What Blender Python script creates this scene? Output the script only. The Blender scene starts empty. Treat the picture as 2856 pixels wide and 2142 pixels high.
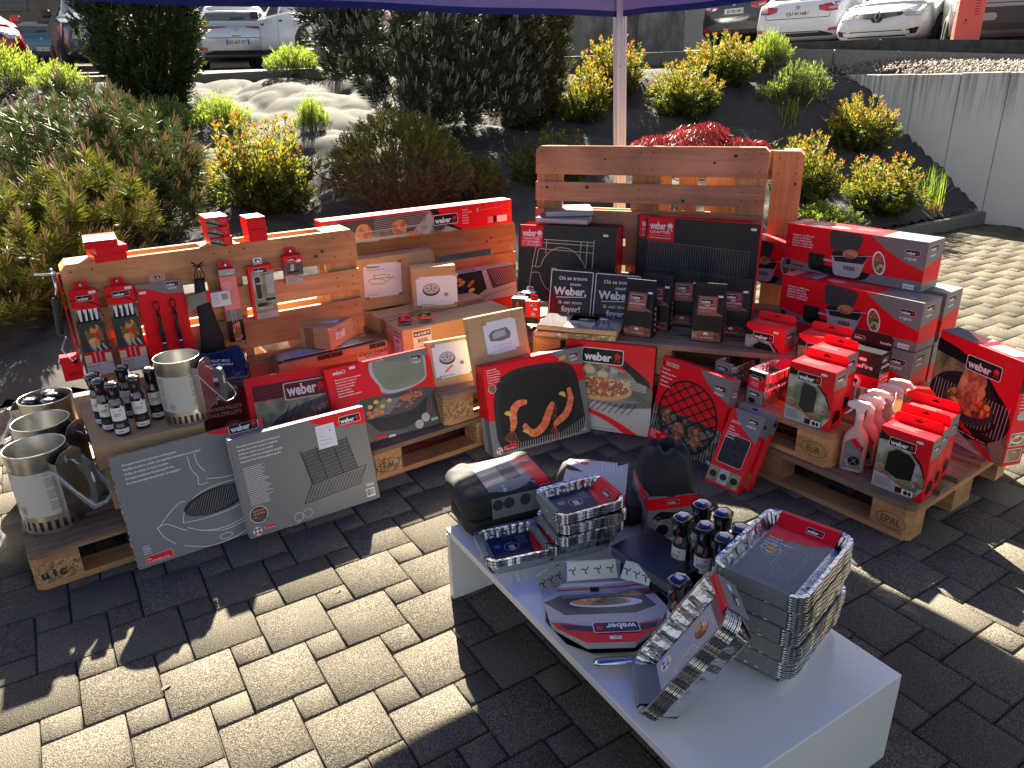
import bpy, bmesh, math, random
import numpy as np
from mathutils import Vector, Matrix, geometry
from mathutils.bvhtree import BVHTree
random.seed(7); RNG = np.random.default_rng(7)
SC = bpy.context.scene
# ---------------------------------------------------------------- camera
cam_d = bpy.data.cameras.new("camera"); cam = bpy.data.objects.new("camera", cam_d)
SC.collection.objects.link(cam); SC.camera = cam
cam_d.sensor_width = 36.0; cam_d.lens = 26.05; cam_d.clip_start = 0.05; cam_d.clip_end = 400
PITCH, ROLL = 0.39062, -0.02601
_f = Vector((0, math.cos(PITCH), -math.sin(PITCH))); _r = Vector((1, 0, 0)); _u = _r.cross(_f)
_r2 = math.cos(ROLL)*_r + math.sin(ROLL)*_u; _u2 = -math.sin(ROLL)*_r + math.cos(ROLL)*_u
cam.matrix_world = Matrix(((_r2.x, _u2.x, -_f.x, 0), (_r2.y, _u2.y, -_f.y, 0), (_r2.z, _u2.z, -_f.z, 1.5691), (0, 0, 0, 1)))
# ---------------------------------------------------------------- sky and sun
SUN_EL = math.radians(38.8); SUN_AZ = math.atan2(-0.147, 0.985)   # direction the light comes from, measured from +Y towards +X
wd = bpy.data.worlds.new("World"); SC.world = wd; wd.use_nodes = True
nt = wd.node_tree; bg = nt.nodes["Background"]
sky = nt.nodes.new("ShaderNodeTexSky"); sky.sky_type = 'NISHITA'; sky.sun_disc = False
sky.sun_elevation = SUN_EL; sky.sun_rotation = SUN_AZ
sky.air_density = 1.0; sky.dust_density = 1.5; sky.ozone_density = 1.0
hsv = nt.nodes.new('ShaderNodeHueSaturation'); hsv.inputs['Saturation'].default_value = 0.5
nt.links.new(sky.outputs[0], hsv.inputs['Color']); nt.links.new(hsv.outputs[0], bg.inputs[0]); bg.inputs[1].default_value = 0.029
sd = bpy.data.lights.new("sun", 'SUN'); sd.energy = 5.0; sd.angle = math.radians(0.5); sd.color = (1.0, 0.89, 0.70)
sun = bpy.data.objects.new("sun", sd); SC.collection.objects.link(sun)
_s = Vector((math.sin(SUN_AZ)*math.cos(SUN_EL), math.cos(SUN_AZ)*math.cos(SUN_EL), math.sin(SUN_EL)))
sun.rotation_euler = _s.to_track_quat('Z', 'Y').to_euler(); sun.location = _s*30
SC.view_settings.view_transform = 'Standard'; SC.view_settings.look = 'None'
SC.view_settings.exposure = 2.8; SC.view_settings.gamma = 1.0
SC.cycles.use_denoising = True; SC.cycles.max_bounces = 6; SC.cycles.transparent_max_bounces = 12
SC.cycles.sample_clamp_indirect = 6.0
# ---------------------------------------------------------------- materials
MATS = {}
def mat(name, col=None, rough=0.6, metal=0.0, var=0.0, scale=12.0, bump=0.0, bscale=None, coat=0.0, transl=0.0, alpha=1.0,
        emit=None, spec=0.5, stretch=None, obj_var=0.0, col2=None):
    if name in MATS: return MATS[name]
    m = bpy.data.materials.new(name); m.use_nodes = True; n = m.node_tree.nodes; l = m.node_tree.links
    b = n["Principled BSDF"]; c = (*col, 1.0)
    b.inputs["Base Color"].default_value = c; b.inputs["Roughness"].default_value = rough
    b.inputs["Metallic"].default_value = metal; b.inputs["Specular IOR Level"].default_value = spec
    b.inputs["Coat Weight"].default_value = coat; b.inputs["Coat Roughness"].default_value = 0.12
    if alpha < 1: b.inputs["Alpha"].default_value = alpha
    if emit: b.inputs["Emission Color"].default_value = (*emit[0], 1); b.inputs["Emission Strength"].default_value = emit[1]
    out = None
    if var or bump or obj_var:
        tc = n.new("ShaderNodeTexCoord"); mp = n.new("ShaderNodeMapping"); l.new(tc.outputs["Object"], mp.inputs[0])
        if stretch: mp.inputs["Scale"].default_value = stretch
        nz = n.new("ShaderNodeTexNoise"); nz.inputs["Scale"].default_value = scale; nz.inputs["Detail"].default_value = 5; nz.inputs["Roughness"].default_value = 0.65
        l.new(mp.outputs[0], nz.inputs[0]); src = None
        if var:
            mx = n.new("ShaderNodeMix"); mx.data_type = 'RGBA'
            d = col2 or tuple(x*(1-var) for x in col); br = col if col2 else tuple(min(1, x*(1+var)) for x in col)
            mx.inputs[6].default_value = (*d, 1); mx.inputs[7].default_value = (*br, 1)
            rp = n.new("ShaderNodeMapRange"); rp.inputs[1].default_value = 0.32; rp.inputs[2].default_value = 0.68
            l.new(nz.outputs[0], rp.inputs[0]); l.new(rp.outputs[0], mx.inputs[0]); src = mx.outputs[2]
        if obj_var:
            oi = n.new("ShaderNodeObjectInfo"); hs = n.new("ShaderNodeHueSaturation")
            mr = n.new("ShaderNodeMapRange"); mr.inputs[3].default_value = 1-obj_var; mr.inputs[4].default_value = 1+obj_var
            l.new(oi.outputs["Random"], mr.inputs[0]); l.new(mr.outputs[0], hs.inputs["Value"])
            if src: l.new(src, hs.inputs["Color"])
            else: hs.inputs["Color"].default_value = c
            src = hs.outputs[0]
        if src: l.new(src, b.inputs["Base Color"])
        if bump:
            bp = n.new("ShaderNodeBump"); bp.inputs["Strength"].default_value = 1.0; bp.inputs["Distance"].default_value = bump
            nb = nz
            if bscale:
                nb = n.new("ShaderNodeTexNoise"); nb.inputs["Scale"].default_value = bscale; nb.inputs["Detail"].default_value = 4
                l.new(mp.outputs[0], nb.inputs[0])
            l.new(nb.outputs[0], bp.inputs["Height"]); l.new(bp.outputs[0], b.inputs["Normal"])
    if transl:
        tr = n.new("ShaderNodeBsdfTranslucent"); ms = n.new("ShaderNodeMixShader"); ms.inputs[0].default_value = transl
        k = tuple(min(1, x*1.5) for x in col); tr.inputs[0].default_value = (k[0], k[1], k[2]*0.6, 1)
        l.new(b.outputs[0], ms.inputs[1]); l.new(tr.outputs[0], ms.inputs[2]); l.new(ms.outputs[0], n["Material Output"].inputs[0])
    MATS[name] = m; return m

def voro(name, cols, scale=60, rough=0.4, coat=0.3, bump=0.0, stretch=None, smooth=False):
    """printed picture of many small coloured bits"""
    if name in MATS: return MATS[name]
    m = bpy.data.materials.new(name); m.use_nodes = True; n = m.node_tree.nodes; l = m.node_tree.links; b = n["Principled BSDF"]
    tc = n.new("ShaderNodeTexCoord"); mp = n.new("ShaderNodeMapping"); l.new(tc.outputs["Object"], mp.inputs[0])
    if stretch: mp.inputs["Scale"].default_value = stretch
    cr = n.new("ShaderNodeValToRGB"); cr.color_ramp.interpolation = 'LINEAR' if smooth else 'CONSTANT'
    if smooth:
        v = n.new("ShaderNodeTexNoise"); v.inputs["Scale"].default_value = scale; v.inputs["Detail"].default_value = 3; l.new(mp.outputs[0], v.inputs[0])
        mr = n.new("ShaderNodeMapRange"); mr.inputs[1].default_value = 0.3; mr.inputs[2].default_value = 0.7; l.new(v.outputs[0], mr.inputs[0]); l.new(mr.outputs[0], cr.inputs[0])
    else:
        v = n.new("ShaderNodeTexVoronoi"); v.inputs["Scale"].default_value = scale; l.new(mp.outputs[0], v.inputs[0])
        sx = n.new("ShaderNodeSeparateColor"); l.new(v.outputs["Color"], sx.inputs[0]); l.new(sx.outputs[0], cr.inputs[0])
    e = cr.color_ramp.elements
    while len(e) < len(cols): e.new(0.5)
    for i, c in enumerate(cols): e[i].position = i/len(cols) if not smooth else i/(len(cols)-1); e[i].color = (*c, 1)
    l.new(cr.outputs[0], b.inputs["Base Color"]); b.inputs["Roughness"].default_value = rough; b.inputs["Coat Weight"].default_value = coat
    b.inputs["Coat Roughness"].default_value = 0.15
    MATS[name] = m; return m

R = dict(red=(0.74, 0.004, 0.014), dred=(0.36, 0.006, 0.012), grey=(0.19, 0.195, 0.19), lgrey=(0.42, 0.42, 0.43), dgrey=(0.026, 0.027, 0.027),
         black=(0.006, 0.006, 0.007), white=(0.78, 0.78, 0.78), kraft=(0.50, 0.32, 0.155), navy=(0.012, 0.015, 0.045))
for k, c in R.items():
    if k == 'kraft': mat('card_kraft', c, 0.85, var=0.10, scale=6, bump=0.0006, bscale=180, stretch=(1, 1, 4), obj_var=0.06)
    else: mat('card_'+k, c, 0.45, var=0.05, scale=5, bump=0.0009, bscale=28, coat=0.04, spec=.22)
mat('paper', (0.72, 0.72, 0.78), 0.8, var=0.03, scale=8); mat('ink', (0.02, 0.02, 0.022), 0.7); mat('ink_grey', (0.16, 0.16, 0.17), 0.6)
mat('tape', (0.30, 0.19, 0.09), 0.18, coat=0.5); mat('label_white', (0.75, 0.75, 0.73), 0.4)
mat('orange_sticker', (0.85, 0.16, 0.08), 0.5)
mat('p_tan', (0.62, 0.36, 0.14), 0.5); mat('p_brown', (0.13, 0.055, 0.03), 0.5, var=.5, scale=60); mat('p_orange', (0.72, 0.17, 0.03), 0.45, var=.35, scale=70)
mat('p_lemon', (0.75, 0.48, 0.09), 0.5); mat('p_green', (0.16, 0.22, 0.05), 0.5, var=.4, scale=60); mat('p_sage', (0.20, 0.22, 0.15), 0.45, var=.15, scale=9)
mat('p_cream', (0.62, 0.50, 0.34), 0.5); mat('p_charcoal', (0.016, 0.017, 0.018), 0.5, spec=.25); mat('p_steel', (0.42, 0.42, 0.42), 0.35); mat('p_graphite', (0.04, 0.043, 0.045), 0.35)
mat('p_copper', (0.27, 0.075, 0.04), 0.5); mat('p_wine', (0.12, 0.012, 0.03), 0.5); mat('p_blue', (0.05, 0.13, 0.40), 0.4)
voro('p_patio', [(.30, .31, .27), (.42, .42, .38), (.17, .20, .11), (.08, .10, .06), (.50, .50, .48)], 9, smooth=True)
voro('p_foliage', [(.05, .07, .03), (.14, .16, .08), (.30, .28, .14), (.10, .12, .06)], 14, smooth=True)
voro('p_coals', [(.02, .02, .02), (.06, .06, .06), (.16, .15, .14), (.03, .02, .02)], 45)
voro('p_pizza', [(.45, .03, .02), (.62, .30, .12), (.70, .50, .28), (.30, .05, .02), (.5, .12, .04), (.10, .07, .04)], 75)
voro('p_food', [(.55, .05, .02), (.65, .28, .05), (.30, .09, .03), (.70, .50, .20), (.12, .16, .03), (.18, .05, .03)], 60)
voro('p_meat', [(.20, .07, .035), (.34, .14, .07), (.12, .04, .02), (.45, .22, .12)], 70)
voro('p_ribs', [(.14, .025, .012), (.30, .07, .035), (.07, .015, .01), (.22, .05, .02)], 60)
voro('p_salad', [(.10, .16, .04), (.30, .33, .10), (.45, .07, .03), (.06, .09, .03), (.5, .45, .25)], 75)
voro('p_chicken', [(.42, .14, .05), (.60, .27, .11), (.30, .08, .03), (.5, .2, .08)], 28, smooth=True)
mat('p_pink', (0.78, 0.22, 0.20), 0.5)

# ---------------------------------------------------------------- mesh builder
class MB:
    def __init__(s): s.v = []; s.f = []; s.m = []; s.sm = []; s.mats = []; s.X = Matrix.Identity(4)
    def mi(s, m):
        m = MATS[m] if isinstance(m, str) else m
        if m not in s.mats: s.mats.append(m)
        return s.mats.index(m)
    def add(s, vs, fs, m, smooth=False):
        b = len(s.v); X = s.X; s.v += [tuple(X @ Vector(q)) for q in vs]; i = s.mi(m)
        for f in fs: s.f.append([b+k for k in f]); s.m.append(i); s.sm.append(smooth)
    def box(s, x0, x1, y0, y1, z0, z1, m, ms=None, bev=0.0):
        if bev > 0:
            b = min(bev, (x1-x0)*.45, (y1-y0)*.45, (z1-z0)*.45); vs = []
            for sx, x, X_ in ((0, x0, 1), (1, x1, -1)):
                for sy, y, Y_ in ((0, y0, 1), (1, y1, -1)):
                    for sz, z, Z_ in ((0, z0, 1), (1, z1, -1)):
                        vs += [(x, y+Y_*b, z+Z_*b), (x+X_*b, y, z+Z_*b), (x+X_*b, y+Y_*b, z)]
            I = lambda a, b_, c, k: (a*4+b_*2+c)*3+k
            F = {'L': [I(0,0,0,0), I(0,0,1,0), I(0,1,1,0), I(0,1,0,0)], 'R': [I(1,0,0,0), I(1,1,0,0), I(1,1,1,0), I(1,0,1,0)],
                 'F': [I(0,0,0,1), I(1,0,0,1), I(1,0,1,1), I(0,0,1,1)], 'B': [I(0,1,0,1), I(0,1,1,1), I(1,1,1,1), I(1,1,0,1)],
                 'D': [I(0,0,0,2), I(0,1,0,2), I(1,1,0,2), I(1,0,0,2)], 'T': [I(0,0,1,2), I(1,0,1,2), I(1,1,1,2), I(0,1,1,2)]}
            for k, f in F.items(): s.add2(vs, [f], (ms or {}).get(k, m))
            E_ = []
            for a in (0, 1):
                for c in (0, 1):
                    E_.append([I(0,a,c,1), I(1,a,c,1), I(1,a,c,2), I(0,a,c,2)])
                    E_.append([I(a,0,c,0), I(a,1,c,0), I(a,1,c,2), I(a,0,c,2)])
                    E_.append([I(a,c,0,0), I(a,c,1,0), I(a,c,1,1), I(a,c,0,1)])
                    for d in (0, 1): E_.append([I(a,c,d,0), I(a,c,d,1), I(a,c,d,2)])
            s.add2(vs, E_, m)
            return
        vs = [(x0,y0,z0),(x1,y0,z0),(x1,y1,z0),(x0,y1,z0),(x0,y0,z1),(x1,y0,z1),(x1,y1,z1),(x0,y1,z1)]
        F = {'D': (0,3,2,1), 'T': (4,5,6,7), 'F': (0,1,5,4), 'R': (1,2,6,5), 'B': (2,3,7,6), 'L': (3,0,4,7)}
        for k, f in F.items(): s.add(vs, [f], (ms or {}).get(k, m))
    def add2(s, vs, fs, m):
        for f in fs: s.add([vs[i] for i in f], [list(range(len(f)))], m)
    def lathe(s, prof, m, n=32, smooth=True, c=(0, 0, 0), ms=None):
        """prof: (r, z) pairs; open surface of revolution about z"""
        vs = []; k = len(prof)
        for i in range(n):
            a = 2*math.pi*i/n
            for r, z in prof: vs.append((c[0]+r*math.cos(a), c[1]+r*math.sin(a), c[2]+z))
        for j in range(k-1):
            mm = ms[j] if ms else m
            s.add(vs, [[i*k+j, ((i+1) % n)*k+j, ((i+1) % n)*k+j+1, i*k+j+1] for i in range(n)], mm, smooth) if j == 0 else s._more(vs, [[i*k+j, ((i+1) % n)*k+j, ((i+1) % n)*k+j+1, i*k+j+1] for i in range(n)], mm, smooth)
    def _more(s, vs, fs, m, smooth):
        b = len(s.v)-len(vs); i = s.mi(m)
        for f in fs: s.f.append([b+k for k in f]); s.m.append(i); s.sm.append(smooth)
    def tube(s, pts, r, m, n=8, caps=True, flat=None):
        pts = [Vector(p) for p in pts]; rs = r if isinstance(r, (list, tuple)) else [r]*len(pts); vs = []
        up = Vector((0, 0, 1))
        for i, p in enumerate(pts):
            t = (pts[min(i+1, len(pts)-1)]-pts[max(i-1, 0)]).normalized()
            a = t.cross(up); a = t.cross(Vector((1, 0, 0))) if a.length < 1e-3 else a
            a.normalize(); b = a.cross(t)
            for k in range(n):
                q = 2*math.pi*k/n
                vs.append(p+a*math.cos(q)*rs[i]+b*math.sin(q)*rs[i]*(flat or 1))
        fs = [[i*n+k, i*n+(k+1) % n, (i+1)*n+(k+1) % n, (i+1)*n+k] for i in range(len(pts)-1) for k in range(n)]
        if caps: fs += [list(range(n))[::-1], [(len(pts)-1)*n+k for k in range(n)]]
        s.add(vs, fs, m, True)
    def prism(s, poly, z0, z1, m, mt=None, smooth=False):
        n = len(poly); vs = [(x, y, z0) for x, y in poly]+[(x, y, z1) for x, y in poly]
        s.add(vs, [[i, (i+1) % n, n+(i+1) % n, n+i] for i in range(n)], m, smooth)
        tr = geometry.tessellate_polygon([[Vector((x, y, 0)) for x, y in poly]])
        s.add(vs, [[n+k for k in t] for t in tr]+[list(t)[::-1] for t in tr], mt or m)
    def build(s, name, parent=None, M=None, bevel=0):
        me = bpy.data.meshes.new(name); me.from_pydata(s.v, [], s.f)
        for m in s.mats: me.materials.append(m)
        me.polygons.foreach_set("material_index", s.m); me.polygons.foreach_set("use_smooth", s.sm); me.update()
        return link(name, me, parent, M)
def link(name, me, parent=None, M=None):
    o = bpy.data.objects.new(name, me); SC.collection.objects.link(o)
    if parent is not None: o.parent = parent
    if M is not None: o.matrix_basis = M
    return o
def fastmesh(name, V, F, mats, mi=None, smooth=False, attr=None):
    """V (n,3) array, F (m,k) int array of equal-sided faces"""
    me = bpy.data.meshes.new(name); V = np.asarray(V, np.float32); F = np.asarray(F, np.int32); k = F.shape[1]
    me.vertices.add(len(V)); me.vertices.foreach_set("co", V.ravel()); me.loops.add(F.size); me.loops.foreach_set("vertex_index", F.ravel())
    me.polygons.add(len(F)); me.polygons.foreach_set("loop_start", np.arange(0, F.size, k, dtype=np.int32))
    try: me.polygons.foreach_set("loop_total", np.full(len(F), k, np.int32))
    except Exception: pass
    for m in mats: me.materials.append(MATS[m] if isinstance(m, str) else m)
    if mi is not None: me.polygons.foreach_set("material_index", np.asarray(mi, np.int32))
    if smooth: me.polygons.foreach_set("use_smooth", np.ones(len(F), bool))
    me.update(calc_edges=True); me.validate(); return me
def empty(name, M=None):
    o = bpy.data.objects.new(name, None); SC.collection.objects.link(o); o.empty_display_size = 0.05
    if M is not None: o.matrix_basis = M
    return o
def tag(o, label, cat, group=None, kind=None):
    if label: o["label"] = label
    if cat: o["category"] = cat
    if group: o["group"] = group
    if kind: o["kind"] = kind
    return o
def struct(o): o["kind"] = "structure"; return o
def dup(o, parent=None, M=None):
    c = o.copy(); SC.collection.objects.link(c)
    c.parent = parent
    if M is not None: c.matrix_basis = M
    for ch in list(o.children): dup(ch, c)
    return c
def T(x, y, z, yaw=0, tilt=0, roll=0):
    """frame of a box leaning back by tilt; local x along its width, y into its depth, z up"""
    c, s = math.cos(yaw), math.sin(yaw); ex = Vector((c, s, 0)); ey = Vector((-s, c, 0)); ez = Vector((0, 0, 1))
    z2 = math.cos(tilt)*ez+math.sin(tilt)*ey; y2 = math.cos(tilt)*ey-math.sin(tilt)*ez
    x3 = math.cos(roll)*ex+math.sin(roll)*z2; z3 = -math.sin(roll)*ex+math.cos(roll)*z2
    return Matrix(((x3.x, y2.x, z3.x, x), (x3.y, y2.y, z3.y, y), (x3.z, y2.z, z3.z, z), (0, 0, 0, 1)))

# ---------------------------------------------------------------- flat artwork (print, labels, lettering)
_TX = {}
def text2d(s, bold=0.0):
    k = (s, bold)
    if k in _TX: return _TX[k]
    cu = bpy.data.curves.new("t", 'FONT'); cu.body = s; cu.size = 1; cu.resolution_u = 2; cu.offset = bold; cu.fill_mode = 'BOTH'; cu.dimensions = '2D'
    o = bpy.data.objects.new("t", cu); SC.collection.objects.link(o)
    me = bpy.data.meshes.new_from_object(o.evaluated_get(bpy.context.evaluated_depsgraph_get()))
    vs = [(v.co.x, v.co.y) for v in me.vertices]; fs = [list(p.vertices) for p in me.polygons]
    bpy.data.objects.remove(o); bpy.data.curves.remove(cu); bpy.data.meshes.remove(me)
    if not vs: vs = [(0, 0)]
    x0 = min(v[0] for v in vs); x1 = max(v[0] for v in vs)
    _TX[k] = ([(x-x0, y) for x, y in vs], fs, max(x1-x0, 1e-6)); return _TX[k]
def clip(poly, w, h):
    for ax, lim, sg in ((0, 0, 1), (0, w, -1), (1, 0, 1), (1, h, -1)):
        out = []; n = len(poly)
        for i in range(n):
            a, b = poly[i], poly[(i+1) % n]; da = (a[ax]-lim)*sg; db = (b[ax]-lim)*sg
            if da >= 0: out.append(a)
            if (da >= 0) != (db >= 0):
                t = da/(da-db); out.append((a[0]+(b[0]-a[0])*t, a[1]+(b[1]-a[1])*t))
        poly = out
        if len(poly) < 3: return []
    return poly
def ell(cx, cy, rx, ry=None, n=20, rot=0, a0=0, a1=2*math.pi):
    ry = ry or rx; c, s = math.cos(rot), math.sin(rot); full = abs(a1-a0-2*math.pi) < 1e-6
    P = []
    for i in range(n if full else n+1):
        a = a0+(a1-a0)*i/n; x, y = rx*math.cos(a), ry*math.sin(a); P.append((cx+x*c-y*s, cy+x*s+y*c))
    return P
def rrect(x, y, w, h, r, n=4):
    P = []
    for cx, cy, a in ((x+w-r, y+r, -math.pi/2), (x+w-r, y+h-r, 0), (x+r, y+h-r, math.pi/2), (x+r, y+r, math.pi)):
        for i in range(n+1): t = a+math.pi/2*i/n; P.append((cx+r*math.cos(t), cy+r*math.sin(t)))
    return P
def curve(pts, n=8):
    """Catmull-Rom through points"""
    P = [pts[0]]+list(pts)+[pts[-1]]; out = []
    for i in range(1, len(P)-2):
        for k in range(n):
            t = k/n; out.append(tuple(0.5*(2*P[i][j]+(P[i+1][j]-P[i-1][j])*t+(2*P[i-1][j]-5*P[i][j]+4*P[i+1][j]-P[i+2][j])*t*t+(3*P[i][j]-P[i-1][j]-3*P[i+1][j]+P[i+2][j])*t**3) for j in (0, 1)))
    out.append(tuple(pts[-1])); return out
class Art:
    """flat print on a w x h panel, layers stacked 0.2 mm apart"""
    def __init__(s, w, h): s.w = w; s.h = h; s.it = []; s.k = 0
    def lay(s): s.k += 1; return s
    def poly(s, P, m, nc=False):
        P = P if nc else clip(list(P), s.w, s.h)
        if len(P) < 3: return s
        tr = geometry.tessellate_polygon([[Vector((x, y, 0)) for x, y in P]])
        s.it.append((P, [list(t) for t in tr], m, s.k)); return s
    def rect(s, x, y, w, h, m): return s.poly([(x, y), (x+w, y), (x+w, y+h), (x, y+h)], m)
    def line(s, pts, wd, m, closed=False):
        pts = list(pts)+([pts[0]] if closed else [])
        for a, b in zip(pts[:-1], pts[1:]):
            dx, dy = b[0]-a[0], b[1]-a[1]; L = math.hypot(dx, dy)
            if L < 1e-7: continue
            nx, ny = -dy/L*wd/2, dx/L*wd/2; ex, ey = dx/L*wd*.2, dy/L*wd*.2
            s.poly([(a[0]+nx-ex, a[1]+ny-ey), (a[0]-nx-ex, a[1]-ny-ey), (b[0]-nx+ex, b[1]-ny+ey), (b[0]+nx+ex, b[1]+ny+ey)], m)
        return s
    def text(s, x, y, t, h, m, bold=0.02, sx=1.0, al='l', rot=0, w=None):
        vs, fs, tw = text2d(t, bold); k = h/0.72; kx = (w/tw) if w else k*sx
        ox = 0 if al == 'l' else (-tw*kx/2 if al == 'c' else -tw*kx); c, sn = math.cos(rot), math.sin(rot)
        P = [(x+(vx*kx+ox)*c-vy*k*sn, y+(vx*kx+ox)*sn+vy*k*c) for vx, vy in vs]
        P = [(min(max(a, 0), s.w), min(max(b, 0), s.h)) for a, b in P]
        s.it.append((P, fs, m, s.k)); return s
    def lines(s, x, y, n, w, h, m, step=None, thick=.45):
        """small print too fine to read: n short bars of uneven length"""
        step = step or h*1.7
        for i in range(n): s.rect(x, y-i*step, w*(0.72+0.28*random.random()), h*thick, m)
        return s
    def kettle(s, x, y, h, m):
        r = h*.30; s.poly(ell(x, y+h*.62, r*1.1, r*.95, 12), m); s.rect(x-h*.05, y+h*.88, h*.1, h*.1, m)
        s.rect(x-r*1.15, y+h*.595, r*2.3, h*.04, m)
        s.line([(x-r*.5, y+h*.35), (x-r*.95, y)], h*.07, m); s.line([(x+r*.5, y+h*.35), (x+r*.95, y)], h*.07, m); s.rect(x-r*.6, y+h*.12, r*1.2, h*.05, m); return s
    def logo(s, x, y, w, frame=True, bg='card_black', fg='card_white', rot=0, ic='card_red'):
        """wordmark in a rounded frame, lower left corner x, y"""
        h = w*0.37; s.lay()
        if frame: s.poly(rrect(x, y, w, h, h*.16), fg); s.lay(); s.poly(rrect(x+h*.05, y+h*.05, w-h*.1, h*.9, h*.13), bg)
        s.lay(); s.text(x+w*.06, y+h*.20, 'weber', h*.52, fg, bold=.035, w=w*.66)
        s.kettle(x+w*.855, y+h*.17, h*.62, ic); return s
    def sticker(s, x, y, w, m='label_white'):
        s.lay().poly(rrect(x, y, w, w*.42, w*.08), m); s.lay().text(x+w*.2, y+w*.13, '39,90', w*.16, 'ink_grey', 0); return s
    def barcode(s, x, y, w, h):
        s.lay().rect(x, y, w, h, 'label_white'); s.lay(); q = x+w*.08
        while q < x+w*.9:
            b = random.choice((.02, .03, .05))*w; s.rect(q, y+h*.2, b, h*.7, 'ink'); q += b+random.choice((.02, .04))*w
        return s
    def put(s, mb, o, u, v, off=0.0003):
        o = Vector(o); u = Vector(u).normalized(); v = Vector(v).normalized(); n = u.cross(v)
        for P, fs, m, k in s.it:
            d = o+n*(off+k*0.00022); mb.add([d+u*x+v*y for x, y in P], fs, m)
def face(mb, W, D, H, f, art, o=(0, 0, 0)):
    """put art on a face of the box 0..W, 0..D, 0..H"""
    x, y, z = o
    fr = {'F': ((x, y, z), (1, 0, 0), (0, 0, 1)), 'R': ((x+W, y, z), (0, 1, 0), (0, 0, 1)), 'L': ((x, y+D, z), (0, -1, 0), (0, 0, 1)),
          'T': ((x, y, z+H), (1, 0, 0), (0, 1, 0)), 'B': ((x+W, y+D, z), (-1, 0, 0), (0, 0, 1))}[f]
    art.put(mb, *fr)
def carton(name, pose, dims, base, arts, label, cat, group=None, ms=None, bev=0.0025, parent=None, extra=None):
    W, D, H = dims; mb = MB(); mb.box(0, W, 0, D, 0, H, base, ms, bev)
    for f, a in arts.items(): face(mb, W, D, H, f, a)
    if extra: extra(mb)
    o = mb.build(name, parent, T(*pose) if not isinstance(pose, Matrix) else pose)
    if parent is None: tag(o, label, cat, group)
    return o
# ---------------------------------------------------------------- ground, slope, walls
G1 = np.array([0.8517, 0.5240]); G2 = np.array([-0.5240, 0.8517]); FOOT = np.array([4.6, 7.71])
KERB = np.array([(-30, 15.5, 1.95), (-13.3, 13.0, 1.81), (-8.0, 12.8, 1.76), (-4.6, 12.4, 1.75), (-1.57, 11.6, 1.80), (0.71, 11.0, 1.82), (2.07, 10.5, 1.84), (3.27, 10.0, 1.84), (4.81, 9.9, 1.77), (6.2, 9.6, 1.69), (7.87, 9.3, 1.61), (14, 8.2, 1.3)])
WALL0 = np.array([5.24, 7.97]); WD = np.array([-0.524, 0.8517]); WN = np.array([0.8517, 0.524])
def kerb_dist(P):
    best = np.full(len(P), 1e9); zz = np.zeros(len(P)); sg = np.zeros(len(P))
    for a, b in zip(KERB[:-1], KERB[1:]):
        d = b[:2]-a[:2]; t = np.clip(((P-a[:2])@d)/(d@d), 0, 1); q = a[:2]+t[:, None]*d; r = np.hypot(*(P-q).T)
        s = d[0]*(P-a[:2])[:, 1]-d[1]*(P-a[:2])[:, 0]; k = r < best; best[k] = r[k]; zz[k] = (a[2]+t*(b[2]-a[2]))[k]; sg[k] = s[k]
    return best, zz, sg
def terrain(P):
    P = np.atleast_2d(np.asarray(P, float)); t = (P-FOOT)@G2; r, zk, sg = kerb_dist(P)
    u = np.clip(t, 0, None)/(np.clip(t, 0, None)+r+1e-6); z = 0.1+(zk-0.22)*u**1.3
    return np.where(t <= 0, 0.0, np.where(sg > 0, zk, z))
def tz(x, y): return float(terrain([[x, y]])[0])

mp_ = mat('paver', (0.105, 0.100, 0.090), 1.0, spec=.0)
n = mp_.node_tree.nodes; l = mp_.node_tree.links; b = n["Principled BSDF"]
tc = n.new("ShaderNodeTexCoord"); geo = n.new("ShaderNodeNewGeometry")
n1 = n.new("ShaderNodeTexNoise"); n1.inputs["Scale"].default_value = 330; n1.inputs["Detail"].default_value = 3
n2 = n.new("ShaderNodeTexNoise"); n2.inputs["Scale"].default_value = 2.3; n2.inputs["Detail"].default_value = 5
n3 = n.new("ShaderNodeTexVoronoi"); n3.inputs["Scale"].default_value = 170
for q in (n1, n2, n3): l.new(tc.outputs["Object"], q.inputs["Vector"])
cr = n.new("ShaderNodeValToRGB"); e = cr.color_ramp.elements; e[0].position = .36; e[0].color = (.045, .042, .036, 1); e[1].position = .66; e[1].color = (.22, .20, .16, 1)
e.new(.5).color = (.105, .097, .082, 1); l.new(n1.outputs[0], cr.inputs[0])
hs = n.new("ShaderNodeHueSaturation"); mr = n.new("ShaderNodeMapRange"); mr.inputs[3].default_value = 0.85; mr.inputs[4].default_value = 1.16
l.new(geo.outputs["Random Per Island"], mr.inputs[0]); l.new(mr.outputs[0], hs.inputs["Value"]); l.new(cr.outputs[0], hs.inputs["Color"])
mx = n.new("ShaderNodeMix"); mx.data_type = 'RGBA'; mx.blend_type = 'MULTIPLY'; mx.inputs[0].default_value = 1
r2 = n.new("ShaderNodeMapRange"); r2.inputs[1].default_value = .3; r2.inputs[2].default_value = .7; r2.inputs[3].default_value = .8; r2.inputs[4].default_value = 1.12
l.new(n2.outputs[0], r2.inputs[0]); l.new(hs.outputs[0], mx.inputs[6]); l.new(r2.outputs[0], mx.inputs[7])
sp = n.new("ShaderNodeMapRange"); sp.inputs[1].default_value = .07; sp.inputs[2].default_value = .12; sp.inputs[3].default_value = 1; sp.inputs[4].default_value = 0
l.new(n3.outputs["Distance"], sp.inputs[0]); gt = n.new("ShaderNodeMath"); gt.operation = 'GREATER_THAN'; gt.inputs[1].default_value = .86
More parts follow.
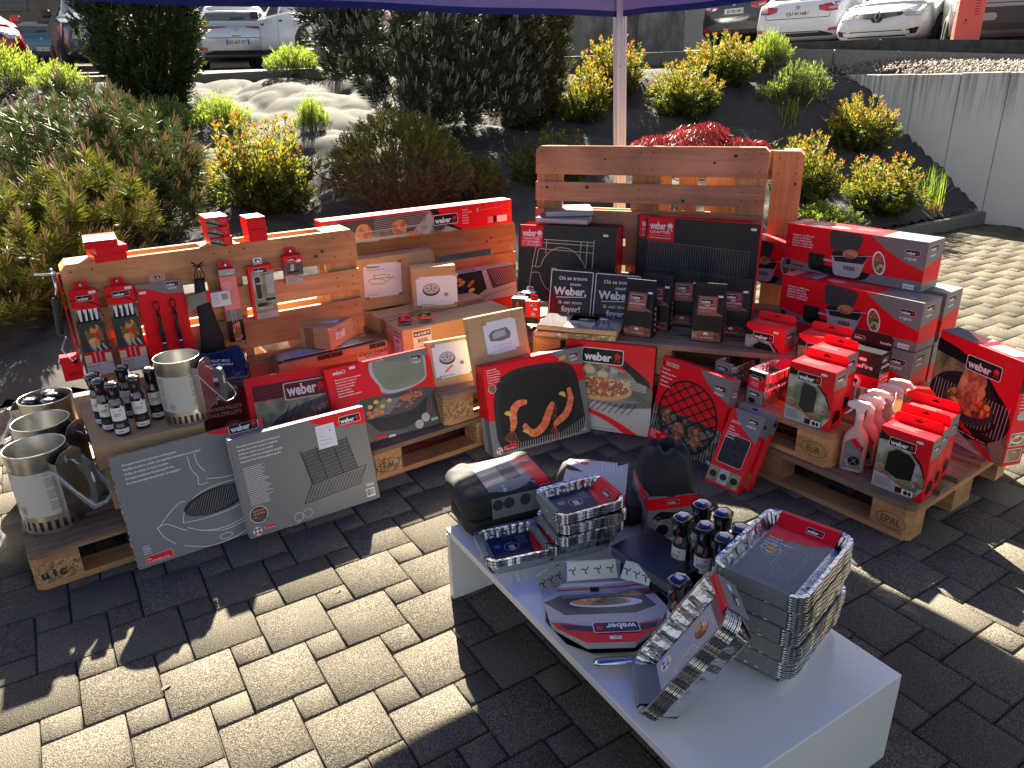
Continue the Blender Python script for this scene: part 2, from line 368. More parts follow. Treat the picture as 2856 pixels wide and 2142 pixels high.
sc_ = n.new("ShaderNodeSeparateColor"); l.new(n3.outputs["Color"], sc_.inputs[0]); l.new(sc_.outputs[0], gt.inputs[0])
mu = n.new("ShaderNodeMath"); mu.operation = 'MULTIPLY'; l.new(sp.outputs[0], mu.inputs[0]); l.new(gt.outputs[0], mu.inputs[1])
m2 = n.new("ShaderNodeMix"); m2.data_type = 'RGBA'; l.new(mu.outputs[0], m2.inputs[0]); l.new(mx.outputs[2], m2.inputs[6]); m2.inputs[7].default_value = (.33, .31, .27, 1)
l.new(m2.outputs[2], b.inputs["Base Color"])
bp = n.new("ShaderNodeBump"); bp.inputs["Distance"].default_value = .0035; l.new(n1.outputs[0], bp.inputs["Height"]); l.new(bp.outputs[0], b.inputs["Normal"])

V = []; F = []; rr = random.Random(3)
def stone(a0, b0, w):
    c0 = np.array([-0.822, 1.694]); k = len(V)//2*2
    ctr = c0+G1*(a0+w/2)+G2*(b0+w/2)
    if (ctr-FOOT)@G2 > -0.06 or (ctr-WALL0)@WN > -.02: return
    k = len(V); g = .0022; ch = .0065; dz = rr.uniform(-.0016, .0016); tx, ty = rr.uniform(-.006, .006), rr.uniform(-.006, .006); ro = rr.uniform(-.006, .006)
    for (ins, z) in ((g, -.03), (g, -.0055), (ch, 0)):
        for sx, sy in ((0, 0), (1, 0), (1, 1), (0, 1)):
            u = a0+(ins if sx == 0 else w-ins); v = b0+(ins if sy == 0 else w-ins)
            du, dv = u-a0-w/2, v-b0-w/2; q = c0+G1*(u-ro*dv)+G2*(v+ro*du); V.append((q[0], q[1], z+dz+tx*du+ty*dv))
    for i in range(4):
        j = (i+1) % 4; F.append((k+i, k+j, k+4+j, k+4+i)); F.append((k+4+i, k+4+j, k+8+j, k+8+i))
    F.append((k+8, k+9, k+10, k+11))
for i in range(-70, 90):
    for j in range(-60, 70):
        a, b_ = i*.2+j*.1, -i*.1+j*.2; p = np.array([-0.822, 1.694])+G1*a+G2*b_
        if -4.2 < p[0] < 7.2 and -0.6 < p[1] < 9.2: stone(a, b_-.2, .2); stone(a, b_, .1)
struct(link('paving', fastmesh('paving', V, F, ['paver'])))
mat('joint_sand', (0.035, 0.032, 0.028), 0.95, var=.5, scale=60, bump=.002)
mb = MB(); mb.add([(-60, -30, -.011), (60, -30, -.011), (60, 60, -.011), (-60, 60, -.011)], [(0, 1, 2, 3)], 'joint_sand'); struct(mb.build('ground'))

# planted slope under black weed-control fabric
mat('membrane', (0.060, 0.060, 0.060), 0.85, spec=.10, var=.28, scale=5, bump=.003, bscale=160, col2=(0.048, 0.049, 0.050))
xs = np.arange(-10.5, 5.3, .05); ys = np.arange(-.2, 13.6, .05)
X, Y = np.meshgrid(xs, ys, indexing='ij'); P = np.stack([X.ravel(), Y.ravel()], 1); tt = (P-FOOT)@G2; r_, zk_, sg_ = kerb_dist(P); Z = terrain(P)
def wav(P, a, f, ph): 
    q = P@np.array([math.cos(a), math.sin(a)]); w = P@np.array([-math.sin(a), math.cos(a)])
    return np.sin(q*f+ph+1.6*np.sin(w*f*.31+ph*2)+.8*np.sin(w*f*.83+q*.7))
fold = sum(h*(np.abs(wav(P, a, f, p))**.6) for a, f, p, h in ((.5, 2.6, 0, .13), (2.1, 3.9, 1.3, .085), (1.2, 6.3, 2.2, .045), (2.8, 10.5, .4, .012)))
env = np.clip(tt/.5, 0, 1)*np.clip(r_/.5, 0, 1); Z = Z+(fold-.075)*env*.8
ok = (tt > .05) & (sg_ < 0) & ((P-WALL0)@WN < .02)
idx = np.arange(len(P)).reshape(X.shape); q = np.stack([idx[:-1, :-1], idx[1:, :-1], idx[1:, 1:], idx[:-1, 1:]], -1).reshape(-1, 4)
q = q[ok[q].all(1)]; us, inv = np.unique(q, return_inverse=True)
struct(link('planted_slope', fastmesh('planted_slope', np.column_stack([P, Z])[us], inv.reshape(-1, 4), ['membrane'], smooth=True)))

# granite kerbs
mat('granite', (0.21, 0.20, 0.19), 0.8, var=.6, scale=90, bump=.002, col2=(0.07, 0.07, 0.07))
mat('conc_dark', (0.06, 0.06, 0.058), 0.85, var=.7, scale=7, bump=.004, bscale=50, col2=(0.018, 0.018, 0.02))
mb = MB()
for k in range(-11, 1):
    s0, s1 = k*1.0+.74-.996, k*1.0+.74; c0 = FOOT+G1*s0; c1 = FOOT+G1*s1
    for (c_a, c_b) in ((c0, c1),):
        mb.X = T(c_a[0], c_a[1], 0, math.atan2(G1[1], G1[0])); mb.box(0, .996, 0, .075, -.1, .115+.002*math.sin(k*5), 'granite', bev=.006)
mb.X = Matrix.Identity(4); struct(mb.build('kerb'))
mb = MB()
for a, b in zip(KERB[:-1], KERB[1:]):
    d = b[:2]-a[:2]; L = np.hypot(*d); nn = max(1, round(L)); yaw = math.atan2(d[1], d[0])
    for i in range(nn):
        p = a+(b-a)*i/nn; e_ = a+(b-a)*(i+1)/nn
        mb.X = T(p[0], p[1], p[2], yaw, 0, math.atan2(e_[2]-p[2], L/nn)); mb.box(0, L/nn-.006, -.11, 0, -.42, 0, 'granite', bev=.008)
mb.X = Matrix.Identity(4); struct(mb.build('kerb'))
# car park behind the kerb
mat('asphalt', (0.085, 0.080, 0.073), 0.9, var=.25, scale=18, bump=.003, bscale=150)
V = []; F = []
for a in KERB:
    for dy in (0.02, 4, 10, 45): V.append((a[0]*(1+dy*.03), a[1]+dy, a[2]-.012+.03*min(dy, 20)+.004*max(0, dy-20)))
for i in range(len(KERB)-1):
    for j in range(3): k = i*4+j; F.append((k, k+4, k+5, k+1))
struct(link('car_park', fastmesh('car_park', V, F, ['asphalt'])))
def park_z(x, y):
    ky = np.interp(x, KERB[:, 0], KERB[:, 1]); kz = np.interp(x, KERB[:, 0], KERB[:, 2]); return float(kz-.012+.03*(y-ky))

# concrete panel wall on the right
mw = mat('conc_panel', (0.33, 0.34, 0.35), 0.75); n = mw.node_tree.nodes; l = mw.node_tree.links; b = n["Principled BSDF"]
tc = n.new("ShaderNodeTexCoord"); mp = n.new("ShaderNodeMapping"); mp.inputs["Scale"].default_value = (26, 26, 1.0); l.new(tc.outputs["Object"], mp.inputs[0])
nz = n.new("ShaderNodeTexNoise"); nz.inputs["Scale"].default_value = 1.2; nz.inputs["Detail"].default_value = 4; l.new(mp.outputs[0], nz.inputs[0])
n2 = n.new("ShaderNodeTexNoise"); n2.inputs["Scale"].default_value = 2.5; n2.inputs["Detail"].default_value = 5; l.new(tc.outputs["Object"], n2.inputs[0])
sx = n.new("ShaderNodeSeparateXYZ"); l.new(tc.outputs["Object"], sx.inputs[0])
g = n.new("ShaderNodeMapRange"); g.inputs[1].default_value = .95; g.inputs[2].default_value = 1.6; l.new(sx.outputs[2], g.inputs[0])
m_ = n.new("ShaderNodeMapRange"); m_.inputs[1].default_value = .42; m_.inputs[2].default_value = .62; l.new(nz.outputs[0], m_.inputs[0])
mm = n.new("ShaderNodeMath"); mm.operation = 'MULTIPLY'; l.new(g.outputs[0], mm.inputs[0]); l.new(m_.outputs[0], mm.inputs[1])
c1 = n.new("ShaderNodeMix"); c1.data_type = 'RGBA'; c1.inputs[6].default_value = (.52, .545, .56, 1); c1.inputs[7].default_value = (.62, .64, .64, 1); l.new(n2.outputs[0], c1.inputs[0])
c2 = n.new("ShaderNodeMix"); c2.data_type = 'RGBA'; l.new(mm.outputs[0], c2.inputs[0]); l.new(c1.outputs[2], c2.inputs[6]); c2.inputs[7].default_value = (.22, .20, .17, 1); l.new(c2.outputs[2], b.inputs["Base Color"])
mb = MB(); yaw = math.atan2(-WD[1], -WD[0])
p0 = WALL0+WD*2.17
for i in range(16):
    p = p0-WD*(.5*i+.0); mb.X = T(p[0], p[1], 0, yaw); h = 1.515-.004*(i % 3)
    mb.box(.004, .496, 0, .12, -.1, h, 'conc_panel', bev=.006)
mb.X = Matrix.Identity(4)
tag(mb.build('retaining_wall'), 'pale grey concrete panel wall with rain streaks, below the gravel bed', 'wall')

# gravel bed
mat('gravel', (0.235, 0.20, 0.18), 0.85, obj_var=0, var=.45, scale=14, bump=.002, bscale=60)
def gz(P):
    r, zk, sg = kerb_dist(P); tw = np.clip((P-WALL0)@WN, 0, None); u = tw/(tw+r+1e-6); return 1.47+(zk-.09-1.47)*u
Ng = 9000; P = np.column_stack([RNG.uniform(3.2, 8.5, Ng*3), RNG.uniform(5.5, 10.2, Ng*3)]); r, zk, sg = kerb_dist(P)
cross = (P[:, 1]-9.97) > -(P[:, 0]-3.3)*.24
ok = (sg < 0) & (r > .13) & ((((P-WALL0)@WN) > .13) | ((r < .75-.35*np.abs(P[:, 0]-3.9)) & (P[:, 0] < 4.35) & ((P-WALL0)@WN < .13) & (P[:, 0] > 2.95)))
P = P[ok]; zz = np.where(((P-WALL0)@WN) > .1, gz(P), terrain(P)+.05)
oc = np.array([(1, 0, 0), (0, 1, 0), (-1, 0, 0), (0, -1, 0), (.1, .1, .7), (0, 0, -.6)]); of = np.array([(0, 1, 4), (1, 2, 4), (2, 3, 4), (3, 0, 4), (1, 0, 5), (2, 1, 5), (3, 2, 5), (0, 3, 5)])
K = len(P); sz = RNG.uniform(.018, .042, K)[:, None, None]; vv = oc[None]*RNG.uniform(.55, 1.25, (K, 6, 1))*sz
A = RNG.normal(size=(K, 3, 3)); Q, _ = np.linalg.qr(A); Q = .35*Q+.65*np.eye(3)[None]; vv = np.einsum('kij,kvj->kvi', Q, vv)+np.column_stack([P, zz+.01+RNG.uniform(0, .03, K)])[:, None]
tag(link('gravel', fastmesh('gravel', vv.reshape(-1, 3), (of[None]+np.arange(K)[:, None, None]*6).reshape(-1, 3), ['gravel'])), None, None, kind='stuff')
mb = MB(); mat('gravel_base', (0.08, 0.07, 0.065), 0.95)
a = WALL0+WD*2.17+WN*.1; c = WALL0-WD*4+WN*.1
mb.add([(a[0], a[1], 1.46), (c[0], c[1], 1.46), (9.5, 9.1, 1.5), (7.87, 9.25, 1.53), (6.2, 9.5, 1.6), (4.81, 9.8, 1.67), (3.6, 9.93, 1.72)], [(0, 1, 2, 3, 4, 5, 6)], 'gravel_base'); struct(mb.build('gravel_bed'))
# black low wall behind the kerb on the right
mb = MB(); pts = [(3.0, 10.75, 1.92), (4.9, 10.55, 1.93), (6.9, 10.5, 1.87), (10, 10.4, 1.8)]
for a, b in zip(pts[:-1], pts[1:]):
    d = Vector(b)-Vector(a); L = math.hypot(d.x, d.y); mb.X = T(a[0], a[1], a[2], math.atan2(d.y, d.x), 0, math.atan2(d.z, L)); mb.box(0, L, 0, .14, -.5, 0, 'conc_dark', {'T': 'granite'}, bev=.01)
mb.X = Matrix.Identity(4); tag(mb.build('low_wall'), 'low blackened concrete wall behind the gravel, under the orange post', 'wall')

# old retaining wall with fence in the middle distance
mb = MB(); mat('conc_old', (0.23, 0.225, 0.21), 0.9, var=.8, scale=3.2, bump=.02, bscale=14, col2=(0.035, 0.036, 0.036), stretch=(1, 1, .45))
mb.X = T(-2.0, 14.6, 0, -.06); mb.box(0, 3.1, 0, .3, 1.6, 2.60, 'conc_old', bev=.02); mb.box(3.1, 4.35, 0, .3, 1.6, 2.74, 'conc_old', bev=.02); mb.box(4.35, 5.2, .03, .33, 1.6, 2.72, 'conc_old', bev=.02)
mb.X = Matrix.Identity(4); tag(mb.build('old_wall'), 'old stained concrete retaining wall behind the red-tipped shrubs', 'wall')
# chain-link fence on top
fe = empty('wire_fence', T(-2.0, 14.8, 2.62, -.06)); tag(fe, 'chain-link wire fence standing on the old concrete wall', 'fence')
mat('galv', (0.42, 0.43, 0.42), 0.45, metal=.7)
for k in range(5): q = MB(); q.tube([(k*1.28+.1, 0, -.1), (k*1.28+.1, 0, 1.2)], .022, 'galv'); q.build('post', fe)
q = MB()
for i in range(-22, 100):
    for sgn in (1, -1):
        x0 = i*.066; x1 = x0+sgn*1.15; 
        a, b_ = (x0, 0), (x1, 1.15)
        pts = [(x0+sgn*t*1.15, t*1.15) for t in (0, 1)]
        lo = max(0, 0); 
        def xl(t): return x0+sgn*t*1.15
        t0, t1 = 0, 1
        if sgn > 0: t0 = max(0, (0-x0)/1.15); t1 = min(1, (5.3-x0)/1.15)
        else: t0 = max(0, (x0-5.3)/1.15); t1 = min(1, x0/1.15)
        if t1 > t0: q.tube([(xl(t0), .01*sgn, t0*1.15), (xl(t1), .01*sgn, t1*1.15)], .0028, 'galv', n=3, caps=False)
q.build('mesh', fe)
# far walls and buildings
mw = mat('block_wall', (0.30, 0.285, 0.26), 0.9, bump=.01, var=.25, scale=2)
n = mw.node_tree.nodes; l = mw.node_tree.links; b = n["Principled BSDF"]; tc = n.new("ShaderNodeTexCoord"); mp = n.new("ShaderNodeMapping"); mp.inputs["Rotation"].default_value = (math.radians(90), 0, 0); l.new(tc.outputs["Object"], mp.inputs[0])
bt = n.new("ShaderNodeTexBrick"); bt.inputs["Scale"].default_value = 1.0; bt.inputs["Brick Width"].default_value = .52; bt.inputs["Row Height"].default_value = .21; bt.inputs["Mortar Size"].default_value = .012
bt.inputs["Color1"].default_value = (.13, .13, .125, 1); bt.inputs["Color2"].default_value = (.175, .17, .16, 1); bt.inputs["Mortar"].default_value = (.09, .088, .08, 1)
l.new(mp.outputs[0], bt.inputs[0]); l.new(bt.outputs[0], b.inputs["Base Color"])
mat('render_brown', (0.155, 0.115, 0.09), 0.9, var=.3, scale=1.6, bump=.02, bscale=9)
mb = MB(); mb.box(-40, 2.5, 31, 31.4, 4.85, 11, 'block_wall'); mb.box(-40, -17.6, 30.9, 31.3, 4.35, 4.86, 'block_wall'); mb.box(-40, 2.5, 30.95, 31.35, 1.5, 4.84, 'render_brown'); mb.box(-17.6, 2.5, 30.9, 31, 4.78, 4.86, 'render_brown')
tag(mb.build('boundary_wall'), 'tall grey block wall over brown render behind the parked cars', 'wall')
mat('beige_wall', (0.40, 0.38, 0.32), 0.85, var=.06, scale=1); mat('dark_glass', (0.02, 0.022, 0.025), 0.08, coat=.6); mat('green_sheet', (0.035, 0.10, 0.07), 0.7, var=.15, scale=3)
ho = MB(); ho.box(-2.5, 14, 27, 34, 1.8, 9, 'beige_wall'); house = ho.build('house'); tag(house, 'beige house wall beyond the chain-link fence', 'house')
q = MB()
for x in (1.2, 4.6, 8.0): q.box(x, x+1.4, 26.94, 27.02, 4.2, 6.2, 'dark_glass')
for x in (1.2, 4.6, 8.0): w_ = MB(); w_.box(x, x+1.4, 26.93, 27.01, 4.4, 6.2, 'dark_glass'); w_.build('window', house)
q = MB(); q.box(-1.4, 1.1, 26.9, 26.99, 2.6, 3.5, 'p_tan'); q = MB(); mat('boards', (0.14, 0.10, 0.07), .8, var=.4, scale=4, stretch=(.3, 1, 6))
q.box(2.6, 5.2, 24.0, 24.15, 2.4, 5.6, 'green_sheet'); tag(q.build('green_screen'), 'dark green sheet screen behind the concrete wall and fence', 'screen')
q = MB(); q.box(14.2, 40, 26, 34, 1.8, 9, 'boards'); tag(q.build('shed'), 'brown board-clad building behind the parked cars on the right', 'building')

# ---------------------------------------------------------------- canopy
mat('canopy_blue', (0.008, 0.028, 0.36), 0.75, transl=.22, var=.08, scale=3); mat('canopy_hem', (0.008, 0.028, 0.15), 0.8); mat('canopy_band', (0.28, 0.27, 0.46), 0.6)
mat('alu_white', (0.52, 0.55, 0.60), 0.35, metal=.15); mat('blk_plastic', (0.012, 0.012, 0.013), 0.35)
ca = empty('canopy_tent', T(0.652, 4.60, 0, 0)); tag(ca, 'blue pop-up canopy with pale banded edge and white corner pole', 'canopy')
ea = Vector((-.8250, -.5650, 0)); eb = Vector((.5650, -.8250, 0)); LA, LB = 4.5, 3.0
cs = [Vector((0, 0, 0)), ea*LA, ea*LA+eb*LB, eb*LB]; pk = ea*LA/2+eb*LB/2+Vector((0, 0, 3.0))
q = MB()
for a, b_ in zip(cs, cs[1:]+cs[:1]): q.add([a+(a-(pk-Vector((0,0,3.0)))).normalized()*.03+Vector((0, 0, 2.07)), b_+(b_-(pk-Vector((0,0,3.0)))).normalized()*.03+Vector((0, 0, 2.07)), pk], [(0, 1, 2)], 'canopy_blue')
for a, b_ in zip(cs, cs[1:]+cs[:1]):
    d = (b_-a); nseg = 24; out = d.normalized().cross(Vector((0, 0, 1)))
    for lo, hi, m in ((1.872, 1.902, 'canopy_hem'), (1.902, 1.955, 'canopy_band'), (1.955, 2.09, 'canopy_blue')):
        vs = []
        for i in range(nseg+1):
            p = a+d*i/nseg; w = out*(.006*math.sin(i*1.7))
            vs += [p+w*1.2+Vector((0, 0, lo+.004*math.sin(i*.9))), p+w+Vector((0, 0, hi+.004*math.sin(i*.9)))]
        q.add(vs, [(2*i, 2*i+2, 2*i+3, 2*i+1) for i in range(nseg)], m)
q.build('fabric', ca)
for i, (c, ln) in enumerate(((cs[0], .055), (cs[1], 0), (cs[2], 0), (cs[3], 0))):
    q = MB(); w = .029; q.X = Matrix.Translation(c) @ Matrix(((1, 0, -ln/2.05, ln), (0, 1, 0, 0), (0, 0, 1, 0), (0, 0, 0, 1))) @ Matrix.Rotation(.25, 4, 'Z')
    P = []
    for sx, sy in ((1, 1), (-1, 1), (-1, -1), (1, -1)):
        for t in (-.62, -.5, -.08, 0, .08, .5, .62):
            g = .86 if abs(t) in (.5, .08) or t == 0 else 1
            P.append((sx*w*g if False else 0, 0))
    P = []
    for k in range(4):
        a = k*math.pi/2
        for t, r in ((-1, 1), (-.55, 1), (-.45, .86), (-.12, .86), (-.05, 1), (.05, 1), (.12, .86), (.45, .86), (.55, 1)):
            P.append((w*(r*math.cos(a)-t*math.sin(a)), w*(r*math.sin(a)+t*math.cos(a))))
    q.prism(P, 0, 2.09, 'alu_white')
    if i == 0: q.X = q.X @ T(0, 0, 0); q.add([(-.008+.004*math.cos(t), -w-.002, 1.62+.004*math.sin(t)) for t in [k*math.pi/4 for k in range(8)]], [list(range(8))], 'blk_plastic')
    q.build('pole', ca)
for a, b_ in zip(cs, cs[1:]+cs[:1]): q = MB(); q.tube([a+Vector((0, 0, 2.03)), b_+Vector((0, 0, 2.03))], .016, 'alu_white'); q.build('truss_bar', ca)
q = MB(); c = ea*2.02; q.X = Matrix.Translation(c+Vector((0, 0, 1.955))) @ Matrix.Rotation(math.atan2(ea.y, ea.x), 4, 'Z'); q.box(-.10, .10, -.03, .03, 0, .05, 'blk_plastic', bev=.01); q.box(-.02, .05, -.035, .035, -.02, .05, 'blk_plastic', bev=.01); q.build('bracket', ca)
# ---------------------------------------------------------------- pallets
def wood(name, c, d, extra=0):
    if name in MATS: return
    m = mat(name, c, 0.72); n = m.node_tree.nodes; l = m.node_tree.links; b = n["Principled BSDF"]
    tc = n.new("ShaderNodeTexCoord"); oi = n.new("ShaderNodeObjectInfo"); ad = n.new("ShaderNodeVectorMath"); ad.operation = 'MULTIPLY_ADD'
    cx = n.new("ShaderNodeCombineXYZ"); l.new(oi.outputs["Random"], cx.inputs[0]); l.new(oi.outputs["Random"], cx.inputs[1])
    l.new(cx.outputs[0], ad.inputs[0]); ad.inputs[1].default_value = (17, 9, 5); l.new(tc.outputs["Object"], ad.inputs[2])
    mp = n.new("ShaderNodeMapping"); mp.inputs["Scale"].default_value = (.7, 11, 11); l.new(ad.outputs[0], mp.inputs[0])
    nz = n.new("ShaderNodeTexNoise"); nz.inputs["Scale"].default_value = 2.6; nz.inputs["Detail"].default_value = 6; nz.inputs["Distortion"].default_value = 1.4; l.new(mp.outputs[0], nz.inputs[0])
    n2 = n.new("ShaderNodeTexNoise"); n2.inputs["Scale"].default_value = 3.5; n2.inputs["Detail"].default_value = 3; l.new(ad.outputs[0], n2.inputs[0])
    cr = n.new("ShaderNodeValToRGB"); e = cr.color_ramp.elements; e[0].position = .33; e[0].color = (*d, 1); e[1].position = .62; e[1].color = (*c, 1); l.new(nz.outputs[0], cr.inputs[0])
    hs = n.new("ShaderNodeHueSaturation"); mr = n.new("ShaderNodeMapRange"); mr.inputs[3].default_value = .72; mr.inputs[4].default_value = 1.18; l.new(oi.outputs["Random"], mr.inputs[0]); l.new(mr.outputs[0], hs.inputs["Value"]); l.new(cr.outputs[0], hs.inputs["Color"])
    mx = n.new("ShaderNodeMix"); mx.data_type = 'RGBA'; mx.blend_type = 'MULTIPLY'; mx.inputs[0].default_value = 1; r2 = n.new("ShaderNodeMapRange"); r2.inputs[1].default_value = .35; r2.inputs[2].default_value = .65; r2.inputs[3].default_value = .68; r2.inputs[4].default_value = 1.1
    l.new(n2.outputs[0], r2.inputs[0]); l.new(hs.outputs[0], mx.inputs[6]); l.new(r2.outputs[0], mx.inputs[7]); l.new(mx.outputs[2], b.inputs["Base Color"])
    bp = n.new("ShaderNodeBump"); bp.inputs["Distance"].default_value = .0018; l.new(nz.outputs[0], bp.inputs["Height"]); l.new(bp.outputs[0], b.inputs["Normal"])
wood('wood_new', (0.56, 0.30, 0.125), (0.43, 0.205, 0.078)); wood('wood_old', (0.33, 0.215, 0.135), (0.16, 0.10, 0.06))
wood('wood_red', (0.50, 0.24, 0.125), (0.40, 0.18, 0.09)); voro('chipboard', [(.42, .24, .10), (.30, .16, .07), (.52, .33, .16), (.22, .12, .05)], 160, rough=.85, coat=0); mat('knot', (.06, .028, .014), .7); mat('nail', (.05, .045, .04), .5, metal=.6)
YB = ((0, .145), (.186, .286), (.3275, .4725), (.514, .614), (.655, .8)); XB = ((0, .145), (.5275, .6725), (1.055, 1.2)); YL = ((0, .1), (.3275, .4725), (.7, .8))
def cham(x0, x1, y0, y1, c=.022):
    P = []
    for x, y, dx, dy in ((x0, y0, 1, 1), (x1, y0, -1, 1), (x1, y1, -1, -1), (x0, y1, 1, -1)):
        if (x in (0, 1.2)) and (y in (0, .8)):
            a, b = (x+dx*c, y), (x, y+dy*c); P += [a, b] if (dx*dy < 0) else [b, a]
        else: P.append((x, y))
    return P
def knots(mb, x0, x1, y0, y1, z, k, n=2, up=True):
    r = random.Random(k)
    for i in range(n):
        cx, cy, rad = r.uniform(x0+.04, x1-.04), r.uniform(y0+.02, y1-.02), r.uniform(.004, .009)
        mb.add([(cx+rad*1.3*math.cos(t), cy+rad*math.sin(t)*(1 if up else -1), z+(.0006 if up else -.0006)) for t in [j*math.pi/5 for j in range(10)]], [list(range(10))[::(1 if up else -1)]], 'knot')
def stamp(mb, o, u, v, kind, w=.145, h=.078):
    a = Art(w, h)
    if kind == 'uic':
        for x, s_ in ((.022, 'u'), (.057, 'i'), (.075, 'c')): a.text(x, .02, s_, .03, 'ink', .05, 1.1)
        a.lay().line(curve([(.07, .012), (.1, .022), (.128, .06)]), .003, 'ink')
    else:
        a.line(ell(.0725+.004, h/2, .054, .03, 28), .0022, 'ink', True); a.text(.076, .024, kind, .030, 'ink', .0, al='c', w=.072 if len(kind) > 3 else .055)
    a.put(mb, o, u, v, .0006)
PROTO = {}
def pallet(M, label, mats=('wood_new', 'wood_new', 'wood_new'), stamps=(None, None, None), group='euro pallets under and behind the goods', chip=False, seed=0):
    key = (mats, stamps, chip)
    if key not in PROTO:
        parts = []; mt, ms, mk = mats
        for i, (a, b) in enumerate(YB):
            q = MB(); q.prism(cham(0, 1.2, a, b), .122, .144, mt); knots(q, 0, 1.2, a, b, .144, i+seed*7, 3)
            for x in (.035, .11, .57, .635, 1.09, 1.165):
                for y in (a+.03, b-.03): q.add([(x+.004*math.cos(t), y+.004*math.sin(t), .1444) for t in [j*math.pi/3 for j in range(6)]], [list(range(6))], 'nail')
            parts.append(('deck_board', q))
        for a, b in XB: q = MB(); q.prism([(y, -x) for x, y in cham(a, b, 0, .8)], .100, .1218, ms); q.X = Matrix.Identity(4); parts.append(('cross_board', q, Matrix.Rotation(math.pi/2, 4, 'Z')))
        for i, (xa, xb) in enumerate(XB):
            for j, (a, b) in enumerate(YL):
                q = MB(); q.prism(cham(xa, xb, a+.001, b-.001) if j == 1 else cham(xa, xb, a, b), .0222, .0998, mk if not chip else 'chipboard', mk if not chip else 'chipboard')
                if j == 0 and stamps[i]: stamp(q, (xa, 0, .022), (1, 0, 0), (0, 0, 1), stamps[i])
                parts.append(('block', q))
        for a, b in YL: q = MB(); q.prism(cham(0, 1.2, a, b), 0, .022, ms); parts.append(('bottom_board', q))
        e = empty('pallet', M)
        for p in parts: p[1].build(p[0], e, p[2] if len(p) > 2 else None)
        PROTO[key] = e
    else:
        e = dup(PROTO[key], None, M)
    tag(e, label, 'pallet', group); return e
FRONT = Matrix(((1, 0, 0, 0), (0, 0, -1, .144), (0, 1, 0, 0), (0, 0, 0, 1)))       # standing on its long side, deck to the front
UPR = Matrix(((0, -1, 0, .8), (0, 0, -1, .144), (1, 0, 0, 0), (0, 0, 0, 1)))       # standing on its short side
nw, od = ('wood_new',)*3, ('wood_old', 'wood_new', 'wood_new')
pallet(T(-1.62, 2.065, 0, .605), 'pallet at the far left with a stencilled chipboard block, under the metal chimney starters', od, ('uic', None, None), chip=True)
pallet(T(-.601, 2.753, 0, .612), 'lower pallet carrying the grill picture boxes, left of the prawn box', od, ('EPAL', None, 'EPAL'), chip=True, seed=1)
pallet(T(-.295, 2.978, .145, .626), 'upper pallet whose chipboard corner block shows between the lime-and-fries box and the prawn box', od, (None, None, None), chip=True, seed=2)
pallet(T(.69, 3.19, 0, -.942), 'lowest pallet on the right, branded EPAL on its near corner block', ('wood_old', 'wood_new', 'wood_new'), (None, None, 'EPAL'), seed=3)
pallet(T(.487, 3.466, .145, -.925), 'second-layer pallet on the right, branded EUR, under the cover boxes', nw, (None, None, 'EUR'), seed=4)
pallet(T(.10, 3.40, .29, -.36), 'shelf pallet under the smoking blend bags and the lettered signs', od, (None, None, None), seed=5)
pallet(T(-1.735, 2.829, .145, .546) @ FRONT, 'pallet on its side holding the hanging skewers and tools on the left', nw, (None, None, None), seed=6)
pallet(T(-.975, 3.765, 0, .56) @ FRONT, 'pallet on its side below the long rotisserie box', nw, (None, None, None), seed=7)
Cm = T(.144, 4.136, .434, -.381, .066)
pallet(Cm @ FRONT, 'pallet on its side rising behind the black crafted boxes, tallest slatted back', ('wood_red', 'wood_new', 'wood_new'), ('EUR', None, None), seed=8)
pallet(T(.144, 4.136, 0, -.381) @ T(.56, .235, 0) @ UPR, 'upright pallet behind the tall slatted back, showing as a plain board on its right', nw, (None, None, None), seed=9)

# ---------------------------------------------------------------- cartons
def fits(a, x, y, w, m='card_red', t='Fits: Q 100/1000 series'):
    a.lay().rect(x, y, w, w*.30, 'card_white'); a.lay().rect(x+w*.01, y+w*.01, w*.98, w*.28, m); a.lay().text(x+w*.06, y+w*.15, 'Fits:', w*.07, 'card_white'); a.text(x+w*.06, y+w*.05, t[6:], w*.06, 'card_white', w=w*.8)
def para(a, x, y, lines, h, m='card_white', step=None, rot=0, bold=.02):
    for i, t in enumerate(lines): a.text(x, y-i*(step or h*1.9), t, h, m, bold)
# big grey grate box
W, H = .531, .412; a = Art(W, H)
a.lay().poly(curve([(.32, H), (.37, H-.018), (.43, H-.028), (.47, H-.028), (W, H-.028)])+[(W, H)], 'card_red'); a.lay().logo(.405, H-.032, .11)
a.lay(); para(a, .035, H-.042, ['Porcelain-enameled cast-iron cooking grates', 'Parrillas de hierro colado con superficie esmaltada en porcelana', 'Grilles de cuisson en fonte \u00e9maill\u00e9e', 'Porzellanemaillierte Gusseisengrillroste', 'Porcel\u00e6nsemaljerede grillrister af st\u00f8bejern'], .0072, step=.0165)
wl = 'card_white'; g = lambda P, w=.0022, m=wl: a.line(curve(P), w, m)
a.lay(); g([(.245, .345), (.246, .30), (.262, .26), (.258, .235), (.29, .232)]); g([(.27, .35), (.272, .31), (.29, .275)]); g([(.29, .247), (.35, .235), (.42, .232)])
g([(.175, .115), (.19, .155), (.235, .195), (.31, .215), (.41, .215)]); g([(.175, .115), (.25, .108), (.34, .112), (.40, .125)]); g([(.10, .13), (.14, .165), (.18, .19), (.20, .188)]); g([(.09, .125), (.105, .085), (.135, .05)])
g([(.09, .125), (.12, .13), (.16, .10), (.18, .085)]); g([(.185, .095), (.24, .065), (.32, .055), (.40, .075), (.45, .115)]); g([(.16, .035), (.24, .005), (.34, .008), (.43, .04)]); g([(.225, .07), (.31, .045), (.40, .06)]); a.line(ell(.305, .022, .022, .01), .0018, wl, True)
a.lay().poly(ell(.305, .162, .118, .045, 26, .08), 'p_charcoal'); a.lay()
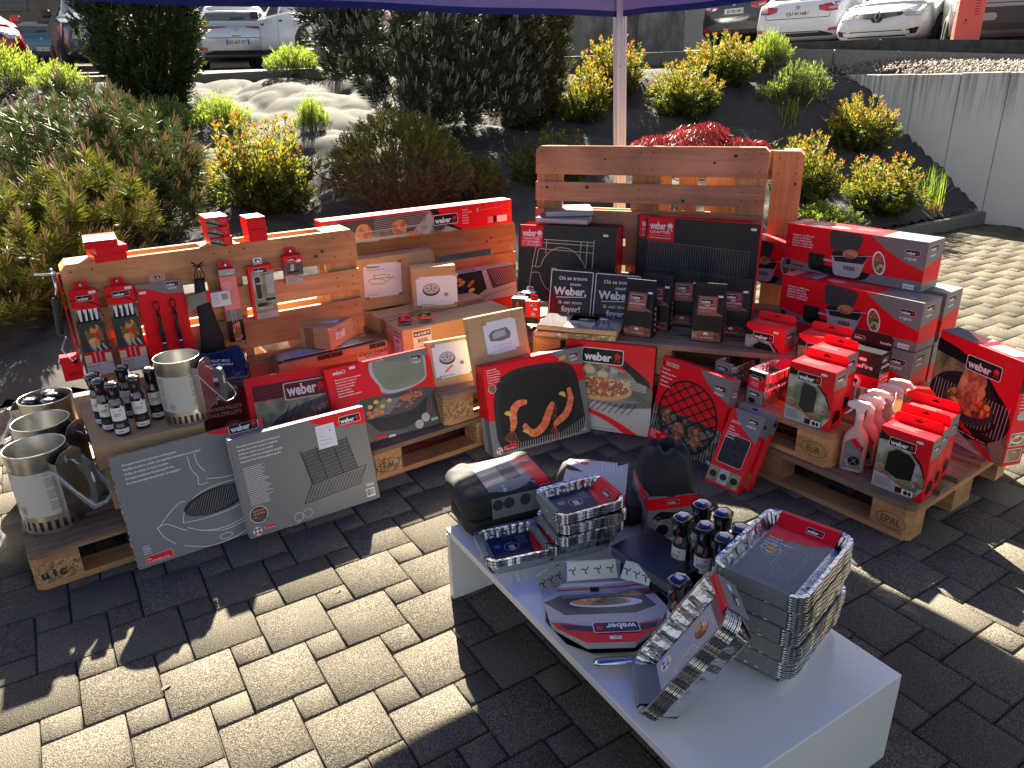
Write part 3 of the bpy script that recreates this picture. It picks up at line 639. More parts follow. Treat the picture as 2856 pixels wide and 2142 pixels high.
for i in range(24):
    x = .20+i*.0093; q = max(.03, 1-((x-.305)/.118)**2)**.5*.04; a.line([(x-.018, .162-q+(x-.305)*.08), (x+.018, .162+q+(x-.305)*.08)], .0022, 'ink_grey')
fits(a, .028, .012, .09); a.lay().lines(.028, .075, 5, .03, .004, wl)
def rag(q):
    r = random.Random(4)
    for i in range(16): z = .01+i*.0245; q.box(-.003*r.random()-.001, .001, .004, .036, z, z+.015*r.random()+.006, 'card_lgrey')
carton('grate_box', (-1.327, 2.172, .002, .593, .34), (W, .038, H), 'card_grey', {'F': a}, 'large worn grey box with a white line drawing of a grill', 'box', extra=rag)
# second grey box, with note
W, D, H = .522, .055, .386; a = Art(W, H); a.lay().poly(curve([(.29, H), (.34, H-.03), (.41, H-.055), (W, H-.068)])+[(W, H)], 'card_red'); a.lay().logo(.415, H-.052, .088)
a.lay(); para(a, .025, H-.035, ['Porcelain-enameled gas grill cooking grates', 'Parrillas de cocci\u00f3n de acero vitrificado', 'Grilles de cuisson en acier \u00e9maill\u00e9', 'Emaillierte Grillroste (2-teilig) f\u00fcr Gasgrills', 'Stegeriste til porcel\u00e6nsemaljeret gasgrill'], .0066, step=.0148)
a.lay().lines(.028, H-.118, 22, .09, .0034, 'card_white', .0068)
a.lay()
for i in range(9):
    y = .265-i*.0145; x = .245+i*.0022; a.line([(x, y), (x+.185, y+.012)], .0034, 'p_charcoal'); a.line([(x, y-.008), (x+.185, y+.004)], .0028, 'p_charcoal')
for x in (.245, .305, .37, .43): a.line([(x, .275+(x-.245)*.06), (x+.022, .14+(x-.245)*.06)], .003, 'p_charcoal')
for i in range(16): a.line([(.262+i*.0145, .135+i*.0005), (.222+i*.0145, .072+i*.0012)], .0022, 'p_charcoal')
a.line([(.262, .137), (.49, .152), (.45, .085), (.222, .07)], .0022, 'p_charcoal', True)
for cx, cy, r in ((.225, .032, .017), (.188, .028, .017)): a.line(ell(cx, cy, r, r, 18), .0012, 'card_white', True)
a.line(ell(.168, .012, .02, .012, 14, .3, math.pi, 2*math.pi), .0014, 'card_white'); a.text(.472, .062, '7523', .012, 'card_white'); a.barcode(.468, .018, .036, .036)
a.lay().poly(ell(.048, .085, .033, .033, 28), 'card_white'); a.lay().poly(ell(.048, .085, .031, .031, 28), 'p_graphite'); a.lay()
for i in range(9): a.poly(ell(.03+.011*(i % 4)+.004, .10-.012*(i//4), .0045, .003, 10), 'p_orange')
for i in range(5): a.line([(.042+i*.006, .072), (.05+i*.006, .060)], .003, 'p_meat')
a.lay().poly(ell(.03, .024, .017, .017), 'card_white'); a.lay()
for dx, dy, m in ((-.007, .007, 'p_blue'), (.007, .007, 'card_grey'), (-.007, -.007, 'card_grey'), (.007, -.007, 'card_red')): a.poly(ell(.03+dx, .024+dy, .006, .006, 10), m)
fits(a, .053, .022, .045, t='Fits: Spirit 300 series')
top = Art(W, D); top.rect(0, 0, W, D, 'card_white').lay().rect(.0, .004, .16, D-.008, 'card_navy').lay().text(.02, .018, "IN AMERICA'S", .014, 'card_white').lay().rect(.24, .006, .12, D-.012, 'p_pink').lay().lines(.1, D-.012, 4, .12, .006, 'ink_grey')
g2 = carton('grate_box', (-.990, 2.347, .002, .562, .24), (W, D, H), 'card_grey', {'F': a, 'T': top}, 'grey box with two cooking grates pictured and a handwritten note taped on', 'box', ms={'L': 'card_lgrey', 'R': 'card_white', 'T': 'card_white'})
nb = MB(); na = Art(.075, .092); na.lay(); rr = random.Random(2)
def scribble(a, x, y, w, h, m='ink_grey', wd=.0008):
    P = []; n_ = int(w/h*3.2)
    for i in range(n_): P.append((x+w*i/n_, y+h*rr.uniform(0, 1)))
    a.line(curve(P, 3), wd, m)
for i, (x, w) in enumerate(((.012, .045), (.006, .025), (.006, .03), (.006, .055), (.006, .05))): scribble(na, x, .074-i*.015, w, .006)
na.poly(ell(.055, .065, .0035, .0035, 10), 'p_blue'); nb.box(0, .075, 0, .0006, 0, .092, 'paper'); na.put(nb, (0, 0, 0), (1, 0, 0), (0, 0, 1), .0003)
nb.build('paper_note', g2, T(.318, -.0025, .262, 0, -.0, .0))
# frying plate box behind
W, H = .468, .351; a = Art(W, H); a.lay().rect(0, H-.045, W, .045, 'card_red'); a.lay().rect(.025, H-.105, W-.05, .07, 'p_charcoal'); a.lay().rect(.025, H-.25, W-.03, .15, 'p_foliage'); a.lay()
a.poly(curve([(.04, .10), (.10, .17), (.20, .21), (.33, .235), (.45, .25), (W, .25)])+[(W, 0), (.04, 0)], 'p_graphite'); a.lay()
for i in range(12): a.line([(.06+i*.03, .05), (.16+i*.03, .22)], .003, 'p_charcoal')
a.lay().poly(ell(.22, .165, .07, .012, 18, .12), 'p_meat').poly(ell(.32, .195, .085, .013, 18, .12), 'p_meat').poly(ell(.15, .135, .06, .012, 14, .12), 'p_meat')
a.lay().poly(rrect(.145, H-.115, .175, .072, .008), 'card_white'); a.lay().poly(rrect(.149, H-.111, .167, .064, .007), 'p_charcoal'); a.lay().text(.157, H-.098, 'weber', .046, 'card_white', .03, w=.12); a.kettle(.296, H-.105, .05, 'card_red')
a.lay()
for i in range(13): a.rect(.02, H-.012-i*.0085, W-.04, .0012, 'card_red')
carton('grate_box', (-1.033, 2.666, .146, .412, .36), (W, .05, H), 'card_red', {'F': a}, 'red box with seared sausages pictured, between the pellet bag and the lime-and-fries box', 'box')
# grill with lime and fries
W, H = .474, .346; a = Art(W, H); a.lay().poly(curve([(.10, .18), (.14, .19), (.20, .188)])+[(.43, .18), (W, .16), (W, 0), (0, 0), (.04, .17)], 'p_graphite')
a.lay().poly(curve([(.195, H-.01), (.19, H-.06), (.22, H-.12), (.225, H-.145), (.27, H-.162), (.36, H-.158), (.43, H-.138), (.445, H-.12)])+[(.455, H-.05), (.45, H)], 'p_steel')
a.lay().poly(curve([(.21, H-.012), (.207, H-.06), (.232, H-.12), (.25, H-.14), (.30, H-.15), (.39, H-.145), (.44, H-.12)])+[(.445, H-.03), (.44, H-.012)], 'p_sage')
a.lay().poly([(.26, H), (.27, H-.02), (.32, H-.03), (.40, H-.035), (W, H-.03), (W, H)], 'card_grey'); a.lay().logo(.385, H-.042, .052); a.lay().text(.39, H-.056, 'original.', .010, 'card_white')
a.lay().poly([(.13, .10), (.205, .165), (.315, .17), (.235, .095)], 'p_charcoal').poly([(.315, .17), (.405, .165), (.425, .145), (.37, .10), (.235, .095)], 'p_graphite'); a.lay()
for i in range(15): a.line([(.135+i*.0072, .10), (.208+i*.0072, .165)], .0018, 'p_steel')
a.lay()
for x, y, m in ((.16, .150, 'p_lemon'), (.195, .142, 'p_green'), (.215, .140, 'p_lemon'), (.19, .165, 'p_lemon'), (.225, .165, 'p_green'), (.25, .158, 'p_lemon'), (.15, .125, 'p_orange'), (.185, .128, 'p_orange'), (.185, .115, 'p_orange'), (.205, .115, 'p_orange'), (.16, .108, 'p_orange')): a.poly(ell(x, y, .0115, .009, 12), m)
a.lay()
for i in range(60): x = rr.uniform(.30, .395); y = rr.uniform(.142, .166); t = rr.uniform(-.5, .9); a.line([(x, y), (x+.014*math.cos(t), y+.014*math.sin(t))], .003, 'p_orange')
for i in range(26): x = rr.uniform(.262, .35); y = rr.uniform(.112, .138); t = rr.uniform(-.2, .5); a.line([(x, y), (x+.018*math.cos(t), y+.018*math.sin(t))], .005, 'p_meat')
a.lay().poly(curve([(.13, .10), (.24, .09), (.36, .095), (.43, .14)])+[(.40, .05), (.30, .02), (.18, .035)], 'card_dgrey')
for x, y in ((.40, .045), (.365, .022)): a.lay().poly(ell(x, y, .02, .02, 18), 'p_steel')
a.lay().rect(.16, .008, .045, .013, 'card_red').text(.425, .022, '6506', .012, 'card_white').poly([(.445, .135), (.435, .09), (.425, .07), (.44, .09)], 'card_red'); a.lay().poly(ell(.23, -.0+.004, .018, .007), 'card_white')
a.lay().text(.03, H-.03, 'weber', .016, 'card_white', .02, sx=.75); a.line(ell(.078, H-.022, .007, .007), .002, 'card_white', True); a.line([(.078, H-.024), (.086, H-.03)], .002, 'card_white')
para(a, .035, H-.055, ['Porcelain-enameled cast-iron griddle', 'Plancha de hierro fundido con', 'revestimiento de porcelana', 'Plancha en fonte \u00e9maill\u00e9e', 'Porzellanemaillierte,', 'gusseiserne Grillplatte', 'Grillpande af emaljeret st\u00f8bejern'], .0055, step=.0118); a.sticker(.105, H-.02, .026)
carton('griddle_box', (-.720, 2.768, .146, .563, .30), (W, .045, H), 'card_red', {'F': a}, 'red box with limes, fries and a pale green grill lid pictured', 'box')

# prawn box
def prawn(a, P, w0, m='p_orange'):
    C = curve(P, 5); n_ = len(C); L_, R_ = [], []
    for i, p in enumerate(C):
        q = C[min(i+1, n_-1)]; o_ = C[max(i-1, 0)]; dx, dy = q[0]-o_[0], q[1]-o_[1]; d = math.hypot(dx, dy) or 1; w = w0*(math.sin(math.pi*(.12+.8*i/n_))**.7)
        L_.append((p[0]-dy/d*w, p[1]+dx/d*w)); R_.append((p[0]+dy/d*w, p[1]-dx/d*w))
    a.lay()
    for i in range(n_-1): a.poly([L_[i], L_[i+1], R_[i+1], R_[i]], m if i % 4 else 'p_pink')
    for i in range(7): a.line(curve([C[-2], (C[-2][0]+rr.uniform(-.04, .02), C[-2][1]-rr.uniform(.02, .05)), (C[-2][0]+rr.uniform(-.05, .04), C[-2][1]-rr.uniform(.05, .09))], 4), .0012, m)
W, D, H = .521, .085, .414; a = Art(W, H)
a.lay().poly([(0, 0), (W, 0), (W, H*.62), (W-.05, H*.62), (.05, H*.40), (0, H*.40)], 'card_grey'); a.lay().poly([(W-.17, H), (W-.11, H-.05), (W-.05, H-.075), (W, H-.08), (W, H)], 'card_grey')
a.lay(); body = curve([(.03, .08), (.035, .24), (.07, .335), (.15, .372), (.28, .375), (.42, .355), (.475, .30), (.49, .18), (.50, .07)]); a.poly(body+[(.48, .012), (.05, .012)], 'card_dgrey')
a.lay().poly(curve([(.055, .10), (.06, .24), (.10, .325), (.19, .352), (.30, .352), (.41, .325), (.44, .25), (.445, .1)])+[(.40, .06), (.1, .06)], 'p_charcoal'); a.lay()
for i in range(34): x = .075+i*.0128; a.line([(x, .004), (x+.004, .036+.05*max(0, (x-.36)/.15))], .0028, 'p_steel')
prawn(a, [(.20, .215), (.155, .215), (.125, .185), (.12, .13), (.105, .10)], .019); prawn(a, [(.17, .115), (.21, .065), (.27, .085), (.31, .15), (.335, .185)], .02); prawn(a, [(.425, .235), (.43, .18), (.40, .12), (.35, .09), (.325, .075)], .018)
for x, y in ((.095, .175), (.175, .075), (.385, .205)): a.lay().poly(ell(x, y, .02, .02, 16, 0, -.6, 2.6), 'p_tan'); a.lay().poly(ell(x, y, .016, .016, 16, 0, -.6, 2.6), 'p_lemon')
a.lay(); para(a, .02, H-.022, ['Ceramic griddle', 'Plancha de cer\u00e1mica', 'Plancha en c\u00e9ramique', 'Keramik-Grillplatte', 'Keramisk grillplade', 'Deska do smażenia'.replace('ż', 'z')], .0055, step=.0115)
a.lay().poly(ell(.036, H-.105, .02, .02, 20), 'card_white'); a.lay().poly(ell(.036, H-.105, .0185, .0185, 20), 'p_meat'); fits(a, .055, .02, .065, t='Fits: Genesis II series'); a.lay().poly(ell(.032, .024, .017, .017), 'card_white'); a.lay()
for dx, dy, m in ((-.007, .007, 'p_blue'), (.007, .007, 'p_tan'), (-.007, -.007, 'p_lemon'), (.007, -.007, 'card_red')): a.poly(ell(.032+dx, .024+dy, .006, .006, 10), m)
a.lay().logo(W-.078, H-.042, .055, ic='card_red'); a.lay().text(W-.075, H-.056, 'original.', .010, 'card_white'); a.text(W-.058, .015, '17509', .010, 'card_white'); a.poly([(W-.13, H-.028), (W-.095, H-.022), (W-.097, H-.042), (W-.132, H-.045)], 'p_tan')
top = Art(W, D); top.rect(0, 0, W*.62, D, 'card_red'); top.rect(W*.72, 0, W*.28, D, 'card_navy'); top.rect(W*.62, 0, W*.1, D, 'p_patio'); top.lay().rect(W*.46, .015, .04, .05, 'p_pink').lines(.03, .06, 5, .14, .005, 'p_pink'); top.lay().logo(W*.85, .03, .05)
sd_ = Art(D, H); sd_.rect(0, H*.42, D, H*.58, 'card_red').rect(0, 0, D*.5, H*.42, 'card_lgrey').rect(D*.5, 0, D*.5, H*.42, 'card_grey'); sd_.lay().text(.022, H-.03, 'weber', .02, 'card_black', rot=-math.pi/2); sd_.lay().rect(.03, 0, .0015, H, 'card_black').rect(.055, 0, .0015, H*.9, 'card_dred')
carton('griddle_box', (-.090, 2.944, .002, .487, .22), (W, D, H), 'card_red', {'F': a, 'T': top, 'L': sd_}, 'red and grey box with three orange prawns on a dark plate', 'box', bev=.004)
# pizza stone box
W, H = .43, .425; a = Art(W, H); a.lay().poly([(0, H-.09), (.10, H-.10), (.25, H-.11), (.36, H-.15), (W, H-.22), (W, 0), (0, 0)], 'p_patio'); a.lay().poly(curve([(.06, H-.02), (.18, H-.055), (.30, H-.12), (W-.01, H-.24)])+[(W, H-.22), (W-.02, H-.16), (.30, H-.08), (.18, H-.03)], 'card_black')
a.lay().poly([(.04, .0), (W, 0), (W, .16), (.34, .20), (.10, .17)], 'p_steel').poly([(.0, .20), (.1, .245), (.37, .255), (W, .225), (W, .14), (.3, .12), (0, .15)], 'p_graphite'); a.lay()
for i in range(6): a.line([(.06, H-.125-.011*i), (.40, H-.185-.006*i)], .003, 'p_steel')
for x, y in ((.12, H-.13), (.19, H-.15), (.30, H-.185)): a.lay().poly(ell(x, y, .026, .021, 14), 'p_cream').poly(ell(x, y+.018, .008, .01, 8), 'p_tan')
a.lay().poly(ell(.17, .205, .165, .058, 30), 'p_tan'); a.lay().poly(ell(.17, .213, .15, .047, 30), 'p_pizza'); a.lay()
for i in range(9): a.line([(.08+i*.03, .10-.001*i), (.12+i*.03, .145)], .004, 'p_charcoal')
a.lay().poly(curve([(.0, .125), (.12, .105), (.25, .065), (W-.05, .0)])+[(0, 0)], 'card_red'); a.lay().poly(curve([(.0, .10), (.12, .085), (.22, .05), (W-.12, .0)])+[(0, 0)], 'card_lgrey'); a.lay().poly(ell(.06, .045, .035, .025), 'card_grey'); a.lay().line([(.0, .012), (.27, .012)], .0016, 'card_black')
a.lay().logo(.085, H-.10, .20)
carton('pizza_stone_box', (.237, 3.272, .002, -.389, .14), (W, .03, .428), 'card_red', {'F': a}, 'red box with a pizza and garlic pictured, behind the prawn box', 'box', ms={'R': 'card_black', 'L': 'card_dgrey'})
# sear grate box
W, D, H = .394, .05, .395; a = Art(W, H); a.lay().poly([(0, 0), (W, 0), (W, .16), (W-.05, .165), (.07, .165), (0, .17)], 'p_coals'); a.lay()
for i in range(26): a.line([(.006+i*.0152, 0), (.006+i*.0152, .165 if (i < 4 or i > 21) else .04)], .0022, 'p_steel')
a.lay().poly([(W-.17, H), (W-.13, H-.045), (W-.05, H-.085), (W, H-.105), (W, H)], 'card_grey'); a.lay().poly(ell(W/2, .155, .165, .15, 36, 0, math.pi, 2*math.pi), 'p_coals'); a.lay().line(ell(W/2, .165, .163, .16, 44), .009, 'p_charcoal', True)
for d in (-.12, -.08, -.04, 0, .04, .08, .12):
    h_ = math.sqrt(.163**2-d*d)
    for s1, s2 in ((1, 1), (1, -1)):
        c_, s_ = math.cos(.62), math.sin(.62)*s2; px, py = -s_*d, c_*d; a.line([(W/2+px-c_*h_, .165+py-s_*h_), (W/2+px+c_*h_, .165+py+s_*h_)], .0075, 'p_charcoal')
for x, y, r in ((.085, .135, .7), (.165, .085, .9), (.26, .095, 1)):
    a.lay().poly(curve([(x-.03*r, y-.035*r), (x+.02*r, y-.045*r), (x+.036*r, y), (x+.022*r, y+.045*r), (x-.022*r, y+.045*r), (x-.034*r, y+.005), (x-.03*r, y-.035*r)], 4)[:-1], 'p_meat'); a.lay().line([(x-.026, y-.02), (x+.026, y+.03)], .004, 'p_brown').line([(x-.02, y+.03), (x+.02, y-.036)], .004, 'p_brown')
a.lay().poly(rrect(.03, H-.034, .075, .018, .002), 'card_lgrey'); a.lay().text(.034, H-.030, 'GOURMET BBQ', .010, 'card_red', w=.067); a.poly(ell(.018, H-.025, .009, .007), 'card_dred')
para(a, .016, H-.055, ['Sear grate', 'Parrilla para dorar', 'Grille de saisie', 'Sear grate', 'Stabejernsrist'], .008, step=.019)
a.lay().logo(W-.082, H-.062, .062); a.lay().text(W-.08, H-.079, 'original.', .012, 'card_white'); a.lay().rect(0, 0, .13, .055, 'card_red'); a.lay().lines(.012, .036, 4, .04, .004, 'card_white').rect(.012, .042, .06, .009, 'p_pink').lines(.082, .036, 4, .04, .004, 'card_white'); a.text(W-.045, .010, '8834', .013, 'card_white')
sr = Art(D, H); sr.rect(0, H-.12, D, .12, 'card_grey').lay().logo(.012, H-.062, .045).rect(.014, H-.075, .03, .005, 'card_white').rect(.012, H-.15, .05, .014, 'p_pink').lay().poly(ell(.06, .19, .035, .03, 20), 'p_charcoal')
carton('sear_grate_box', (.631, 3.112, .002, -.953, .18), (W, D, H), 'card_red', {'F': a, 'R': sr}, 'red box with a black round lattice grate and three steaks', 'box', bev=.004)
# trivet boxes
W, D, H = .158, .043, .328; a = Art(W, H); a.lay().poly([(.018, H), (.05, H-.05), (.10, H-.085), (W, H-.115), (W, H)], 'card_grey'); a.lay().poly(rrect(.02, .095, .118, .125, .012), 'card_white'); a.lay().poly(rrect(.0215, .0965, .115, .122, .011), 'card_dgrey'); a.lay()
for i in range(4):
    for j in range(3):
        if (i+j) % 2 == 0 or j == 1: a.poly(ell(.042+j*.034+(i % 2)*.008, .115+i*.028, .0062, .0062, 12), 'card_black')
for i, m in enumerate(('p_foliage', 'p_steel', 'p_foliage')): a.rect(.004+i*.05, .012, .048, .062, m); a.lay().poly(ell(.028+i*.05, .042, .017, .014, 14), 'p_charcoal')
a.lay().rect(.022, H-.062, .045, .012, 'p_pink'); para(a, .022, H-.080, ['Trivet', 'Tr\u00e9bede', 'Dessous de plat', 'Untersetzer', 'Afvaskning'], .0062, step=.0115); a.logo(W-.066, H-.042, .05); a.lay().text(W-.066, H-.058, 'original.', .0105, 'card_white')
sr = Art(D, H); sr.rect(0, H-.08, D, .08, 'card_grey').lay().poly(rrect(.012, H-.045, .02, .016, .002), 'card_black').lines(.006, H-.095, 26, .03, .003, 'p_pink', .0075)
def tabbed(name, pose, dims, base, arts, label, group=None, tab='card_red', th=.035, ms=None, tabart=None, cat='box', tabx=(0, 1)):
    W, D, H = dims; o = carton(name, pose, dims, base, arts, label, cat, group, ms)
    q = MB(); x0, x1 = W*tabx[0]+.004, W*tabx[1]-.004; P = [(x0, 0), (x1, 0), (x1, th*.72), (x1-th*.28, th), (x0+th*.28, th), (x0, th*.72)]; q.X = T(0, 0, 0) @ Matrix(((1, 0, 0, 0), (0, 0, -1, 0), (0, 1, 0, 0), (0, 0, 0, 1)))
    q.prism(P, 0, .0015, tab); q.X = Matrix.Identity(4); cx = (x0+x1)/2; A = Art(W, th); A.poly(ell(cx, th*.55, .016, .0035, 12), 'card_black').poly(ell(cx, th*.62, .005, .005, 8), 'card_black')
    if tabart: tabart(A)
    A.put(q, (0, -.0015, 0), (1, 0, 0), (0, 0, 1), .0006); q.build('hang_tab', o, T(0, D-.001, H, 0, .12)); return o
tp = (.790, 2.701, .002, -.884, .503)
tabbed('trivet_box', tp, (W, D, H), 'card_red', {'F': a, 'R': sr}, 'front one of two narrow leaning red boxes with a dark punched plate', 'trivet boxes', 'card_grey', ms={'T': 'card_lgrey'})
tabbed('trivet_box', (.838, 2.722, .002, -.884, .503), (W, D, H), 'card_red', {'F': a, 'R': sr}, 'rear one of two narrow leaning red boxes with a dark punched plate', 'trivet boxes', 'card_grey', ms={'T': 'card_lgrey'})

# grill cover boxes
def cover_art(W, H, wide=True, k=0, bg='p_patio'):
    a = Art(W, H); a.rect(0, 0, W, H, 'card_red'); a.lay().poly([(.0, H*.79), (W*.3, H*.80), (W*.62, H*.74), (W*.85, H*.58), (W*.97, H*.38), (W, H*.2), (W, 0), (0, 0)], bg)
    a.lay().poly([(.0, H*.93), (W*.18, H*.86), (W*.3, H*.80), (0, H*.79)], 'card_black').poly([(W*.62, H*.76), (W*.86, H*.60), (W*.985, H*.37), (W*.96, H*.37), (W*.83, H*.57), (W*.6, H*.74)], 'card_black')
    if wide: a.lay().poly([(W*.2, H*.32), (W*.22, H*.62), (W*.38, H*.70), (W*.62, H*.68), (W*.76, H*.56), (W*.74, H*.28), (W*.45, H*.24)], 'card_black')
    else: a.lay().poly([(W*.3, H*.28), (W*.32, H*.62), (W*.36, H*.70), (W*.6, H*.68), (W*.66, H*.60), (W*.64, H*.25), (W*.45, H*.20)], 'card_dgrey')
    a.lay().poly([(0, 0), (0, H*.25), (W*.25, H*.23), (W*.55, H*.14), (W*.78, 0)], 'card_lgrey'); a.lay().line(curve([(W*.02, H*.30), (W*.3, H*.225), (W*.6, H*.13), (W*.9, H*.0)]), .004, 'card_red')
    a.lay().poly([(W*.48, H*.115), (W*.62, H*.115), (W*.82, H*.06), (W*.82, H*.02), (W*.48, H*.055)], 'card_black'); a.lay().poly([(W, H*.22), (W*.9, H*.10), (W*.82, 0), (W, 0)], 'card_red'); a.lay().rect(W*.47, .006, W*.12, .022, 'card_black').rect(W*.60, .006, W*.22, .022, 'card_white')
    a.lay().lines(W*.04, H*.185, 6, W*.34, .0034, 'ink', .0062); a.poly(ell(W*.12, H*.34, .0125, .0125, 16), 'card_white'); a.lay().poly(ell(W*.12, H*.34, .0115, .0115, 16), 'p_meat'); a.poly(ell(W*.68, .016, .008, .009, 8), 'card_black').poly(ell(W*.76, .016, .006, .009, 8), 'card_black')
    for i in range(14): a.poly(ell(W*(.78+.17*rr.random()), H*(.20+.2*rr.random()), .005, .004, 7), 'p_green' if i % 3 else 'p_pink')
    a.lay().poly(rrect(W*.70, H*.9, .024, .0095, .004), 'label_white'); a.logo(W*.20, H*.73, W*.52); return a
def cover_side(D, H):
    a = Art(D, H); a.rect(0, H*.68, D, H*.32, 'card_grey'); a.lay(); a.logo(D*.14, H*.80, D*.7); a.lay().lines(D*.15, H*.60, 9, D*.6, .003, 'p_pink', .0072); a.poly([(D*.25, H*.08), (D*.2, H*.22), (D*.4, H*.32), (D*.75, H*.28), (D*.8, H*.14)], 'card_black'); return a
def cover_top(W, D): a = Art(W, D); a.lines(W*.12, D*.65, 4, W*.6, .004, 'p_pink', .0085); return a
def cover(pose, dims, label, wide=True, side='card_red', grp='red grill cover boxes on the right-hand pallets', bg='p_patio'):
    W, D, H = dims; return tabbed('cover_box', pose, dims, 'card_red', {'F': cover_art(W, H, wide, bg=bg), 'R': cover_side(D, H), 'T': cover_top(W, D)}, label, grp)
cover((1.325, 2.392, .146, -.902), (.18, .081, .242), 'nearest red cover box, front of the row of three by the spray bottles')
cover((1.387, 2.446+.012, .146, -.881), (.18, .077, .242), 'middle red cover box of the row of three by the spray bottles')
cover((1.492-.02, 2.518+.03, .146, -.90), (.18, .069, .252), 'rearmost red cover box of the row of three by the spray bottles')
cover((1.085, 2.683, .290, -.873), (.184, .098, .241), 'red cover box with a tall grey-green cover pictured, beside the stacked foil trays', False)
cover((1.188, 2.764+.012, .290, -.9), (.154, .098, .262), 'red cover box directly behind the one with a tall grey-green cover', False, bg='p_foliage')
cover((1.230, 2.986, .290, -.825), (.183, .098, .250), 'red cover box half hidden under the lower rotisserie box', bg='p_foliage')
cover((1.052, 3.141, .290, -.777), (.182, .10, .254), 'red cover box with a wide black cover pictured, next to the blend bags')
# black box beside them
W, D, H = .171, .089, .25; a = Art(W, H); a.rect(0, H*.48, W, H*.52, 'card_dgrey').rect(0, H*.16, W, H*.32, 'card_white').lay().rect(0, H*.46, W*.25, H*.14, 'card_red').rect(W*.5, H*.40, W*.5, H*.20, 'card_red'); a.lay().poly(ell(W*.44, H*.46, .03, .03, 24), 'card_white'); a.lay().poly(ell(W*.44, H*.46, .0275, .0275, 24), 'card_black'); a.lay().poly(ell(W*.44, H*.46, .026, .026, 24), 'card_white'); a.lay().poly(rrect(W*.33, H*.45, .035, .016, .003), 'card_black').line([(W*.36, H*.45), (W*.34, H*.39)], .002, 'card_black').line([(W*.5, H*.45), (W*.53, H*.39)], .002, 'card_black')
a.lay().text(W*.12, H*.72, 'SmokeFire', .018, 'card_white', w=W*.72); a.poly(rrect(W*.5, H*.84, .03, .012, .005), 'label_white')
for i in range(5): a.rect(W*.1+i*.026, H*.18, .018, H*.2, 'p_patio')
sr = Art(D, H); sr.rect(0, H*.42, D, H*.22, 'card_red').lay().logo(D*.12, H*.86, D*.55).text(D*.1, H*.76, 'SmokeFire', .013, 'card_white', w=D*.75).text(D*.08, H*.56, 'PREMIUM GRILL COVER', .006, 'card_white', w=D*.8).text(D*.08, H*.50, 'PREMIUM-ABDECKHAUBE', .006, 'card_white', w=D*.8)
def ta(A): A.logo(.012, .012, .045); A.lay().text(.118, .014, 'SmokeFire', .010, 'card_white', w=.045)
tabbed('cover_box', (1.334, 2.825, .290, -.877), (W, D, H), 'card_black', {'F': a, 'R': sr}, 'black and white cover box with a red band, behind the red cover boxes', tab='card_black', th=.055, tabart=ta)

# rotisserie boxes
def rot_art(W, H):
    a = Art(W, H); a.rect(0, 0, W, H, 'card_red'); a.lay().poly([(0, 0), (W, 0), (W, H*.20), (W*.6, H*.19), (W*.35, H*.2), (W*.2, H*.16), (0, H*.22)], 'card_grey').poly([(W*.62, H), (W*.74, H*.74), (W*.85, H*.56), (W, H*.42), (W, H)], 'card_grey')
    a.lay().poly(curve([(W*.33, H*.93), (W*.345, H*.66), (W*.36, H*.57), (W*.52, H*.56), (W*.56, H*.68), (W*.575, H*.90)], 5)+[(W*.55, H*.97), (W*.35, H*.99)], 'p_graphite').poly([(W*.19, H*.43), (W*.315, H*.44), (W*.33, H*.08), (W*.23, H*.04), (W*.2, H*.12)], 'p_charcoal').poly(curve([(W*.2, H*.08), (W*.4, -.0), (W*.6, H*.02), (W*.66, H*.18)])+[(W*.6, H*.2), (W*.3, H*.2)], 'card_black')
    a.lay().poly([(W*.365, H*.5), (W*.39, H*.1), (W*.41, H*.03), (W*.55, H*.03), (W*.585, H*.09), (W*.62, H*.5)], 'p_steel').rect(W*.31, H*.30, W*.065, H*.045, 'p_steel'); a.lay().poly([(W*.36, H*.5), (W*.40, H*.33), (W*.60, H*.36), (W*.62, H*.5), (W*.60, H*.56), (W*.39, H*.55)], 'p_charcoal'); a.lay().poly(ell(W*.5, H*.53, W*.055, H*.10, 18, .1), 'p_chicken').line([(W*.36, H*.42), (W*.68, H*.57)], .003, 'p_steel')
    a.lay().poly(ell(W*.705, H*.44, W*.043, H*.25, 24, .25), 'card_white'); a.lay().poly(ell(W*.705, H*.44, W*.036, H*.21, 22, .25), 'p_salad'); a.lay().text(W*.46, H*.18, 'WEBER', .02, 'p_graphite', w=W*.09)
    a.lay().poly(ell(W*.04, H*.14, .018, .018, 16), 'card_lgrey'); a.lay().poly(ell(W*.04, H*.14, .0165, .0165, 16), 'card_dgrey').line([(W*.08, H*.10), (W*.16, H*.09)], .008, 'card_dred')
    a.lay(); para(a, W*.055, H*.76, ['Rotisserie - Q 1000 series', 'Asador Q 1000 Series', 'R\u00f4tissoire S\u00e9rie Q 1000', 'Rotisserie - Q 1000 Reihe', 'Rotisseri - Q 1000 serien'], .0075, step=.0125); a.logo(W*.865, H*.70, W*.095); a.lay().text(W*.865, H*.61, 'original.', .0125, 'card_white'); a.lay().rect(W*.885, H*.02, W*.075, H*.1, 'label_white'); a.lay().text(W*.892, H*.05, 'Art.Nr. 65198', .006, 'ink'); return a
def rot_side(D, H): a = Art(D, H); a.rect(0, 0, D, H, 'card_red').lay().poly([(0, H*.5), (D, H*.62), (D, H), (0, H)], 'card_grey').rect(0, 0, D, H*.16, 'card_grey'); a.logo(D*.18, H*.78, D*.5); a.lay().text(D*.2, H*.69, 'original.', .012, 'card_white'); return a
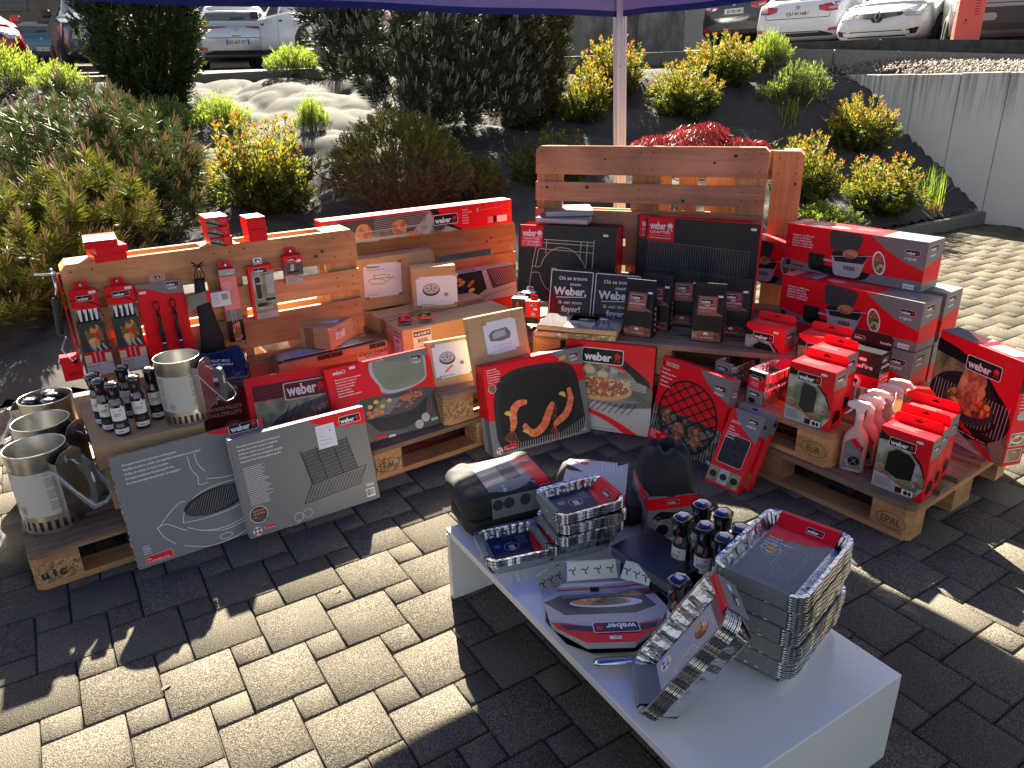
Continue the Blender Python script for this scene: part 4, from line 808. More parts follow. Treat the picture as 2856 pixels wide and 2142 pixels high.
def rot_top(W, D): a = Art(W, D); a.rect(0, 0, W*.7, D, 'card_red').rect(W*.7, 0, W*.3, D, 'card_grey').lay().rect(.0, 0, W*.08, D, 'p_pink').rect(W*.14, D*.2, W*.1, D*.6, 'p_patio').poly(ell(W*.36, D*.4, W*.07, D*.16), 'p_pink').lay().lines(W*.46, D*.7, 5, W*.16, .006, 'p_pink'); a.logo(W*.86, D*.3, W*.09, ic='p_steel'); return a
def rot(pose, dims, label, a=True):
    W, D, H = dims; carton('rotisserie_box', pose, dims, 'card_red', {'F': rot_art(W, H), 'R': rot_side(D, H), 'T': rot_top(W, D)}, label, 'box', 'rotisserie boxes stacked on the right')
rot((1.356, 3.599, .678, -.904), (.661, .151, .214), 'topmost long red and grey rotisserie box of its stack')
rot((1.309, 3.463, .461, -.940), (.668, .152, .214), 'second long rotisserie box, directly under the topmost one')
rot((1.309+.155, 3.463+.122, .461, -.92), (.668, .152, .214), 'rotisserie box behind the second one, only its grey top corner showing')
rot((1.30, 3.452, .293-.046, -.940), (.668, .150, .212), 'lowest rotisserie box of its stack, behind the black cover box')
rot((1.46, 3.58, .291-.046, -.93), (.66, .150, .212), 'lowest rear rotisserie box, almost hidden')
rot((1.10, 3.90, .57, -.75), (.55, .16, .214), 'dark red box peeking out left of the long rotisserie boxes')
# roasting rack box
W, D, H = .405, .092, .428; a = Art(W, H); a.lay().poly([(.0, H-.05), (.12, H-.055), (.26, H-.10), (.36, H-.20), (W, H-.33), (W, 0), (0, 0)], 'p_foliage')
a.lay().poly([(0, H-.03), (.10, H-.045), (.24, H-.085), (.345, H-.18), (.385, H-.30), (.375, H-.30), (.33, H-.19), (.23, H-.105), (0, H-.085)], 'card_black').poly(ell(.2, .17, .20, .13, 30, -.05), 'p_charcoal'); a.lay()
for i in range(24): x = .02+i*.0155; a.line([(x, .09), (x+.008, .235)], .003, 'p_steel')
a.lay().poly(ell(.20, .17, .125, .07, 28), 'p_graphite'); a.lay().poly(ell(.20, .185, .108, .052, 24), 'p_food'); a.lay().poly(curve([(.15, .19), (.14, .25), (.165, .325), (.20, .345), (.25, .325), (.265, .28), (.24, .235), (.235, .17), (.19, .15), (.15, .19)], 5)[:-1], 'p_chicken'); a.lay().poly(curve([(.15, .29), (.145, .26), (.165, .235), (.18, .27), (.15, .29)], 4)[:-1], 'p_tan').poly(curve([(.25, .28), (.27, .25), (.255, .22), (.235, .25), (.25, .28)], 4)[:-1], 'p_tan').poly(ell(.29, .20, .014, .012), 'p_lemon')
a.lay().line(curve([(.06, .14), (.1, .10), (.2, .085), (.3, .10), (.34, .15)]), .012, 'p_charcoal'); a.lay().poly(ell(W-.03, .05, .035, .045), 'p_sage')
a.lay().poly([(0, .105), (.13, .075), (.27, .02), (.33, 0), (0, 0)], 'card_lgrey').line(curve([(0, .135), (.14, .105), (.27, .05), (.36, 0)]), .018, 'card_red'); a.lay().rect(0, .052, .33, .015, 'card_black'); a.lay().text(.01, .056, 'Fits | Sirve para | Pour | Passend f\u00fcr | Passer til | Per', .006, 'card_white', w=.31); a.rect(.02, .024, .07, .016, 'p_pink').line(ell(.20, .026, .018, .012), .002, 'ink_grey', True).line(ell(.27, .024, .02, .012), .002, 'ink_grey', True); a.lay().text(.045, .028, 'GOURMET', .009, 'card_red'); a.logo(.155, H-.112, .165)
sr = Art(D, H); sr.lay().lines(.018, H-.13, 8, .05, .005, 'card_white', .014).poly(ell(.045, .21, .028, .018), 'card_lgrey').rect(.012, .085, .068, .055, 'card_white').rect(.012, .018, .068, .055, 'card_white').rect(0, H-.12, D, .12, 'card_black'); sr.lay().rect(.014, .087, .064, .051, 'p_salad').rect(.014, .02, .064, .051, 'p_patio'); sr.lay().poly(ell(.045, .112, .028, .016), 'card_white').poly(ell(.045, .045, .016, .019), 'p_chicken'); sr.lay().poly(ell(.045, .113, .024, .012), 'p_food')
tp_ = Art(W, D); tp_.rect(0, 0, W*.4, D, 'card_navy').lay().poly([(W*.1, D), (W*.45, D), (W*.45, .02)], 'p_pink').rect(W*.55, .01, .12, .07, 'p_pink').lay().text(W*.58, .02, 'weber', .04, 'card_white', sx=.8)
carton('roaster_box', (1.769, 2.882, .146, -1.33), (W, D, H), 'card_red', {'F': a, 'R': sr, 'T': tp_}, 'red box with a whole roast chicken in a pan, at the right edge', 'box')

# brown cartons on the left
def sheet(par, w, h, M, draw, name='paper_sheet'):
    q = MB(); q.box(0, w, 0, .0006, 0, h, 'paper'); a = Art(w, h); a.lay(); draw(a); a.put(q, (0, 0, 0), (1, 0, 0), (0, 0, 1), .0003)
    for x, z in ((-.006, h-.012), (w-.018, h-.006), (.0, -.008), (w-.02, -.004)): q.add([(x, -.001, z), (x+.024, -.001, z), (x+.024, -.001, z+.014), (x, -.001, z+.014)], [(0, 1, 2, 3)], 'tape')
    return q.build(name, par, M)
def d_res(a):
    a.text(.022, .155, 'R\u00e9sistance', .011, 'ink', .03); a.text(.022, .143, 'Pour barbecues Q 240 / Q 2400', .005, 'ink'); a.rect(.02, .045, .15, .08, 'label_white'); a.lay()
    a.line(curve([(.06, .105), (.055, .115), (.12, .115), (.14, .108), (.12, .10), (.06, .098), (.058, .105)]), .0022, 'ink'); a.line(curve([(.03, .085), (.028, .095), (.06, .097), (.10, .092), (.118, .075), (.09, .068), (.04, .074), (.03, .085)]), .0022, 'ink'); a.line(curve([(.12, .10), (.14, .095), (.16, .102)]), .0022, 'ink'); a.line(curve([(.118, .075), (.14, .088), (.165, .094)]), .002, 'ink'); a.text(.02, .012, 'Ref. nr. 65.198-74', .005, 'ink')
def d_wheel(a):
    w, h = a.w, a.h; cx, cy, r = w*.36, h*.58, w*.21; a.poly(ell(cx, cy-r*.16, r, r*.68, 30), 'ink'); a.lay().poly(ell(cx, cy, r*.96, r*.66, 30), 'ink_grey'); a.lay().poly(ell(cx, cy+r*.02, r*.86, r*.56, 28), 'p_steel'); a.lay().poly(ell(cx, cy, r*.12, r*.09), 'ink')
    for t in range(5): q = t*2*math.pi/5+.3; a.poly(ell(cx+r*.5*math.cos(q), cy+r*.32*math.sin(q), r*.16, r*.1, 10, q), 'ink_grey')
    c2, d2 = w*.72, h*.36; P = []
    for t in range(12): q = t*math.pi/6; rad = w*.09 if t % 2 == 0 else w*.035; P.append((c2+rad*math.cos(q), d2+rad*.8*math.sin(q)))
    a.poly(P, 'ink_grey'); a.text(w*.1, h*.04, 'Roues pour barbecue', .006, 'ink'); scribble(a, w*.55, h*.10, w*.12, .008, 'p_steel')
def d_pan(a): w, h = a.w, a.h; a.poly([(w*.15, h*.42), (w*.12, h*.6), (w*.25, h*.72), (w*.7, h*.74), (w*.8, h*.55), (w*.75, h*.4), (w*.5, h*.36)], 'ink_grey'); a.lay().poly([(w*.25, h*.46), (w*.24, h*.62), (w*.35, h*.68), (w*.62, h*.68), (w*.66, h*.5)], 'p_steel'); scribble(a, w*.2, h*.2, w*.6, .01, 'p_blue'); scribble(a, w*.35, h*.1, w*.4, .01, 'p_blue')
ktop = {'T': 'card_kraft'}
bx = carton('carton', (-.894, 3.645, .470, .502), (.562, .105, .268), 'card_kraft', {'F': Art(.562, .268).lay().poly([(.20, .268), (.215, .268), (.22, .25), (.205, .25)], 'tape')}, 'large brown carton with a heating element sheet taped on its front', 'carton')
sheet(bx, .205, .175, T(.165, -.002, .065, 0, 0, -.03), d_res)
carton('carton', (-.93, 3.60, .290, .502), (.42, .13, .178), 'card_kraft', {}, 'brown carton supporting the heating element carton, mostly hidden', 'carton')
bx = carton('carton', (-.497, 3.703, .469, .225), (.227, .083, .223), 'card_kraft', {}, 'small upright brown carton with a wheel sheet, on top of the 66089 carton', 'carton')
sheet(bx, .212, .155, T(.018, -.002, .02, 0, 0, -.01), d_wheel)
lab = Art(.12, .16)
def lab66(w, h, t):
    a = Art(w, h); a.rect(0, 0, w, h, 'label_white'); a.lay().rect(w*.04, h*.76, w*.92, h*.2, 'ink'); a.lay().text(w*.08, h*.80, t, h*.12, 'label_white', w=w*.84); a.barcode(w*.2, h*.5, w*.6, h*.2); a.lay().text(w*.3, h*.36, 'Quantity: 1', h*.05, 'ink'); a.lines(w*.1, h*.3, 4, w*.6, h*.03, 'ink', h*.06); return a
def add66(q): lab66(.10, .135, '66089').put(q, (.055, 0, .03), (1, 0, 0), (0, 0, 1), .001); lab66(.085, .135, '66089').put(q, (0, .10, .03), (0, -1, 0), (0, 0, 1), .001); q.add([(-.0006, .18, .0), (-.0006, .25, 0), (-.0006, .25, .18), (-.0006, .18, .18)], [(0, 3, 2, 1)], 'tape'); q.add([(0, .18, .1806), (0, .25, .1806), (.62, .25, .1806), (.62, .18, .1806)], [(0, 3, 2, 1)], 'tape')
carton('carton', (-.519, 3.373, .290, .577), (.623, .42, .178), 'card_kraft', {}, 'wide flat brown carton labelled 66089, carrying two grill brushes', 'carton', extra=add66)
bx = carton('carton', (-.346, 3.080, .290, .438, .30), (.206, .06, .209), 'card_kraft', {}, 'small brown carton with a wheel sheet and orange sticker, leaning at the front', 'carton')
def d_w2(a): d_wheel(a); a.lay().poly([(.045, .03), (.085, .055), (.09, .047), (.05, .022)], 'orange_sticker')
sheet(bx, .185, .155, T(.012, -.002, .038, 0, 0, 0), d_w2)
bx = carton('carton', (-.151, 3.062, .292, .548, .26), (.298, .04, .315), 'card_kraft', {}, 'brown carton with a roasting tray sheet, behind the orange-sticker carton', 'carton')
sheet(bx, .17, .15, T(.075, -.002, .13, 0, 0, .02), d_pan)
def addlab(q): lab66(.075, .05, '66.4.74').put(q, (.236, .05, .035), (0, 1, 0), (0, 0, 1), .001); q.add([(.10, -.0008, 0), (.15, -.0008, 0), (.15, -.0008, .10), (.10, -.0008, .10)], [(0, 1, 2, 3)], 'tape')
bx = carton('carton', (-1.052, 3.318, .428, -.362), (.236, .23, .102), 'card_kraft', {}, 'small square brown carton with a printed sheet on its lid, sitting on the steel grates', 'carton', extra=addlab)
q = MB(); q.box(0, .20, 0, .145, 0, .0007, 'paper'); a = Art(.20, .145); a.lay(); a.line(curve([(.06, .03), (.09, .055), (.14, .06), (.16, .035), (.12, .015), (.075, .018), (.06, .03)]), .0022, 'p_copper'); a.lines(.02, .12, 3, .12, .005, 'ink_grey'); a.put(q, (0, 0, .0008), (1, 0, 0), (0, 1, 0)); q.build('paper_sheet', bx, T(.03, .03, .103, .35))
def flab(q): lab66(.16, .05, '66803').put(q, (.39, 0, .003), (1, 0, 0), (0, 0, 1), .001)
carton('carton', (-1.070, 3.174, .322-.03, .594), (.575, .36, .075), 'card_kraft', {}, 'flat brown carton underneath the steel cooking grates', 'carton', extra=flab)
# steel grates
mat('steel', (0.50, 0.50, 0.50), 0.22, metal=1.0); mat('steel_brush', (0.46, 0.455, 0.44), 0.34, metal=1.0, var=.06, scale=30, stretch=(1, 1, 8)); mat('blk_gloss', (0.008, 0.008, 0.010), 0.08, coat=1.0, spec=.8); mat('blk_matte', (0.012, 0.012, 0.012), 0.55)
gr = empty('cooking_grate', T(-1.048, 3.129, .372, .592)); tag(gr, 'shiny steel rod cooking grates lying in a cardboard cradle', 'grate')
for k, (w, x0) in enumerate(((.26, 0), (.262, .266))):
    q = MB()
    for i in range(15): y_ = (.004+i*.0128)+(.190 if k else 0); q.tube([(0, y_, .048), (.528, y_, .048)], .0036, 'steel', n=6)
    for x_ in (.02, .26, .50): q.tube([(x_, (.19 if k else 0), .040), (x_, (.375 if k else .186), .040)], .004, 'steel', n=6)
    q.build('rod_panel', gr)
q = MB(); q.box(-.002, .532, -.006, .012, .004, .035, 'card_kraft'); q.box(.18, .30, -.010, -.004, .012, .033, 'blk_matte'); q.box(.44, .52, -.010, -.004, .012, .033, 'blk_matte'); q.box(-.002, .532, .37, .386, .004, .035, 'card_kraft'); q.box(-.002, .012, 0, .386, .004, .035, 'card_kraft'); q.box(-.002, .532, -.006, .386, 0, .004, 'card_kraft')
for x in (.24, .47): q.tube([(x, -.012, .024), (x, -.016, .024)], .005, 'steel', n=8)
q.build('cardboard_cradle', gr)
# cartons under the bottles
carton('carton', (-1.461, 2.345, .146, .583), (.345, .50, .165), 'card_kraft', {}, 'lower brown carton of the pair under the black spray bottles', 'carton')
carton('carton', (-1.475, 2.335, .313, .583), (.372, .522, .088), 'card_kraft', {}, 'upper brown carton carrying the black spray bottles', 'carton', ms={'T': 'card_kraft'})
# long rotisserie box
W, D, H = 1.125, .10, .132; a = Art(W, H); a.lay().poly([(0, 0), (0, H*.86), (.06, H*.92), (.60, H*.92), (.62, H*.6), (.68, H*.3), (.78, 0)], 'p_patio'); a.lay().poly([(.08, H*.92), (.14, H*.5), (.5, H*.2), (.6, H*.9)], 'p_graphite'); a.lay()
for i in range(8): a.line([(.28, H*(.35+.07*i)), (.62, H*(.38+.07*i))], .0018, 'p_steel')
for x in (.22, .42): a.lay().poly(ell(x, H*.42, .045, .042, 16), 'p_chicken')
a.lay().line([(.1, H*.40), (.60, H*.42)], .004, 'p_steel').rect(.17, H*.05, .35, H*.1, 'p_steel'); a.lay().poly(ell(.655, H*.32, .04, .03), 'p_graphite').poly(ell(.5, H*.07, .03, .012), 'p_orange').poly([(.60, H), (.66, H*.35), (.78, 0), (.80, 0), (.70, H*.4), (.64, H)], 'card_black')
a.logo(.62, H*.30, .15); a.lay(); para(a, .80, H*.78, ['Rotisserie', 'Asador giratorio', 'R\u00f4tissoire', 'Drehspie\u00df', 'Rotisserie', 'Girarrosto'], .0065, step=.0145); a.rect(.96, H*.12, .035, .035, 'p_pink').rect(1.0, H*.12, .018, .035, 'card_black').rect(1.022, H*.12, .065, .035, 'card_white').line([(.90, H*.7), (1.06, H*.76)], .002, 'p_pink').rect(.89, H*.66, .012, .02, 'p_steel')
carton('rotisserie_box', (-.93, 3.72, .802, .556), (W, D, H), 'card_red', {'F': a}, 'very long red box with two spit-roast chickens, lying on the upturned pallet', 'box')
# grill photo box behind wheel carton
W, D, H = .53, .08, .29; a = Art(W, H); a.lay().rect(0, H*.38, W, H*.62, 'p_steel'); a.lay().poly([(.02, H*.42), (.04, H), (.30, H), (.33, H*.62), (.22, H*.45)], 'p_charcoal').poly([(.33, H), (W, H), (W, H*.66), (.37, H*.60)], 'p_graphite'); a.lay()
for i in range(14): a.line([(.35+i*.012, H*.98), (.40+i*.012, H*.66)], .002, 'p_steel')
for i in range(14): a.poly(ell(.07+.17*rr.random(), H*(.62+.28*rr.random()), .022, .011, 10, rr.uniform(-.4, .6)), 'p_orange' if i % 4 else 'p_lemon')
a.lay()
for i in range(18): a.poly([(.22+i*.016, H*.44+i*.0018), (.233+i*.016, H*.442+i*.0018), (.237+i*.016, H*.455+i*.0018), (.226+i*.016, H*.452+i*.0018)], 'p_charcoal')
a.logo(.20, H*.22, .08)
tq = Art(W, D); tq.rect(0, 0, W, D, 'p_steel'); tq.logo(.2, .02, .08)
carton('griddle_box', (-.405, 3.925, .290, .58, .0), (W, D, H), 'card_red', {'F': a, 'T': tq}, 'red box with grilled prawns on a griddle, behind the upright wheel carton', 'box')
# ---------------------------------------------------------------- plants
mat('leaf_green', (0.060, 0.105, 0.022), 0.5, transl=.38, spec=.3); mat('leaf_deep', (0.026, 0.050, 0.016), 0.5, transl=.25, spec=.3); mat('leaf_lime', (0.20, 0.19, 0.028), 0.5, transl=.5, spec=.3)
mat('leaf_orange', (0.40, 0.15, 0.035), 0.5, transl=.5, spec=.3); mat('leaf_rust', (0.33, 0.05, 0.02), 0.5, transl=.45, spec=.3)
mat('lav_grey', (0.085, 0.11, 0.065), 0.7, transl=.3, spec=.2); mat('lav_lime', (0.20, 0.26, 0.045), 0.6, transl=.5, spec=.2)
mat('pine_needle', (0.050, 0.080, 0.022), 0.5, transl=.14, spec=.3); mat('pine_blue', (0.036, 0.054, 0.036), 0.5, transl=.10, spec=.3); mat('pine_gold', (0.11, 0.125, 0.018), 0.5, transl=.25, spec=.3)
mat('candle', (0.30, 0.22, 0.11), 0.7); mat('candle_grey', (0.24, 0.22, 0.15), 0.7); mat('bark', (0.095, 0.055, 0.035), 0.9, var=.4, scale=30, bump=.004); mat('twig', (0.115, 0.062, 0.036), 0.9)
mat('yew_dark', (0.028, 0.047, 0.014), 0.5, transl=.2, spec=.3); mat('yew_tip', (0.055, 0.085, 0.018), 0.5, transl=.3, spec=.3); mat('jun_gold', (0.155, 0.155, 0.035), 0.6, transl=.35, spec=.2); mat('jun_olive', (0.07, 0.085, 0.025), 0.6, transl=.3, spec=.2)
mat('thuja', (0.055, 0.052, 0.022), 0.6, transl=.2, spec=.2); mat('maple_red', (0.23, 0.018, 0.035), 0.45, transl=.3, spec=.6); mat('maple_dark', (0.10, 0.008, 0.016), 0.45, transl=.3, spec=.4); mat('grass', (0.16, 0.25, 0.03), 0.5, transl=.5, spec=.3); mat('straw', (0.34, 0.25, 0.10), .7, transl=.3)
def frames(D, roll=True):
    D = D/np.linalg.norm(D, axis=1, keepdims=True); N = len(D); r = RNG.normal(size=(N, 3)); A = np.cross(r, D); A /= np.linalg.norm(A, axis=1, keepdims=True)+1e-9; B = np.cross(D, A)
    return np.stack([A, B, D], -1)                     # columns
def scatter(pv, pf, pm, P, R_, S):
    N = len(P); n_ = len(pv); V = np.einsum('kij,vj->kvi', R_, pv)*np.asarray(S)[:, None, None]+P[:, None]
    F = pf[None]+np.arange(N)[:, None, None]*n_; return V.reshape(-1, 3), F.reshape(-1, pf.shape[1]), np.tile(pm, N)
def joinp(L):
    V, F, M_ = [], [], []; o = 0
    for v, f, m in L: V.append(v); F.append(f+o); M_.append(m); o += len(v)
    return np.concatenate(V), np.concatenate(F), np.concatenate(M_)
LEAF = np.array([(0, 0, 0), (.13, .03, .4), (0, 0, 1.0), (-.13, .03, .4)]); LQ = np.array([(0, 1, 2, 3)])
def tubes(paths, r0, r1, n=4):
    V, F = [], []
    for p in paths:
        b = len(V)*0+sum(len(v) for v in V); p = np.asarray(p); k = len(p); t = np.gradient(p, axis=0); t /= np.linalg.norm(t, axis=1, keepdims=True)+1e-9
        a = np.cross(t, [.3, .5, .81]); a /= np.linalg.norm(a, axis=1, keepdims=True)+1e-9; c = np.cross(t, a); rad = np.linspace(r0, r1, k)[:, None, None]; q = np.arange(n)*2*np.pi/n
        ring = p[:, None]+rad*(np.cos(q)[None, :, None]*a[:, None]+np.sin(q)[None, :, None]*c[:, None]); V.append(ring.reshape(-1, 3))
        i, j = np.meshgrid(np.arange(k-1), np.arange(n), indexing='ij'); F.append(np.stack([b+i*n+j, b+i*n+(j+1) % n, b+(i+1)*n+(j+1) % n, b+(i+1)*n+j], -1).reshape(-1, 4))
    return np.concatenate(V), np.concatenate(F)
def wander(a, b, k=6, j=.04, sag=0):
    t = np.linspace(0, 1, k)[:, None]; p = np.array(a)*(1-t)+np.array(b)*t; p[1:-1] += RNG.normal(size=(k-2, 3))*j; p[:, 2] -= sag*(t[:, 0]*(1-t[:, 0])); return p
def plant(name, parts, label, cat, M, group=None):
    """parts: (part name, (V, F, mi), mats)"""
    e = empty(name, M)
    for pn, (V, F, mi), mats in parts: link(pn, fastmesh(pn, V, F, mats, mi), e)
    tag(e, label, cat, group); return e
def up(x, y, z=None, s=1, yaw=0): return Matrix.Translation((x, y, (tz(x, y) if z is None else z)-.02)) @ Matrix.Rotation(yaw, 4, 'Z') @ Matrix.Scale(s, 4)
# leafy shrubs with orange tips (unit size: 0.8 wide, 0.75 high)
def leafy(seed, nst=300, dark=0):
    global RNG; RNG = np.random.default_rng(seed); paths = []; LP, LD, LS, LM = [], [], [], []
    for i in range(nst):
        az = RNG.uniform(0, 2*np.pi); el = np.arcsin(RNG.uniform(-.72, 1)); rad = RNG.uniform(.62, 1.02); lump = 1+.13*np.sin(3*az+seed)+.1*np.cos(5*az+el*3)
        e = np.array([.40*np.cos(az)*np.cos(el)*lump, .40*np.sin(az)*np.cos(el)*lump, .36+.36*np.sin(el)*lump])*[rad, rad, rad]+[0, 0, .0]
        p = wander([RNG.normal()*.03, RNG.normal()*.03, 0], e, 7, .012); p = np.vstack([p, p[-1]+(p[-1]-p[-2])*.25+[0, 0, .028*RNG.uniform(.2, 1.6)]]); paths.append(p)
        m = 62; t = RNG.uniform(.30, 1, m)**.8; u = t*(len(p)-1); k = np.minimum(u.astype(int), len(p)-2); q = p[k]+(p[k+1]-p[k])*(u-k)[:, None]; d = p[k+1]-p[k]; d /= np.linalg.norm(d, axis=1, keepdims=True)
        out = RNG.normal(size=(m, 3)); out /= np.linalg.norm(out, axis=1, keepdims=True); D = d*.75+out*.8+[0, 0, .15]
        tip = t > .93; high_stem = e[2] > .42  # stems ending high carry orange tips, the shrub's own leaf colour
        mm = np.where(RNG.random(m) < .5, 0, 1); hi = (q[:, 2] > .34) | (t > .8); mm = np.where(hi & (RNG.random(m) < .62), 2, mm); mm = np.where(tip & high_stem & (RNG.random(m) < .75), 3, mm); mm = np.where(tip & (e[2] > .58) & (RNG.random(m) < .2), 4, mm)
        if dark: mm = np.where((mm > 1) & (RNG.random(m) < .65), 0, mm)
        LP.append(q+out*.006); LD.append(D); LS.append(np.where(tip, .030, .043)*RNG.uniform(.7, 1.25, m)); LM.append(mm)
    P = np.concatenate(LP); D = np.concatenate(LD); S_ = np.concatenate(LS); V, F, _ = scatter(LEAF, LQ, np.zeros(1, int), P, frames(D), S_)
    tv, tf = tubes(paths, .0035, .0012, 3)
    return (V, F, np.concatenate(LM)), (tv, tf, np.zeros(len(tf), int))
LM5 = ['leaf_green', 'leaf_deep', 'leaf_lime', 'leaf_orange', 'leaf_rust']
protos = [leafy(11), leafy(12), leafy(13, dark=1)]; pme = []
for lf, st in protos: pme.append((fastmesh('leaves', *lf[:2], LM5, lf[2]), fastmesh('stems', *st[:2], ['twig'], st[2])))
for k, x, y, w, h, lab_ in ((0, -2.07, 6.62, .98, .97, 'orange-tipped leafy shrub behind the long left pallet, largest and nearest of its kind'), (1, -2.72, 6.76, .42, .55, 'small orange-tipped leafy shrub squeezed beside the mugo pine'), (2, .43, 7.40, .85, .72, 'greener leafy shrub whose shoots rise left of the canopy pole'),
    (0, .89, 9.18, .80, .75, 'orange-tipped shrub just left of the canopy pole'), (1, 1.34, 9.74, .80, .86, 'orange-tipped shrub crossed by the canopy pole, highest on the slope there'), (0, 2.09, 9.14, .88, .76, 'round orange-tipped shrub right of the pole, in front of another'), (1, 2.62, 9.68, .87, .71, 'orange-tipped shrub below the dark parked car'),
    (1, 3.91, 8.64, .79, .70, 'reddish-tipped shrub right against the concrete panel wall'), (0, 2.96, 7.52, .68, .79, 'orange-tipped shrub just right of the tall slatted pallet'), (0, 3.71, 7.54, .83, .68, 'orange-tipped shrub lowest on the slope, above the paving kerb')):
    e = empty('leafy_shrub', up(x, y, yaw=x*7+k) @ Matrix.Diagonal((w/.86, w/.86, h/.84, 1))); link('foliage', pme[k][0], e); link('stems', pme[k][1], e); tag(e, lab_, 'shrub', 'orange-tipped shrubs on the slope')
# lavender / rosemary cushions
def cushion(seed, nsh=520, lime=.5):
    global RNG; RNG = np.random.default_rng(seed); n_ = 15; t = np.linspace(.15, 1, n_); q = RNG.uniform(0, 2*np.pi, n_)
    pv, pf, pm = scatter(LEAF*[.8, 1, 1], LQ, np.zeros(1, int), np.column_stack([0*t, 0*t, t]), frames(np.column_stack([np.cos(q)*.7, np.sin(q)*.7, np.full(n_, 1.0)])), np.full(n_, .32)); pm = (t > .45).astype(int)
    az = RNG.uniform(0, 2*np.pi, nsh); rr_ = np.sqrt(RNG.random(nsh))*.46; lump = .8+.2*np.sin(az*4+seed); P = np.column_stack([rr_*np.cos(az)*lump, rr_*np.sin(az)*lump, .02+.40*np.sqrt(np.clip(1-(rr_/.5)**2, 0, 1))*RNG.uniform(.35, 1, nsh)])
    D = np.column_stack([P[:, 0]*1.6+RNG.normal(size=nsh)*.2, P[:, 1]*1.6+RNG.normal(size=nsh)*.2, np.full(nsh, .9)]); L_ = RNG.uniform(.09, .16, nsh); V, F, mi = scatter(pv, pf, pm, P, frames(D), L_)
    low = np.repeat(P[:, 2] < .14, n_); mi = np.where(low | (RNG.random(len(mi)) > lime+.3), 0, mi)
    tv, tf = tubes([wander([RNG.normal()*.04, RNG.normal()*.04, 0], p, 4, .02) for p in P[:160]], .003, .0015, 3)
    return (V, F, mi), (tv, tf, np.zeros(len(tf), int))
cu = [cushion(5, 620, .6), cushion(6, 560, .1)]; cme = [(fastmesh('leaves', *a_[:2], ['lav_grey', 'lav_lime'], a_[2]), fastmesh('stems', *b_[:2], ['twig'], b_[2])) for a_, b_ in cu]
for k, x, y, w, h, lab_ in ((0, -7.25, 11.75, 1.15, .68, 'broad bright green cushion shrub below the teal car, largest of the upper left group'), (0, -6.35, 11.45, .80, .48, 'bright green cushion shrub left of the dark yew, beside the granite kerb'), (0, -7.35, 11.0, .75, .46, 'bright green cushion shrub cut by the left picture edge'), (0, -3.09, 11.94, .92, .42, 'flat bright green cushion shrub below the white estate car'),
    (0, -2.30, 11.5, .55, .32, 'small green cushion shrub tucked against the big blue-green pine'), (1, -3.95, 8.95, .95, .50, 'grey-green trailing cushion shrub at the foot of the dark yew'), (0, -3.30, 9.15, .75, .44, 'half sunlit grey-green cushion shrub right of the yew foot'), (0, -2.20, 9.0, .40, .42, 'thin green shrublet behind the largest orange-tipped shrub'),
    (0, 3.22, 9.80, .50, .42, 'small green cushion shrub at the left end of the gravel'), (1, 3.45, 9.24, .72, .50, 'grey-green cushion shrub between the gravel and a grass tuft'), (1, 3.12, 9.22, .40, .30, 'sparse pale cushion shrub beside the rounder grey-green one'), (0, 2.97, 7.05, .70, .24, 'low pale green cushion shrub behind the rotisserie boxes')):
    e = empty('cushion_shrub', up(x, y, yaw=x*5) @ Matrix.Diagonal((w/.92, w/.92, h/.46, 1))); link('foliage', cme[k][0], e); link('stems', cme[k][1], e); tag(e, lab_, 'shrub', 'cushion shrubs on the slope')
# grass tufts
def tuft(n_, h, w, seed):
    r = np.random.default_rng(seed); V, F, mi = [], [], []
    for i in range(n_):
        b = r.normal(size=2)*w*.28; az = r.uniform(0, 6.28); ln = h*r.uniform(.5, 1.1); lean = r.uniform(.05, .5); k = 5; o = len(V)
        for j in range(k+1):
            t = j/k; x = b[0]+math.cos(az)*ln*lean*t*t; y = b[1]+math.sin(az)*ln*lean*t*t; z = ln*t*(1-.25*lean*t); wd_ = .0045*(1-t)+.0004; V += [(x-math.sin(az)*wd_, y+math.cos(az)*wd_, z), (x+math.sin(az)*wd_, y-math.cos(az)*wd_, z)]
        for j in range(k): F.append((o+2*j, o+2*j+1, o+2*j+3, o+2*j+2)); mi.append(1 if (j == 0 or r.random() < .08) else 0)
    return fastmesh('blades', V, F, ['grass', 'straw'], mi)
for x, y, h, lab_ in ((3.24, 8.95, .36, 'bright green grass tuft in front of the grey-green cushion shrub'), (4.42, 7.92, .46, 'grass tuft against the foot of the concrete panel wall')):
    e = link('grass_tuft', tuft(110, h, .26, int(h*100)), None, up(x, y)); tag(e, lab_, 'grass tuft')
# pines
def shoot(nn=64, nl=.68, candle=True, r=.0):
    t = RNG.uniform(.0, .85, nn); q = RNG.uniform(0, 2*np.pi, nn); nd = np.array([(0, 0, 0), (.034, 0, .5), (0, 0, 1), (-.034, 0, .5)])
    V, F, m = scatter(nd, LQ, np.zeros(1, int), np.column_stack([0*t, 0*t, t]), frames(np.column_stack([np.cos(q)*.9, np.sin(q)*.9, .35+.65*t])), np.full(nn, nl)*RNG.uniform(.8, 1.15, nn))
    L_ = [(V, F, m)]
    if candle:
        a, b = tubes([[(0, 0, .8), (0, 0, 1.15), (.01, 0, 1.50), (.01, .01, 1.55)]], .045, .032, 5); L_.append((a, b, np.ones(len(b), int)))
        for i in range(2): c_, s_ = math.cos(i*2.6), math.sin(i*2.6); a, b = tubes([[(0, 0, .8), (.13*c_, .13*s_, 1.0), (.17*c_, .17*s_, 1.28)]], .045, .03, 4); L_.append((a, b, np.ones(len(b), int)))
    return joinp(L_)
